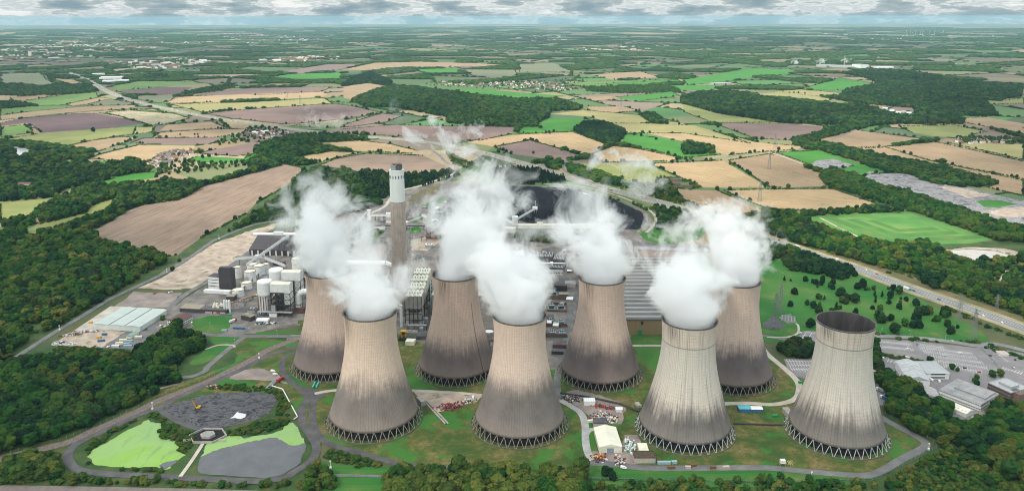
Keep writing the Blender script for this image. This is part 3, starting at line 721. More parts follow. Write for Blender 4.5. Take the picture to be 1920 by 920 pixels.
# coal
coal_m=coal_m_=ashmat('coal',(.004,.0045,.006),(.008,.009,.012),(.016,.018,.023),.05,(1,.4,1)); coal_m.node_tree.nodes['Principled BSDF'].inputs['Specular IOR Level'].default_value=.04
area('coal_yard',[(815,420),(827,392),(850,365),(932,350),(960,348),(1072,353),(1150,373),(1204,398),(1214,416),(1196,430),(960,432)],coal_m,notree=True)
def loopn(P,n):
    """closed smooth outline resampled to n points from its leftmost one"""
    k=min(range(len(P)),key=lambda i:P[i].x); P=P[k:]+P[:k]
    ar=sum(P[i].x*P[(i+1)%len(P)].y-P[(i+1)%len(P)].x*P[i].y for i in range(len(P)))
    if ar<0: P=[P[0]]+P[1:][::-1]
    L=smoothline(P+[P[0]],6); d=[0]
    for i in range(len(L)-1): d.append(d[-1]+(L[i+1]-L[i]).length)
    out=[]; j=0
    for i in range(n):
        t=d[-1]*i/n
        while d[j+1]<t: j+=1
        out.append(L[j].lerp(L[j+1],(t-d[j])/max(1e-6,d[j+1]-d[j])))
    return out
def mound(name,base,top,z0,z1,m_,lump=2.0,seed=3,steps=6,**kw):
    r_=random.Random(seed); a=GP(base); b=GP(top,z1); n=len(a); mb=MB(); vs=[]
    A=loopn(a,56); B=loopn(b,56); n=56; c=sum(B,Vector())/n
    for s in range(steps+1):
        f=s/steps; g=f**.8
        for i in range(n):
            p=A[i].lerp(B[i],f); vs.append((p.x+r_.uniform(-lump,lump)*(0<s),p.y+r_.uniform(-lump,lump)*(0<s),z0+(z1-z0)*g+r_.uniform(-.6,.6)*lump*.4*(0<s)))
    for f in (.7,.4):
        for i in range(n):
            p=c.lerp(B[i],f); vs.append((p.x,p.y,z1+r_.uniform(-.5,.8)*lump*.6))
    k=steps+3; vs.append((c.x,c.y,z1+lump*.3)); fs=[]
    for s in range(k-1):
        for i in range(n): fs.append((s*n+i,s*n+(i+1)%n,(s+1)*n+(i+1)%n,(s+1)*n+i))
    fs+=[((k-1)*n+i,(k-1)*n+(i+1)%n,len(vs)-1) for i in range(n)]
    mb.add(vs,fs); o=mb.build(name,m_,smooth=True); return tag(o,**kw)
mound('coal_stockpile',[(828,405),(838,385),(880,362),(940,351),(1060,357),(1140,378),(1190,402),(1175,415),(1080,414),(960,414),(880,416)],[(850,395),(870,375),(940,352),(1040,357),(1070,372),(1060,392),(960,392),(900,396)],0.2,13,coal_m,2.2,label='vast black coal stockpile inside the curving loop track',cat='coal stockpile')
water('puddle',[(1078,362),(1095,361),(1110,366),(1105,370),(1085,367)],(.5,.5,.5),.3)
# ------------------------------------------------------------------ roads
road_m=asph
white=mat('road_paint',(.72,.72,.70),(.55,.55,.53),scale=.4)
A453=[(128,135),(169,152),(189,165),(219,179),(260,192),(303,202),(371,216),(438,227),(479,233),(560,244),(640,253),(692,257),(755,262),(792,266),(830,271),(870,279),(920,290),(960,301),(1000,312),(1057,330),(1110,346),(1155,358),(1200,370),(1260,386),(1320,407),(1385,426),(1417,440),(1477,460),(1532,479),(1580,494),(1625,510),(1690,535),(1765,561),(1830,583),(1920,616),(1990,643)]
hw=mat('highway_asphalt',(.17,.168,.172),(.13,.128,.134),scale=.03,c3=(.205,.2,.20))
verge=mat('road_verge',(.22,.20,.09),(.12,.14,.045),scale=.04,c3=(.30,.245,.15))
ribbon('road_verge',A453,40,verge)
ribbon('highway',A453,25,hw)
ribbon('road_marking',A453,1.6,mat('central_barrier_strip',(.09,.085,.075),(.06,.07,.04),scale=.3),reg=False)
for o_ in (-11.6,-2.0,2.0,11.6): ribbon('road_marking',A453,.35,white,off=o_,reg=False)
ribbon('road',[(770,265),(815,285),(835,303),(860,316),(885,323),(905,326)],9,asph)
ribbon('road',[(800,268),(860,280),(890,290),(912,302),(925,314),(918,322),(890,325)],8,asph)
ribbon('road',[(1010,312),(1035,305),(1042,300),(1060,302),(1066,305),(1055,312),(1062,322),(1085,332),(1115,345)],8,asph)
ribbon('road',[(1058,304),(1130,305),(1210,305),(1260,304),(1322,299),(1350,297),(1392,290),(1440,284),(1490,281),(1520,275),(1560,262),(1605,243)],7,asph)
ribbon('road',[(1605,243),(1660,246),(1727,259),(1760,266),(1815,276),(1920,301),(1980,314)],6,asph)
ribbon('road',[(1440,286),(1460,291),(1500,306),(1545,322)],6,conc)
ribbon('road',[(-40,705),(5,682),(45,660),(107,620),(155,592),(205,561),(252,539),(312,510),(362,479),(390,458),(410,447),(475,422),(542,411)],8,asph)
ribbon('road',[(545,412),(490,455),(430,500),(395,525),(350,550),(312,583),(288,607),(284,617),(300,623),(340,622),(387,627),(430,629),(477,630),(562,631)],8.5,asph)
ribbon('road',[(350,600),(380,590),(430,587),(480,592),(540,600)],8,asph)
ribbon('road',[(457,632),(425,657),(390,687),(385,695),(362,705),(332,709)],7,asph)
ribbon('path',[(262,733),(300,728),(345,716)],4,yard)
ribbon('path',[(385,655),(410,647),(436,647),(440,651)],3,conc)
rail_bed=mat('track_ballast',(.125,.095,.085),(.085,.065,.06),scale=.3,c3=(.17,.14,.125))
RW=[(-60,880),(12,857),(125,830),(175,807),(250,775),(300,750),(375,722),(437,692),(480,670),(505,655),(552,637),(600,620)]
ribbon('railway_bed',RW,11,rail_bed)
rail_m=mat('rail_steel',(.24,.20,.18),(.16,.12,.10),scale=.4,metal=.6,rough=.5)
for o_ in (-2.9,-1.4,1.4,2.9): ribbon('rail',RW,.25,rail_m,off=o_,reg=False)
LOOP=[(600,640),(540,655),(500,668),(450,694),(337,743),(300,763),(250,782),(187,812),(150,828),(131,845),(128,862),(145,879),(187,887),(275,892),(350,896),(425,900),(480,902),(530,896),(555,882),(580,867),(592,850),(592,832),(580,812),(567,790),(566,765),(580,747),(590,737)]
ribbon('road',LOOP,8,dasph)
ribbon('road',[(300,766),(310,776),(340,793),(365,802),(385,806)],6,dasph)
ribbon('path',[(338,893),(355,870),(375,840),(383,826)],3.5,conc)
ribbon('road',[(528,686),(532,700),(542,712),(562,728),(585,739),(595,741),(586,762),(588,795),(602,820),(630,837),(670,847),(705,858),(755,870),(830,876),(960,882),(985,885)],7,dasph)
ribbon('road',[(528,686),(534,668),(556,661)],6,dasph)
area('road_junction',[(556,722),(605,733),(612,740),(590,752),(570,748)],dasph)
ribbon('road',[(590,738),(625,732),(690,730),(770,732),(850,736),(905,741)],5.5,conc)
gravel=mat('gravel_road',(.30,.30,.30),(.23,.225,.22),scale=.1,c3=(.36,.355,.35))
ribbon('road',[(1047,748),(1072,762),(1090,776),(1097,797),(1098,827),(1103,850),(1113,865)],7.2,gravel)
ribbon('road',[(1095,470),(1085,520),(1072,570),(1060,640),(1046,700),(1045,725),(1047,750)],7.5,asph)
ribbon('road',[(1098,815),(1106,806),(1122,805)],6,gravel)
ribbon('road',[(1060,885),(1078,880),(1097,872),(1120,868),(1160,871),(1210,877),(1335,877),(1440,877),(1515,884),(1615,891),(1652,883),(1690,861),(1725,843),(1736,832),(1716,817),(1665,790),(1650,780)],8,asph)
ribbon('path',[(625,891),(680,892),(740,893)],4,asph)
ribbon('road',[(1186,648),(1245,648),(1345,650)],5,conc)
ribbon('road',[(1345,757),(1400,756),(1450,758),(1487,750),(1498,735),(1495,715),(1470,690),(1440,665),(1425,645)],7,conc)
ribbon('road',[(1425,628),(1460,634),(1500,640),(1540,645)],7,asph)
ribbon('path',[(1438,632),(1475,632),(1495,625),(1497,612),(1492,606)],3,conc)
ribbon('path',[(1872,540),(1878,525),(1888,508)],6,conc)
ribbon('road',[(1620,629),(1715,633),(1780,640),(1830,648),(1865,645),(1920,657),(1980,675)],10,hw)
area('car_park',[(1630,634),(1715,639),(1828,652),(1850,650),(1930,664),(1990,690),(1990,790),(1890,770),(1850,760),(1760,720),(1700,690),(1640,672)],park_m,notree=True)
area('car_park',[(1640,668),(1690,680),(1735,700),(1790,740),(1845,770),(1850,800),(1800,790),(1730,745),(1690,735),(1650,700)],park_m,notree=True)
area('car_park',[(1470,673),(1530,673),(1520,700),(1512,712),(1480,700)],park_m,notree=True)
area('car_park',[(1497,630),(1510,620),(1535,622),(1532,650),(1495,640)],park_m,notree=True)
area('car_park',[(1640,690),(1665,700),(1690,740),(1668,760),(1645,760)],park_m,notree=True)
ribbon('road',[(860,316),(838,342),(829,352),(825,362),(818,375),(800,390),(785,400),(770,420),(755,470)],9,asph)
ribbon('road',[(860,322),(800,345),(755,357),(735,370),(720,388),(695,400)],8,conc)
ribbon('road',[(825,360),(800,365),(780,378),(768,395),(760,410)],7,dasph)
ribbon('railway_bed',[(920,345),(1000,349),(1080,353),(1150,371),(1195,390),(1216,406),(1216,420),(1198,434),(1150,440)],8,rail_bed)
ribbon('road',[(930,341),(1000,344),(1085,349),(1160,368),(1210,390),(1228,405),(1228,420),(1212,436)],6,dirt)
ribbon('path',[(-60,917),(0,915),(250,919),(480,925),(620,935)],8,mat('cinder_track',(.16,.13,.12),(.12,.10,.095),scale=.2))
ribbon('road',[(1480,232),(1510,221),(1450,219),(1450,214)],5,conc) if False else None
# ------------------------------------------------------------------ trees
def leafmat(name, cols, spread=1.0):
    mt,t,b,o=nodes(name); oi=nn(t,'ShaderNodeObjectInfo'); at=nn(t,'ShaderNodeAttribute',attribute_name='tint')
    v=mth(t,'ADD',mth(t,'MULTIPLY',oi.outputs['Random'],.72),mth(t,'MULTIPLY',at.outputs['Fac'],.28))
    c=rampc(t,v,cols)
    # stands of one species: whole patches of the wood lean lighter, yellower or browner
    f0=noise(t,oi.outputs['Location'],.017,3,.6); c=mixrgb(t,mrange(t,f0,.52,.66,0,.62),c,mixrgb(t,oi.outputs['Random'],(.020,.060,.012),(.060,.085,.016)))
    f1=noise(t,oi.outputs['Location'],.009,3,.6,.8); c=mixrgb(t,mrange(t,f1,.56,.68,0,.5),c,mixrgb(t,oi.outputs['Random'],(.055,.052,.018),(.030,.062,.014)))
    f=noise(t,coords(t),9.0,3,.6); c=mixrgb(t,mrange(t,f,.35,.65,0,.5),c,mixrgb(t,.55,c,(.012,.022,.008)))
    t.links.new(c,b.inputs['Base Color']); b.inputs['Roughness'].default_value=.8; b.inputs['Specular IOR Level'].default_value=.03
    return mt
leaf=leafmat('leaves',[(.05,(0.0048,0.0237,0.0070)),(.25,(0.0078,0.0383,0.0090)),(.45,(0.0133,0.0529,0.0097)),(.62,(0.0235,0.0693,0.0097)),(.76,(0.0431,0.0803,0.0118)),(.87,(0.0533,0.0638,0.0138)),(.95,(0.0486,0.0364,0.0118)),(.99,(0.1019,0.1094,0.0208))])
leafd=leafmat('dark_leaves',[(.0,(0.0028,0.0134,0.0076)),(.5,(0.0046,0.0221,0.0104)),(.8,(0.0073,0.0314,0.0111)),(1,(0.0179,0.0330,0.0118))])
leafo=leafmat('olive_leaves',[(.05,(.016,.040,.010)),(.35,(.040,.072,.014)),(.65,(.072,.095,.018)),(.9,(.105,.110,.024)),(1,(.11,.075,.028))])
leafb=leafmat('bush_leaves',[(.0,(0.0071,0.0328,0.0083)),(.4,(0.0172,0.0565,0.0097)),(.7,(0.0431,0.0747,0.0132)),(.88,(0.0666,0.0565,0.0160)),(1,(0.0941,0.1003,0.0194))])
barkm=mat('bark',(.075,.058,.042),(.045,.035,.027),scale=2)
def ico(sub):
    bm=bmesh.new(); bmesh.ops.create_icosphere(bm,subdivisions=sub,radius=1); v=[tuple(x.co) for x in bm.verts]; f=[tuple(y.index for y in x.verts) for x in bm.faces]; bm.free(); return v,f
IC1=ico(1); IC2=ico(2)
def crown_mesh(name, seed, lobes=13, h0=.22, wd=.42, cone=0.0, cards=150, mt=None, rough=.28, low=False):
    """height 1, broad lobes of foliage with ragged leaf sprays and gaps between them"""
    r_=random.Random(seed); mb=MB(); tint=[]
    def put(vs,fs,t): mb.add(vs,fs); tint.extend([t]*len(vs))
    cs=[]
    for k in range(lobes):
        zz=h0+.06+(1-h0-.1)*((k+.5)/lobes)**.9
        u=(zz-h0)/(1-h0)
        rr=wd*(1-u)*1.05 if cone else wd*math.sqrt(max(.05,1-(2*u-.85)**2*.75))
        a=k*2.4+r_.uniform(-.5,.5); d=rr*r_.uniform(.35,.72)
        if k==lobes-1: d*=.2
        s=(rr*.62+.05)*r_.uniform(.75,1.15) if not cone else rr*.55+.06
        c=Vector((d*math.cos(a),d*math.sin(a),min(zz,.97-s*.6))); cs.append((c,s))
        v,f=IC1 if (k%2 or low) else IC2
        vs=[]
        for p in v:
            q=Vector(p); g=1+r_.uniform(-rough,rough); vs.append((c.x+q.x*s*g,c.y+q.y*s*g,c.z+q.z*s*g*(.85 if not cone else .7)))
        put(vs,f,r_.random())
    for k in range(cards):
        c,s=cs[r_.randrange(len(cs))]; n=Vector((r_.gauss(0,1),r_.gauss(0,1),r_.gauss(.35,1))).normalized()
        p=c+n*s*r_.uniform(.9,1.22); u=n.orthogonal().normalized(); w_=n.cross(u); e=r_.uniform(.022,.05); th=r_.uniform(0,6.28)
        u2=(u*math.cos(th)+w_*math.sin(th)+n*r_.uniform(-.5,.5)); w2=(w_*math.cos(th)-u*math.sin(th)+n*r_.uniform(-.5,.5))
        put([p-u2*e-w2*e,p+u2*e-w2*e*.6,p+u2*e*.7+w2*e,p-u2*e*.8+w2*e*.9],[(0,1,2,3)],r_.random())
    me=mb.mesh(name,mt or leaf); at=me.attributes.new('tint','FLOAT','POINT'); at.data.foreach_set('value',np.array(tint,dtype=np.float32)); return me
def trunk_mesh(seed):
    r_=random.Random(seed); mb=MB(); mb.bar((0,0,-.01),(0,0,.3),.028,6,r2=.018); 
    for k in range(4):
        a=k*1.6+r_.uniform(-.3,.3); mb.bar((0,0,.2+.03*k),(.2*math.cos(a),.2*math.sin(a),.45+.05*k),.014,4,r2=.006)
    return mb.mesh('trunk',barkm)
TREE_K=[(crown_mesh('crown',s,lobes=11+s%4,wd=.36+.03*(s%3),h0=.14+.05*(s%2),mt=leaf),trunk_mesh(s)) for s in range(1,6)]
DARK_K=[(crown_mesh('crown',20+s,lobes=13,wd=.38,h0=.08,mt=leafd,rough=.24),trunk_mesh(20+s)) for s in range(3)]
OLIV_K=[(crown_mesh('crown',30+s,lobes=12+s,wd=.40,h0=.10,mt=leafo,rough=.3),trunk_mesh(30+s)) for s in range(3)]
CONI_K=[(crown_mesh('crown',40+s,lobes=9,wd=.24,h0=.08,cone=1,mt=leafd,rough=.3,cards=110,low=True),trunk_mesh(40+s)) for s in range(2)]
BUSH_K=[crown_mesh('foliage',60+s,lobes=7,wd=.62,h0=-.05,mt=leafb,cards=70,low=True,rough=.34) for s in range(3)]
CLUMP_K=[crown_mesh('foliage',80+s,lobes=9,wd=.55,h0=.0,mt=leaf,cards=0,low=True,rough=.34) for s in range(2)]
kinds_col=bpy.data.collections.new('foliage_kinds')
KIDX={}
def proto(tagname,i,meshes):
    """one joined mesh per kind, used only as instance source"""
    bm=bmesh.new(); 
    for me in meshes: bm.from_mesh(me)
    me2=bpy.data.meshes.new('kind'); bm.to_mesh(me2); bm.free()
    o=bpy.data.objects.new('k%02d'%len(KIDX),me2)
    for mm in list(meshes[0].materials): me2.materials.append(mm)
    kinds_col.objects.link(o); KIDX[(tagname,i)]=len(KIDX)
for i,(c,t) in enumerate(TREE_K): proto('tree',i,[c])
for i,(c,t) in enumerate(DARK_K): proto('dark',i,[c])
for i,(c,t) in enumerate(OLIV_K): proto('olive',i,[c])
for i,(c,t) in enumerate(CONI_K): proto('coni',i,[c])
for i,c in enumerate(BUSH_K): proto('bush',i,[c])
for i,c in enumerate(CLUMP_K): proto('clump',i,[c])
NK=dict(olive=3,tree=5,dark=3,coni=2,bush=3,clump=2)
def instancer(name, pts):
    """pts: list of (x,y,z,sx,sy,sz,rot,kindindex): one stuff object of foliage"""
    A=np.array(pts,dtype=np.float32); me=bpy.data.meshes.new(name); me.vertices.add(len(A)); me.vertices.foreach_set('co',A[:,:3].ravel())
    a=me.attributes.new('sc','FLOAT_VECTOR','POINT'); a.data.foreach_set('vector',A[:,3:6].ravel())
    a=me.attributes.new('rz','FLOAT','POINT'); a.data.foreach_set('value',A[:,6].copy())
    a=me.attributes.new('ki','INT','POINT'); a.data.foreach_set('value',A[:,7].astype(np.int32))
    g=bpy.data.node_groups.new(name,'GeometryNodeTree')
    g.interface.new_socket('Geometry',in_out='INPUT',socket_type='NodeSocketGeometry'); g.interface.new_socket('Geometry',in_out='OUTPUT',socket_type='NodeSocketGeometry')
    gi=nn(g,'NodeGroupInput'); go=nn(g,'NodeGroupOutput'); ip=nn(g,'GeometryNodeInstanceOnPoints'); ci=nn(g,'GeometryNodeCollectionInfo')
    ci.inputs['Collection'].default_value=kinds_col; ci.inputs['Separate Children'].default_value=True; ci.inputs['Reset Children'].default_value=True
    def na(nm,dt):
        n=nn(g,'GeometryNodeInputNamedAttribute',data_type=dt); n.inputs['Name'].default_value=nm; return n.outputs['Attribute']
    cx=nn(g,'ShaderNodeCombineXYZ'); g.links.new(na('rz','FLOAT'),cx.inputs[2]); er=nn(g,'FunctionNodeEulerToRotation'); g.links.new(cx.outputs[0],er.inputs[0])
    g.links.new(gi.outputs[0],ip.inputs['Points']); g.links.new(ci.outputs[0],ip.inputs['Instance']); ip.inputs['Pick Instance'].default_value=True
    g.links.new(na('ki','INT'),ip.inputs['Instance Index']); g.links.new(er.outputs[0],ip.inputs['Rotation']); g.links.new(na('sc','FLOAT_VECTOR'),ip.inputs['Scale'])
    g.links.new(ip.outputs[0],go.inputs[0])
    o=bpy.data.objects.new(name,me); COL.objects.link(o); md=o.modifiers.new('scatter','NODES'); md.node_group=g
    tag(o,kind='stuff'); return o
for f_ in F: pass
FIELDS=list(NOTREE)
def clear_mask(P, margin=3.0, fields=True, skip=()):
    ok=np.ones(len(P),bool)
    for q in (NOTREE if fields else ()): ok&=~inpoly(P,q)
    for L,hw_ in ROADS:
        mn=L.min(0)-hw_-margin; mx=L.max(0)+hw_+margin
        s=np.where(ok&(P[:,0]>mn[0])&(P[:,0]<mx[0])&(P[:,1]>mn[1])&(P[:,1]<mx[1]))[0]
        if len(s)==0: continue
        pp=P[s]; dm=np.full(len(s),1e9)
        for a,b in zip(L[:-1],L[1:]):
            d=b-a; l2=max(d@d,1e-6); t=np.clip(((pp-a)@d)/l2,0,1); e=pp-(a+t[:,None]*d); dm=np.minimum(dm,np.hypot(e[:,0],e[:,1]))
        ok[s]=dm>hw_+margin
    for x,y in TW: ok&=np.hypot(P[:,0]-x,P[:,1]-y)>53
    return ok
def scatter(poly, s, jit=.42):
    q=np.array([G(*p)[:2] for p in poly]); mn=q.min(0); mx=q.max(0)
    gx,gy=np.meshgrid(np.arange(mn[0],mx[0]+s,s),np.arange(mn[1],mx[1]+s,s)); P=np.stack([gx.ravel(),gy.ravel()],1)
    P=P+nrg.uniform(-jit*s,jit*s,P.shape)
    P[:,0]+=((P[:,1]/s).astype(int)%2)*s*.5*0
    return P[inpoly(P,q)]
# (polygon, spacing, height range, kinds with weights, group key)
W=[]
def wood(key,poly,s,h,kinds,fields=True,margin=3.0): W.append((key,poly,s,h,kinds,fields,margin))
T=[('tree',1)]; TD=[('tree',.6),('dark',.4)]; D=[('dark',1)]; OL=[('olive',.75),('tree',.25)]; TB=[('tree',.3),('olive',.3),('bush',.4)]
# near, lower left
wood('ll',[(-40,700),(0,690),(60,684),(150,678),(240,672),(325,680),(332,715),(285,742),(240,762),(180,792),(120,820),(50,842),(-40,870)],7.6,(9,15),TD)
wood('ll2',[(255,668),(290,640),(330,612),(365,625),(388,640),(392,652),(345,668),(330,690),(290,700),(262,690)],7,(9,14),TD)
wood('llb',[(70,675),(110,650),(200,655),(262,664),(262,690),(200,688),(120,690)],5.5,(2,4.5),[('bush',1)])
wood('bl',[(8,886),(20,868),(60,862),(100,872),(106,890),(60,905),(10,905)],7,(9,14),OL)
wood('bls',[(0,905),(0,870),(20,855),(90,842),(115,860),(120,885),(160,893),(400,903),(480,907),(480,914),(0,912)],6,(4,8),TB)
wood('bb',[(575,895),(590,868),(612,880),(626,896),(640,900),(628,925),(570,925)],7,(8,13),OL)
wood('bb2',[(480,910),(540,905),(580,912),(580,935),(480,935)],6,(4,8),TB)
wood('bm',[(722,905),(735,882),(800,880),(900,882),(985,888),(1030,884),(1080,886),(1098,900),(1100,935),(722,935)],7.2,(9,14),OL)
wood('bm2',[(1100,912),(1250,905),(1300,898),(1350,900),(1400,905),(1440,900),(1600,905),(1640,910),(1640,935),(1100,935)],7,(5,9),TB)
wood('bm3',[(1135,890),(1140,884),(1154,884),(1158,895),(1148,900)],7,(7,9),D)
wood('shr',[(600,840),(640,842),(700,862),(715,872),(690,878),(640,870),(600,862)],5,(2,5),[('bush',1)])
wood('pond',[(160,845),(175,820),(250,782),(290,768),(305,772),(330,800),(370,812),(365,830),(345,852),(335,845),(325,830),(300,815),(303,795),(280,780),(215,810),(170,850),(165,875),(160,875)],4.4,(2,4.5),[('bush',1)])
wood('pond2',[(412,812),(440,808),(480,790),(540,786),(545,795),(525,802),(480,813),(455,818)],4.2,(2,4.5),[('bush',1)])
wood('pond3',[(205,880),(290,878),(310,882),(300,886),(220,886)],4,(1.8,3),[('bush',1)])
wood('pit',[(385,728),(440,720),(520,730),(545,760),(540,785),(520,780),(520,750),(510,738),(430,732)],5,(2,5),[('bush',1)])
wood('yardt',[(268,612),(290,595),(312,583),(316,592),(285,615),(272,622)],5,(4,8),TB)
wood('yardt2',[(310,572),(330,555),(350,545),(352,552),(318,580)],5,(4,7),TB)
wood('gate',[(285,700),(290,690),(300,700),(296,740),(286,742)],7,(5,8),D)
# lower right forest
wood('lr',[(1648,758),(1665,745),(1708,735),(1728,752),(1765,766),(1815,788),(1850,797),(1870,760),(1925,752),(1990,770),(2000,930),(1900,905),(1830,860),(1790,825),(1765,842),(1730,815),(1680,790)],7.8,(11,17),TD,True,2)
wood('lrs',[(1640,690),(1655,700),(1672,720),(1700,735),(1690,748),(1660,742),(1645,715)],7,(9,14),TD,False)
wood('lr2',[(1660,900),(1720,870),(1790,835),(1830,862),(1900,905),(1960,940),(1700,940),(1660,920)],6,(3,7),TB)
wood('lrt',[(1640,636),(1650,700),(1662,712),(1640,720)],7,(8,12),TD,False)
wood('cph',[(1640,662),(1700,670),(1740,681),(1738,684),(1695,675),(1640,667)],4,(2,3),[('bush',1)],False)
wood('car',[(1455,655),(1470,645),(1520,645),(1528,660),(1520,672),(1465,672)],7.5,(9,13),D,False,1)
# left forest
wood('lf',[(-60,480),(0,470),(70,445),(140,420),(195,399),(178,432),(182,452),(217,461),(250,469),(312,482),(302,498),(260,522),(205,556),(150,588),(100,620),(0,678),(-80,720)],8.6,(8,15),[('tree',.62),('dark',.16),('olive',.12),('bush',.1)])
wood('lf2',[(70,400),(105,375),(170,350),(240,348),(330,340),(385,345),(475,320),(480,298),(560,300),(600,306),(560,312),(475,326),(380,351),(355,366),(330,376),(270,384),(250,390),(198,425),(175,434),(225,372),(165,390),(160,400),(75,420)],9,(8,15),TD)
wood('lf3',[(-40,455),(0,440),(50,430),(50,442),(67,444),(0,470)],9,(6,12),TD)
wood('lf4',[(0,414),(60,405),(75,390),(100,384),(70,408),(45,428),(12,440),(0,440)],9,(5,10),TD)
wood('lf5',[(-40,272),(0,272),(22,284),(34,302),(50,292),(72,280),(108,284),(150,298),(178,314),(222,312),(250,298),(277,315),(282,325),(222,334),(170,346),(125,354),(105,370),(-40,382)],12,(10,17),[('tree',.4),('dark',.6)])
wood('lf6',[(115,293),(118,280),(140,284),(150,297),(130,300)],11,(8,14),TD)
wood('bank',[(345,505),(385,462),(470,408),(530,365),(560,345),(600,350),(560,380),(540,408),(478,418),(412,444),(390,455),(320,500),(300,515)],7.5,(5,11),TD)
wood('chim',[(550,338),(590,316),(660,322),(700,365),(720,384),(650,402),(560,408),(540,400),(555,365)],9,(8,13),TD)
wood('chim2',[(655,330),(690,322),(760,330),(850,322),(862,330),(800,348),(760,355),(720,372),(700,380),(665,345)],9,(9,14),[('coni',.6),('dark',.4)])
wood('coni',[(912,322),(955,316),(1010,320),(1060,335),(1057,346),(960,347),(918,334)],7.5,(11,15),[('coni',1)])
wood('mid',[(480,277),(517,262),(560,262),(612,278),(610,283),(555,296),(575,310),(535,306),(480,320),(465,315),(475,290)],10,(9,15),TD)
wood('mid2',[(540,256),(580,254),(630,250),(690,252),(688,262),(620,267),(560,266)],11,(9,14),TD)
wood('vilt',[(405,262),(440,252),(480,240),(540,240),(545,258),(480,264),(430,270),(405,275)],24,(6,10),TD)
wood('vilt2',[(300,305),(345,300),(410,303),(440,300),(475,298),(470,310),(400,320),(330,326),(290,330)],19,(6,10),TD)
wood('hill',[(660,189),(701,172),(738,163),(775,165),(829,172),(896,182),(977,189),(1044,189),(1092,202),(1085,207),(1031,209),(1028,221),(1001,234),(943,239),(896,239),(839,230),(842,221),(819,217),(741,202),(684,201)],12,(13,19),TD)
wood('hill2',[(640,163),(655,150),(675,142),(695,136),(735,156),(730,162),(690,156),(650,165)],14,(12,18),D)
wood('w1',[(1075,245),(1100,229),(1135,232),(1172,246),(1172,252),(1157,270),(1135,270),(1100,258)],10,(11,16),D)
wood('w1b',[(1277,282),(1290,268),(1340,278),(1337,289),(1282,290)],10,(9,14),TD,False)
wood('w1c',[(1195,216),(1225,213),(1252,230),(1248,240),(1225,232)],11,(9,14),TD)
wood('lw',[(1275,185),(1314,175),(1364,173),(1469,191),(1550,199),(1617,200),(1684,219),(1802,223),(1806,233),(1681,233),(1603,240),(1543,233),(1469,232),(1415,223),(1347,213),(1280,196)],12,(13,19),[('tree',.35),('dark',.65)])
wood('lw2',[(1550,184),(1600,168),(1650,158),(1620,146),(1577,138),(1634,131),(1711,135),(1785,152),(1917,162),(1914,182),(1873,188),(1785,181),(1853,196),(1873,218),(1752,219),(1715,217),(1715,203),(1650,198),(1617,196)],15,(13,19),[('tree',.35),('dark',.65)])
wood('st1',[(1482,258),(1540,250),(1545,243),(1600,231),(1650,231),(1600,247),(1530,263),(1560,272),(1640,290),(1720,308),(1800,326),(1868,341),(1870,346),(1830,352),(1760,339),(1660,316),(1560,291),(1490,276)],9.5,(9,14),TD)
wood('st2',[(1542,330),(1560,321),(1615,337),(1690,360),(1752,380),(1815,400),(1915,430),(1990,455),(1990,480),(1920,456),(1862,450),(1785,422),(1710,397),(1657,382),(1565,353),(1545,344)],9,(9,14),[('tree',.85),('dark',.15)])
wood('st3',[(1497,402),(1560,398),(1665,388),(1705,396),(1595,402),(1510,408)],9,(8,13),TD)
wood('rw',[(1420,430),(1440,396),(1487,402),(1540,428),(1600,452),(1680,462),(1740,458),(1770,480),(1790,490),(1830,497),(1870,496),(1920,482),(1990,480),(1990,620),(1920,592),(1815,557),(1765,540),(1727,517),(1665,505),(1580,480),(1520,464),(1480,455)],8.8,(9,15),[('tree',.6),('dark',.28),('olive',.12)])
wood('lawnw',[(1468,492),(1482,479),(1500,481),(1560,483),(1600,501),(1604,519),(1570,524),(1520,512),(1480,511)],8.5,(10,14),D,False)
wood('lawnw2',[(1400,470),(1420,455),(1480,470),(1500,478),(1440,490),(1410,488)],9,(9,14),TD,False)
wood('coalt',[(960,447),(985,436),(1010,434),(1050,438),(1140,440),(1160,448),(1100,456),(970,455)],8,(6,11),TB)
wood('coalr',[(1220,390),(1290,400),(1310,412),(1300,420),(1240,432),(1222,425),(1230,405)],9,(8,13),TD,False)
wood('roadt',[(1080,362),(1140,371),(1200,385),(1240,395),(1225,400),(1170,380),(1090,365)],8,(4,9),TB,False,1)
wood('roadt2',[(1180,345),(1260,348),(1280,372),(1320,395),(1300,400),(1210,368)],8,(5,10),TB,False)
wood('roadt3',[(1075,308),(1130,320),(1180,345),(1170,352),(1110,338)],8,(3,7),[('bush',1)],False)
wood('cfar',[(835,285),(870,300),(900,310),(880,318),(850,308)],8,(4,9),TB)
wood('bst',[(815,424),(832,412),(838,420),(828,432)],6,(6,10),TD,False)
wood('farm',[(1225,345),(1235,333),(1262,333),(1300,340),(1315,352),(1300,354),(1290,342),(1240,340)],8,(5,8),TB,False)
wood('rbank',[(1540,470),(1640,497),(1720,525),(1800,553),(1900,588),(1960,612),(1960,604),(1800,545),(1700,512),(1600,482)],9,(2,5),[('bush',1)],True,4)
wood('rbank2',[(1640,626),(1700,628),(1780,636),(1830,640),(1880,655),(1920,668),(1920,676),(1870,660),(1830,646),(1740,640),(1640,633)],5.5,(2,5),[('bush',1)],False,1)
wood('dual',[(1600,512),(1680,542),(1760,572),(1840,610),(1920,640),(1920,634),(1840,603),(1760,567),(1680,537)],6,(2,4),[('bush',1)],False)
wood('bigw',[(1728,524),(1750,512),(1768,530),(1765,543),(1740,540)],9,(12,15),D,False)
wood('tl',[(0,158),(60,160),(105,158),(135,152),(170,160),(185,172),(150,176),(100,179),(40,181),(0,179)],16,(10,15),TD)
wood('tl2',[(86,140),(110,142),(150,143),(152,147),(110,150),(95,155)],14,(9,13),TD)
wood('tl3',[(265,150),(270,143),(300,139),(316,143),(314,147),(285,151)],14,(11,15),D)
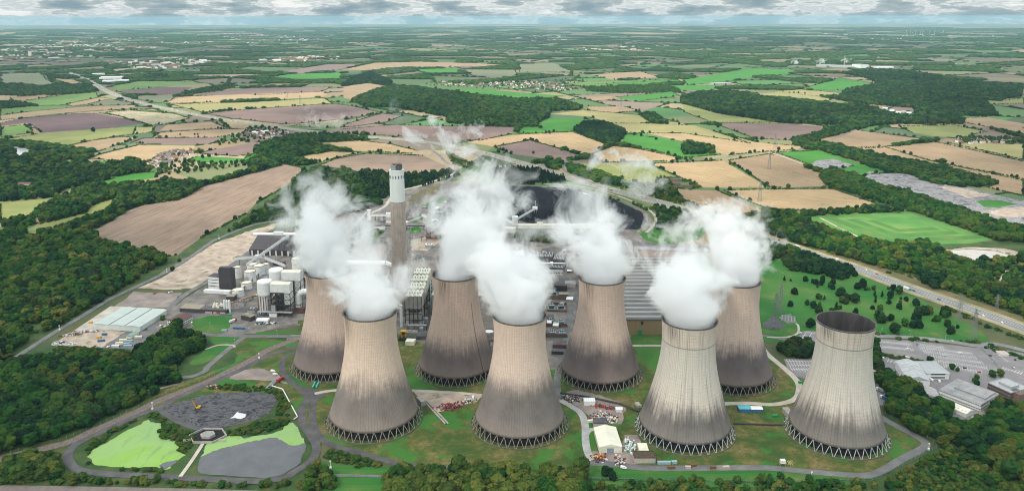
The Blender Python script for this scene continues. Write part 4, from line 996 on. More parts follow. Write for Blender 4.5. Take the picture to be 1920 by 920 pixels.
wood('tl4',[(0,192),(40,192),(75,200),(60,206),(0,206)],14,(9,13),TD)
wood('tl5',[(340,176),(380,166),(440,157),(440,165),(400,172),(345,180)],13,(7,11),TD)
wood('tl6',[(395,191),(402,184),(420,184),(425,190)],11,(9,13),D)
wood('vc',[(790,157),(835,151),(1000,152),(1090,145),(1110,156),(1080,170),(1000,174),(930,168),(830,164)],48,(5,9),T)
wood('vc2',[(1090,164),(1180,160),(1275,164),(1275,174),(1180,176),(1100,172)],16,(8,13),T)
wood('vr',[(1790,258),(1880,258),(1920,262),(1920,270),(1870,268),(1800,268)],12,(6,10),TD,False)
wood('vr2',[(1850,240),(1880,250),(1925,262),(1925,256),(1870,244)],11,(8,12),TD,False)
TREES=[]   # (dist, x, y, h, kind, idx, key)
for key,poly,s,h,kinds,fl,mg in W:
    P=scatter(poly,s)
    if len(P)==0: continue
    P=P[clear_mask(P,mg,fl)]
    ks=[k for k,_ in kinds]; wt=np.array([w_ for _,w_ in kinds]); 
    if key in ('lf','ll','lr','rw','lf2','lf5','hill','lw','lw2'):   # clearings and thin places
        cl=np.sin(P[:,0]*.031+1.3)+np.sin(P[:,1]*.027+2.1)+np.sin((P[:,0]+P[:,1])*.045)+np.sin((P[:,0]*.9-P[:,1])*.083+.7)*.8
        P=P[(cl<2.15)|(nrg.random(len(P))<.25)]
    for x,y in P:
        k=ks[int(nrg.choice(len(ks),p=wt/wt.sum()))]; hh=h[0]+(h[1]-h[0])*nrg.random()**1.2; hh*=1.28 if nrg.random()<.06 else .7 if nrg.random()<.12 else 1
        if k=='bush': hh=min(hh,nrg.uniform(2,4.5))
        TREES.append((math.hypot(x,y),x,y,hh,k,int(nrg.integers(NK[k])),key))
# single trees one can point at on the lawn (photo pixels of their feet) and here and there
LAWN=[(375,310),(490,345),(555,300),(165,305),(270,435),(510,490),(570,500),(225,565),(395,550),(460,580),(515,640),(690,610),(890,640),(430,775),(650,390),(700,430),(740,460),(790,500),(880,525),(660,340),(750,530),(960,370),(1070,400),(1155,470),(1080,470),(1090,530),(1240,480),(1220,540),(1330,590),(1140,600),(1115,700),(1150,730),(1240,710),(1280,830),(1385,765),(1525,780),(1520,700),(1620,640),(1500,560),(1575,650),(1700,720),(1270,400),(1330,440),(1400,510),(905,390),(455,330),(545,325),(630,370)]
lawn_pts=[(G(1440+x/5.4125,470+y/5.4125)) for x,y in LAWN]+[G(1772,592),G(1783,624),G(1757,602),G(1776,612)]
for p in lawn_pts:
    hh=float(nrg.uniform(7,14)); TREES.append((-1,p.x,p.y,hh,('dark','dark','dark','tree','coni')[int(nrg.integers(5))],int(nrg.integers(3)),'lawn'))
    for _ in range(int(nrg.choice([0,0,1,1,2]))): TREES.append((-1,p.x+float(nrg.normal(0,6)),p.y+float(nrg.normal(0,5)),hh*float(nrg.uniform(.4,.95)),'dark' if nrg.random()<.75 else 'tree',int(nrg.integers(3)),'lawn'))
for px_,py_,h in [(175,247,16),(1742,264,12),(1460,281,9),(1485,281,8),(1230,262,9),(1270,305,7),(1000,288,8),(1346,239,12),(1418,262,11),(1428,262,11),(1375,289,7),(1415,285,8),(1800,271,7),(1885,292,7),(338,253,6),(365,253,6),(371,253,6),(320,247,7),(246,264,6),(380,296,10),(392,294,9),(405,292,8)]:
    p=G(px_,py_); TREES.append((p.length,p.x,p.y,h,'dark',int(nrg.integers(3)),'single'))
for px_,py_,h in [(1743,678,7),(1785,692,7),(1831,711,6),(1831,722,6),(1875,706,9),(1861,707,8),(1826,716,5),(1795,696,5)]:
    p=G(px_,py_); TREES.append((-1,p.x,p.y,h,'tree',int(nrg.integers(5)),'carpark'))
TREES.sort(key=lambda t:t[0])
def inview(x,y,h):
    u,v=PX((x,y,h*.6)); return -4<u<1924 and v<924
near=[];rest=[]
for t in TREES:
    if len(near)<300 and t[4]!='bush' and inview(t[1],t[2],t[3]): near.append(t)
    else: rest.append(t)
TG=dict(ll=('broadleaf tree in the dense dark wood beside the railway, lower left','trees of the wood beside the railway'),
 ll2=('broadleaf tree in the clump below the brown roofed office','trees below the brown roofed office'),
 bl=('rounded olive green tree in the corner clump below the road bend','trees of the lower left corner clump'),
 bls=('small tree in the hedge belt under the pond road','small trees under the pond road'),
 bb=('olive green tree beside the narrow path below the ponds','trees beside the narrow path below the ponds'),
 bb2=('small tree at the bottom edge below the grey pond','small trees below the grey pond'),
 bm=('yellowish green tree in the row at the bottom edge below the front towers','tree row below the front towers'),
 bm2=('small tree along the bottom edge beyond the green fence','small trees beyond the green fence'),
 bm3=('dark round tree alone on the lawn strip by the green fence','tree on the lawn strip'),
 lr=('tall broadleaf tree in the wood right of the empty tower','trees of the wood right of the empty tower'),
 lrs=('tree in the belt between the empty tower and the white workshop','tree belt by the white workshop'),
 lr2=('low tree in the scrub at the lower right corner','low trees of the lower right scrub'),
 lrt=('tree in the belt behind the empty tower beside the car park','trees behind the empty tower'),
 car=('dark tree in the clump between two car parks left of the empty tower','trees between the small car parks'),
 lawn=('dark rounded tree standing on the mown lawn before the dual carriageway','trees on the mown lawn'),
 yardt=('small tree beside the large pale warehouse','small trees beside the pale warehouse'),yardt2=('small tree beside the gravel yard','small trees beside the gravel yard'),
 carpark=('single tree planted between the offices and the striped car park','trees between offices and car park'),
 gate=('dark tree by the railway gate','trees by the railway gate'))
for d,x,y,h,k,i,key in near:
    lb,gp=TG.get(key,('broadleaf tree in the large green wood on the left','trees of the large left wood'))
    cm,tm=(TREE_K if k=='tree' else DARK_K if k=='dark' else OLIV_K if k=='olive' else CONI_K)[i%NK[k]]
    e=empty('tree',(x,y,0),float(nrg.uniform(0,6.28)),lb,'tree',gp); s=h; e.scale=(s*float(nrg.uniform(.9,1.15)),s*float(nrg.uniform(.9,1.15)),s)
    for nm,me in (('crown',cm),('trunk',tm)):
        o=bpy.data.objects.new(nm,me); COL.objects.link(o); o.parent=e
pts=[]
for d,x,y,h,k,i,key in rest:
    a=nrg.uniform(.95,1.25); 
    if k=='bush': a*=1.5
    pts.append((x,y,0,h*a,h*a*nrg.uniform(.9,1.1),h,nrg.uniform(0,6.28),KIDX[(k,i%NK[k])]))
instancer('woodland',pts)
# hedgerows along the field edges, and far woods in some of the parcels
hp=[]
def hedge_pts(a,b,s,h,prob=1.0,kind='bush',wob=1.0):
    d=b-a; L=float(np.hypot(*d)); n=max(1,int(L/s))
    for k in range(n):
        if nrg.random()>prob: continue
        p=a+d*(k+nrg.random()*.8)/n+nrg.normal(0,wob,2); hh=h*nrg.uniform(.6,1.35)
        kk=kind if nrg.random()>.06 else ('dark' if kind=='bush' else kind)
        if kk=='dark': hh=nrg.uniform(6,10)
        w_=hh*nrg.uniform(1.1,1.6) if kk=='bush' else hh*1.1
        hp.append((p[0],p[1],0,w_,w_,hh,nrg.uniform(0,6.28),KIDX[(kk,int(nrg.integers(NK[kk])))]))
for q in FIELDS[:len(F)]:
    n=len(q)
    for i in range(n):
        a=np.array(q[i]);b=np.array(q[(i+1)%n]); d=np.hypot(*((a+b)/2))
        if nrg.random()<.30: continue
        hedge_pts(a,b,max(3.6,d*.0018),2.6,.9)
core=[tuple(G(*p)[:2]) for p in [(-200,1000),(-150,470),(200,390),(560,300),(800,260),(1100,340),(1400,430),(2000,640),(2100,1000)]]
allp=[]
for P in HEDGE:
    c=np.mean(np.array(P),0); d=float(np.hypot(*c))
    if abs(c[0])>.72*c[1]+300 or d>32000: continue
    wd=nrg.random()<(.13 if d<5000 else .42)
    if wd:
        s=max(14,d*.0045); q=np.array(P); mn=q.min(0); mx=q.max(0)
        gx,gy=np.meshgrid(np.arange(mn[0],mx[0],s),np.arange(mn[1],mx[1],s)); A=np.stack([gx.ravel(),gy.ravel()],1)+nrg.uniform(-.4*s,.4*s,(gx.size,2)); A=A[inpoly(A,P)]
        for x,y in A: allp.append((x,y,s*1.35,nrg.uniform(9,14) if s<60 else nrg.uniform(10,16),'clump'))
    n=len(P)
    if d>17000: continue
    for i in range(n):
        if nrg.random()<(.42 if d<6000 else .5): continue
        a=np.array(P[i]);b=np.array(P[(i+1)%n]); L=np.hypot(*(b-a)); s=max(6,d*.0032); k=int(L/s)
        for j in range(k):
            if nrg.random()<.25: continue
            p=a+(b-a)*(j+nrg.random())/max(k,1); tree=nrg.random()<.22
            allp.append((p[0],p[1],max(s*1.25,6) if not tree else max(9,s*1.2),2.6 if not tree else nrg.uniform(6,11),'clump'))
A=np.array([(p[0],p[1]) for p in allp]); ok=clear_mask(A,6)&~inpoly(A,core)
for (x,y,w_,h,k),g_ in zip(allp,ok):
    if g_: hp.append((x,y,0,w_,w_*nrg.uniform(.8,1.2),h,nrg.uniform(0,6.28),KIDX[(k,int(nrg.integers(NK[k])))]))
instancer('hedgerows',hp)
print('TREES',len(TREES),'rest',len(rest),'hedge',len(hp))
# ------------------------------------------------------------------ buildings
def AT(px,py,Y):
    d=ray(px,py); t=Y/d.y; return Vector((d.x*t,Y,CH+d.z*t))
def zof(px,py,base):
    """height of a point seen at pixel (px,py) that stands above the ground point base"""
    d=ray(px,py); dist=math.hypot(base.x,base.y); return CH+d.z/math.hypot(d.x,d.y)*dist
c_white=mat('white_cladding',(.66,.67,.66),(.54,.55,.54),scale=.25,rough=.5,spec=.4)
c_pale=mat('pale_green_cladding',(.50,.55,.53),(.40,.45,.43),scale=.1,rough=.55,c3=(.56,.60,.57))
c_cream=mat('cream_cladding',(.60,.59,.47),(.48,.475,.38),scale=.12,rough=.6,c3=(.66,.65,.54))
c_dark=mat('dark_brown_cladding',(.060,.052,.056),(.045,.04,.043),scale=.2,rough=.6)
c_brown=mat('red_brown_roofing',(.115,.062,.060),(.08,.045,.045),scale=.3)
c_olive=mat('weathered_roof_sheet',(.26,.235,.175),(.19,.17,.125),scale=.2)
c_grey=mat('grey_roof_felt',(.23,.23,.235),(.165,.165,.172),scale=.12,c3=(.285,.285,.28))
c_dgrey=mat('dark_roof_felt',(.095,.09,.095),(.06,.058,.062),scale=.15)
c_brick=mat('brown_brick',(.145,.10,.085),(.10,.07,.06),scale=.5)
c_tan=mat('tan_cladding',(.30,.215,.12),(.25,.18,.10),scale=.1,stretch=(1,1,.2))
c_conc=mat('building_concrete',(.33,.31,.285),(.25,.235,.215),scale=.2)
c_block=mat('pinkish_render',(.42,.345,.315),(.33,.275,.25),scale=.3)
c_steel=mat('galvanised_steel',(.36,.37,.38),(.27,.28,.29),scale=.5,metal=.3,rough=.5)
c_frame=mat('dark_steelwork',(.045,.042,.042),(.03,.028,.03),scale=.5,rough=.6)
c_rust=mat('rusty_steel',(.17,.085,.05),(.10,.055,.04),scale=.6)
c_glass=mat('window_glass',(.025,.03,.036),(.018,.022,.028),rough=.12,spec=.6)
c_blue=mat('blue_steel',(.035,.13,.27),(.028,.10,.21),scale=.5,rough=.5)
c_ltblue=mat('faded_blue_steel',(.27,.38,.42),(.21,.31,.35),scale=.4,rough=.5)
c_teal=mat('teal_roof_sheet',(.10,.36,.42),(.07,.27,.33),scale=.4,rough=.5)
c_red=mat('red_paint',(.34,.03,.035),(.24,.025,.028),scale=.6,rough=.5)
c_yellow=mat('yellow_paint',(.56,.33,.025),(.44,.25,.02),scale=.6,rough=.5)
c_green=mat('green_paint',(.02,.26,.09),(.018,.2,.07),scale=.5,rough=.5)
c_door=mat('grey_blue_door',(.20,.26,.32),(.16,.21,.27),scale=.3,rough=.5)
c_stackb=mat('stack_brick',(.15,.105,.085),(.10,.07,.06),scale=.3)
def ridged(name,a,b_,step=6.0,ax_=1,dirt_=(.12,.115,.12)):
    """long roof sheets with joints every few metres and weather staining"""
    mt,t,b,o=nodes(name); oc=coords(t); sp=nn(t,'ShaderNodeSeparateXYZ'); t.links.new(oc,sp.inputs[0])
    v=mth(t,'FRACT',mth(t,'DIVIDE',sp.outputs[ax_],step)); c=mixrgb(t,mrange(t,v,.0,.12,1,0),a,dirt_)
    f=noise(t,coords(t,'Object',(.12,1,1)),.25,5,.65); c=mixrgb(t,mrange(t,f,.42,.66,0,.8),c,b_); t.links.new(c,b.inputs['Base Color']); b.inputs['Roughness'].default_value=.75; return mt
FOOT=[]
def frame(pA,pB,world=False):
    A=Vector(pA) if world else G(*pA); B=Vector(pB) if world else G(*pB); d=B-A; d.z=0
    return A,math.atan2(d.y,d.x),d.length
def depth_to(pA,pB,pC):
    """depth of a footprint whose back edge passes through pixel pC"""
    A,a,L=frame(pA,pB); C_=G(*pC)-A; return -math.sin(a)*C_.x+math.cos(a)*C_.y
def building(label,cat,pA,pB,D,H,wm,rm,roof='flat',rise=None,name='building',win=None,doors=(),group=None,n=1,parapet=.0,stack=True,bands=None):
    """front edge from pA to pB (pixels on the ground), depth D metres away from the viewer"""
    A,a,L=frame(pA,pB); e=empty(name,(A.x,A.y,0),a,label,cat,group); cc=A+Vector((math.cos(a)*L/2-math.sin(a)*D/2,math.sin(a)*L/2+math.cos(a)*D/2,0)); FOOT.append((cc.x,cc.y,math.hypot(L,D)/2))
    MB().box(0,L,0,D,-.3,H).build('wall',wm,e)
    rise=rise if rise is not None else min(L,D)*.14
    r_=MB(); ov=.35
    if roof=='flat':
        r_.box(-.15,L+.15,-.15,D+.15,H+.002,H+.35)
        if parapet: 
            for b4 in ((-.2,L+.2,-.2,.25),(-.2,L+.2,D-.25,D+.2),(-.2,.25,.26,D-.26),(L-.25,L+.2,.26,D-.26)): r_.box(*b4,H+.352,H+.35+parapet)
    elif roof=='gx':
        for k in range(n): r_.gable(-ov,L+ov,D*k/n-(ov if k==0 else 0),D*(k+1)/n+(ov if k==n-1 else 0),H+.002,H+rise,'x')
    elif roof=='gy':
        for k in range(n): r_.gable(L*k/n-(ov if k==0 else 0),L*(k+1)/n+(ov if k==n-1 else 0),-ov,D+ov,H+.002,H+rise,'y')
    elif roof=='hip':
        i_=min(L,D)*.32; vs=[(-1,-1,H+.002),(L+1,-1,H+.002),(L+1,D+1,H+.002),(-1,D+1,H+.002),(i_,i_,H+rise),(L-i_,i_,H+rise),(L-i_,D-i_,H+rise),(i_,D-i_,H+rise)]
        r_.add(vs,[(0,1,5,4),(1,2,6,5),(2,3,7,6),(3,0,4,7),(4,5,6,7),(3,2,1,0)])
    r_.build('roof',rm,e)
    if win:   # (storeys, bays, sides) rows of windows: each storey band one part
        st,by,sides,hh=win
        for sdk in sides:
            Ls=L if sdk in 'fb' else D
            for s in range(st):
                z0=H*(s+.42)/st; w_=MB(); bw=Ls/by
                for k in range(by):
                    x0,x1=bw*(k+.18),bw*(k+.82)
                    if sdk=='f': w_.box(x0,x1,-.07,.03,z0,z0+hh)
                    elif sdk=='r': w_.box(L-.03,L+.07,x0,x1,z0,z0+hh)
                    elif sdk=='l': w_.box(-.07,.03,x0,x1,z0,z0+hh)
                w_.build('window_band',c_glass,e)
    for (x0,x1,h_,m_) in doors: MB().box(L*x0,L*x1,-.12,.05,0,h_).build('door',m_,e)
    return e,L
def sub(e,name,m_,*boxes,smooth=False):
    mb=MB()
    for b_ in boxes: mb.box(*b_)
    return mb.build(name,m_,e,smooth=smooth)
# turbine hall ------------------------------------------------------
g0=G(1200,628); Y0=g0.y; Hh=AT(1200,599,Y0).z; X0=G(1112,628).x; X1=AT(1371,599,Y0).x; Y1=G(1240,482,Hh).y
hall=empty('turbine_hall',(X0,Y0,0),0,'huge turbine hall with a long grey ribbed roof and tan front wall','turbine hall')
LX,DY=X1-X0,Y1-Y0
sub(hall,'wall',c_tan,(0,LX,0,DY,-.5,Hh))
hr=MB(); nb=17
for k in range(nb):
    y0,y1=DY*k/nb,DY*(k+1)/nb; hr.add([(-.5,y0,Hh+.01),(LX+.5,y0,Hh+.01),(LX+.5,y1,Hh+.01),(-.5,y1,Hh+.01),(-.5,y0+1.2,Hh+3.0),(LX+.5,y0+1.2,Hh+3.0),(LX+.5,y1-(y1-y0)*.25,Hh+.9),(-.5,y1-(y1-y0)*.25,Hh+.9)],[(0,1,5,4),(4,5,6,7),(7,6,2,3),(1,2,6,5),(3,0,4,7),(3,2,1,0)])
hr.build('roof',ridged('hall_roof',(.29,.285,.275),(.17,.165,.165),DY/nb,1,(.2,.195,.19)),hall)
dx=G(1195,628).x-X0; sub(hall,'door',c_green,(dx,dx+6,-.15,.05,0,7)); sub(hall,'path_slab',asph,(dx-1,dx+7,-16,-.2,.02,.16))
sub(hall,'eaves_strip',c_dgrey,(0,LX,-.3,.0,Hh-1.2,Hh-.01)); sub(hall,'vent',c_frame,(dx+4,dx+7,-.8,-.05,Hh-6,Hh-2))
building('long low annex with white and pinkish panels behind the turbine hall','annex',(1196,481),(1330,484),22,11,c_block,c_grey,'flat',parapet=.8)
a_,_=building('white fronted store behind the turbine hall roof edge','store',(1200,478),(1248,479),10,9,c_white,c_grey) if False else (None,0)
# chimney ------------------------------------------------------------
ct=G(743.5,315,199.0); chim=empty('chimney',(ct.x,ct.y,0),0,'very tall concrete chimney with a white top section and dark flues','chimney')
def ringmat():
    mt,t,b,o=nodes('chimney_concrete'); oc=coords(t); sp=nn(t,'ShaderNodeSeparateXYZ'); t.links.new(oc,sp.inputs[0])
    v=mth(t,'FRACT',mth(t,'DIVIDE',sp.outputs[2],22.0)); f=noise(t,oc,.1,5,.6); c=mixrgb(t,mrange(t,f,.35,.65),(.33,.275,.235),(.43,.365,.31)); c=mixrgb(t,mrange(t,v,0,.025,.55,0),c,(.5,.45,.4))
    f2=noise(t,coords(t,'Object',(1,1,.06)),.5,4,.6); c=mixrgb(t,mrange(t,f2,.5,.7,0,.4),c,(.17,.13,.11)); t.links.new(c,b.inputs['Base Color']); return mt
MB().lathe([(11.6,-1),(11.3,40),(10.2,120),(9.75,154.0)],48).build('shaft',ringmat(),chim,smooth=False)
MB().lathe([(9.95,154.02),(9.85,155),(9.65,195.5),(9.9,195.6),(9.9,197.0),(8.9,197.02)],48).build('white_shaft_top',mat('white_chimney_paint',(.66,.69,.66),(.55,.59,.56),scale=.15,stretch=(1,1,.15)),chim)
MB().lathe([(9.99,153.0),(10.05,153.1),(10.05,153.9),(9.7,153.95)],48).build('grey_collar',c_grey,chim)
wv=MB()
for k in range(16):
    t_=2*math.pi*k/16; wv.box(9.6*math.cos(t_)-.5,9.6*math.cos(t_)+.5,9.6*math.sin(t_)-.5,9.6*math.sin(t_)+.5,186,190)
wv.build('vent_opening',c_frame,chim)
for k in range(4):
    t_=math.pi/4+k*math.pi/2; fl=MB().lathe([(3.9,196),(3.9,203.5),(3.2,203.5),(3.2,197)],20,(4.6*math.cos(t_),4.6*math.sin(t_))).build('flue',[c_dgrey,c_steel][k==2],chim); MB().lathe([(3.25,201.9),(3.15,202.0)],20,(4.6*math.cos(t_),4.6*math.sin(t_))).build('flue_mouth',dark_m,fl)
def cyl(label,cat,px,py,r,h,m_,name='tank',cone=.12,rim=None,group=None,z0=0):
    p=G(px,py); e=empty(name,(p.x,p.y,z0),0,label,cat,group); FOOT.append((p.x,p.y,r))
    MB().lathe([(r,-.2),(r,h)],28).build('shell',m_,e,smooth=False); MB().lathe([(r*1.01,h+.002),(r*.98,h+.2),(.3,h+r*cone)],28).build('roof',rim or m_,e)
    rl=MB(); 
    for z in (h+.9,h*.5):
        prof=[(r+.12,z),(r+.12,z+.18),(r+.02,z+.18)] if z<h else [(r-.05,h+.1),(r-.05,h+1.0),(r-.12,h+1.0)]
        vs=[]; n=28
        for rr_,zz in prof:
            for k in range(n): t_=2*math.pi*k/n; vs.append((rr_*math.cos(t_),rr_*math.sin(t_),zz))
        rl.add(vs,[(j*n+k,j*n+(k+1)%n,(j+1)*n+(k+1)%n,(j+1)*n+k) for j in range(2) for k in range(n)])
    rl.build('railing',c_rust,e); return e
cyl('slender dark brick stack rising from the steam right of the chimney','stack',804,447,4.6,46,c_stackb,'brick_stack',.02)
# process plant, left ------------------------------------------------------
s_,L=building('tall windowless dark brown tower block beside the white silos','tower block',(412,543),(435,544),13,31,c_dark,c_dark,'flat',name='hopper_tower'); sub(s_,'roof_cap',c_dark,(1,L-1,1,8,31.36,34))
s_,L=building('white block with dark horizontal bands against the dark brown tower','plant block',(391,541),(411.5,543),16,19,c_white,c_dark,'flat',name='banded_block')
for z in (4.5,9.5,14.3): sub(s_,'band',c_dark,(-.1,L-.05,-.1,.1,z,z+.9))
building('low white strip building along the foot of the dark brown tower','plant building',(382,549),(430,552),7,4.2,c_white,c_white,name='low_building')
TK=[(447,554,8.6,9,'squat white tank nearest the grey low building'),(463,540,8.0,9,'squat white tank behind the nearest tank'),(470,528,8.8,17,'tall white silo with a rusty rim, middle of the silo group'),(487,517,8.4,17,'tall white silo at the right rear of the group'),(474,512,8.2,15,'white silo behind the middle silo'),(498,512,6.5,15,'narrow white silo at the far right of the group'),(446,520,6,17,'narrow white silo against the dark brown tower'),(559,503,9.5,17,'large white storage tank half hidden by the left steam plume')]
for x,y,r,h,l in TK: cyl(l,'silo' if h>12 else 'tank',x,y,r,h,c_white,'silo' if h>12 else 'storage_tank',.10,c_cream,'white silos and tanks')
def absorber(px,py,label,s=1.18):
    """white scrubber vessel on a dark steel frame with a boxy duct"""
    p=G(px,py); e=empty('scrubber',(p.x,p.y,0),R(-4),label,'scrubber','white scrubbers on dark steel frames'); e.scale=(s,s,s)
    MB().lathe([(7.0,0),(7.0,20),(8.6,24),(8.6,38),(8.0,39.2),(.2,40.5)],32).build('vessel',c_white,e)
    sub(e,'duct',c_white,(8.2,31,-5.5,5.5,27,37)); MB().gable(8.2,31,-5.5,5.5,37.01,38.2,'x').build('duct_roof',c_cream,e)
    sub(e,'downcomer',c_white,(24,31,-5.4,5.4,13,26.9))
    fr=MB()
    for x in (9,16,23,31.5):
        for y in (-7,7): fr.bar((x,y,0),(x,y,27),.45)
    for z in (6,12.5,19,26.5):
        for y in (-7,7): fr.bar((9,y,z),(31.5,y,z),.35)
        for x in (9,16,23,31.5): fr.bar((x,-7,z),(x,7,z),.35)
        fr.box(9,24,-7.2,7.2,z+.3,z+.55)
    for y in (-7,7):
        for x0,x1 in ((9,16),(16,23),(23,31.5)):
            for z0,z1 in ((0,6),(6,12.5),(12.5,19),(19,26.5)): fr.bar((x0,y,z0),(x1,y,z1),.18); fr.bar((x1,y,z0),(x0,y,z1),.18)
    fr.build('steel_frame',c_frame,e)
    pp=MB()
    for k in range(5): pp.bar((-6+k*3,-7.6,0),(-6+k*3,-7.6,23),.4,6)
    pp.build('pipework',c_rust,e); sub(e,'control_cabin',c_steel,(10,15,-11,-7.4,6,13)); sub(e,'platform',c_frame,(7,22,-9,-7.3,13,13.5),(7,22,-9,-7.3,19,19.5))
    return e
absorber(500,586,'front white scrubber vessel and duct on a dark steel frame'); absorber(521,562,'rear white scrubber vessel and duct behind the front one')
# elbow duct
p=G(561,584); e=empty('elbow_duct',(p.x,p.y,0),0,'curved white elbow duct against the leftmost cooling tower','duct')
pts_=[(0,0,12),(0,0,20)]+[(9-9*math.cos(t_),0,20+9*math.sin(t_)) for t_ in (.4,.8,1.2,1.57)]+[(22,0,29)]
MB().tube(pts_,4.2,16).build('pipe',c_white,e); sub(e,'support',c_frame,(-4,-3.4,-4,-3.4,0,12),(3.4,4,-4,-3.4,0,12),(-4,-3.4,3.4,4,0,12),(3.4,4,3.4,4,0,12),(-4.4,4.4,-4.4,4.4,11.6,12)); sub(e,'stub',c_white,(-3.6,3.6,-3.6,3.6,5,11.5))
building('red brown plant cabin at the foot of the leftmost cooling tower','cabin',(549,588),(570,588),9,7,c_brown,c_brown,'flat',name='plant_cabin')
building('dark gypsum store with a white ridge gallery, left of the steam','store',(468,478),(560,480),depth_to((468,478),(560,480),(476,452)),10,c_dark,c_dark,'gx',14,name='gypsum_store')
p0=G(474,466); gs=empty('ridge_gallery',(p0.x,p0.y+9,23.5),0,'long white rounded gallery along the ridge of the dark gypsum store','gallery')
MB().bar((0,0,0),(75,-1,0),3.0,12).build('tube',c_white,gs); sub(gs,'transfer_house',c_white,(36,52,-4.5,4.5,-3.2,4.2))
g1=MB()
p1=G(468,478); A,a,L=frame((468,478),(560,480)); e=empty('loading_bay',(A.x,A.y,0),a,'row of white door posts along the front of the dark gypsum store','loading bay')
for k in range(8): g1.box(4+k*L/8.2,6+k*L/8.2,-1.2,-.1,0,8.5)
g1.build('door_post',c_white,e)
def conveyor(label,A,B,wd=3.4,hh=3.2,legs=3,m_=None,name='conveyor'):
    """enclosed belt gallery between two points in space, on trestle legs"""
    A=Vector(A);B=Vector(B); d=B-A; L=d.length; e=empty(name,A,0,label,'conveyor','enclosed conveyors')
    dh=Vector((d.x,d.y,0)).normalized(); q=Vector((-dh.y,dh.x,0))*wd/2; up=Vector((0,0,hh)); mb=MB()
    vs=[-q,q,d+q,d-q,-q+up,q+up,d+q+up,d-q+up]; mb.add(vs,[(3,2,1,0),(4,5,6,7),(0,1,5,4),(1,2,6,5),(2,3,7,6),(3,0,4,7)]); mb.build('gallery',m_ or c_white,e)
    rf=MB(); rf.add([-q*1.15+up*1.01,q*1.15+up*1.01,d+q*1.15+up*1.01,d-q*1.15+up*1.01,up*1.25,d+up*1.25],[(0,3,5,4),(1,4,5,2),(0,4,1),(2,5,3),(0,1,2,3)]); rf.build('roof',c_steel if m_ is None else m_,e)
    lg=MB()
    for k in range(legs):
        p=d*((k+.6)/legs)
        for s in (-1,1): lg.bar(p+q*s,Vector((p.x,p.y,-A.z))+q*s*1.7,.3)
        lg.bar(p*1+q,p-q,.3)
    if legs: lg.build('trestle',c_frame,e)
    return e
conveyor('white conveyor sloping down from the gypsum store gallery to the white silos',G(540,444,24),G(463,498,14))
e,_=building('small white transfer tower between the sloping conveyors','transfer tower',(479,497),(487,497),6,16,c_white,c_white,name='transfer_tower')
conveyor('short conveyor from the small white transfer tower to the right',G(489,482,13),G(535,500,5)); conveyor('low white conveyor from the silos to the small transfer tower',G(440,487,13),G(483,483,13),3.2,3)
building('small dark brown shed behind the short conveyor','shed',(512,497),(530,499),9,4,c_dark,c_brown,'gx',2.4,name='shed')
building('long olive brown shed beside the works road, left of the grey one','shed',(337,584.5),(374.6,586.5),16,5.5,c_dark,c_olive,'flat',name='shed')
building('low grey building with pink front and red door by the works road','works building',(375,586.5),(425,588.5),13,5.2,c_dark,c_dgrey,'flat',name='works_building',doors=[(.2,.45,2.4,c_block),(.5,.62,2.4,c_block),(.62,.72,2.8,c_red),(.75,.95,2.4,c_block)])
p=G(419,585); e=empty('chemical_plant',(p.x,p.y,0),0,'cluster of pale vessels and pipes on the roof side of the grey building','chemical plant')
for k in range(10):
    x,y=rng.uniform(-18,6),rng.uniform(2,16); MB().lathe([(1.6,0),(1.6,rng.uniform(5,9)),(.2,9.6)],12,(x,y)).build('vessel',c_cream,e)
for k in range(3): MB().lathe([(1.5,0),(1.5,17),(1.1,17.8)],14,(2.5+3.4*k,-1)).build('column',c_white,e)
pm=MB()
for k in range(12): pm.tube([(rng.uniform(-18,10),rng.uniform(0,14),rng.uniform(3,7)) for _ in range(3)],.25,5)
pm.build('pipework',c_cream,e)
building('white office with a red brown pitched roof at the road bend','office',(314,607.5),(340,611),depth_to((314,607.5),(340,611),(355,598)),5.6,c_white,c_brown,'gy',2.6,name='office_building',win=(2,6,'fr',1.2))
building('dark shed with a two pitched tan roof beside the round lawn','shed',(452,599),(470,603),9,6.5,c_dark,c_olive,'gy',2.4,name='shed')
wl=ridged('warehouse_roof',(.37,.42,.40),(.31,.355,.33),7.5,1,(.38,.43,.41))
wh,L=building('large pale green warehouse with a triple pitched roof on the concrete apron','warehouse',(176,616),(263,621.5),depth_to((176,616),(263,621.5),(292,588)),6.5,c_pale,wl,'gy',1.5,name='warehouse',n=3)
for k in (1,2): sub(wh,'valley_gutter',c_dgrey,(L*k/3-.4,L*k/3+.4,-.4,depth_to((176,616),(263,621.5),(292,588)),6.6,6.9))
# tank farm by the pipes
p=G(481,604); e=empty('gas_tank',(p.x,p.y,0),0,'long white horizontal gas tank in a pipe compound','gas tank'); MB().bar((0,0,2.6),(16,0,2.6),2.0,14).build('vessel',c_white,e); MB().bar((0,4.6,2.6),(16,4.6,2.6),2.0,14).build('vessel',c_white,e); sub(e,'saddle',c_conc,(2,3,-1.5,6,0,1),(13,14,-1.5,6,0,1))
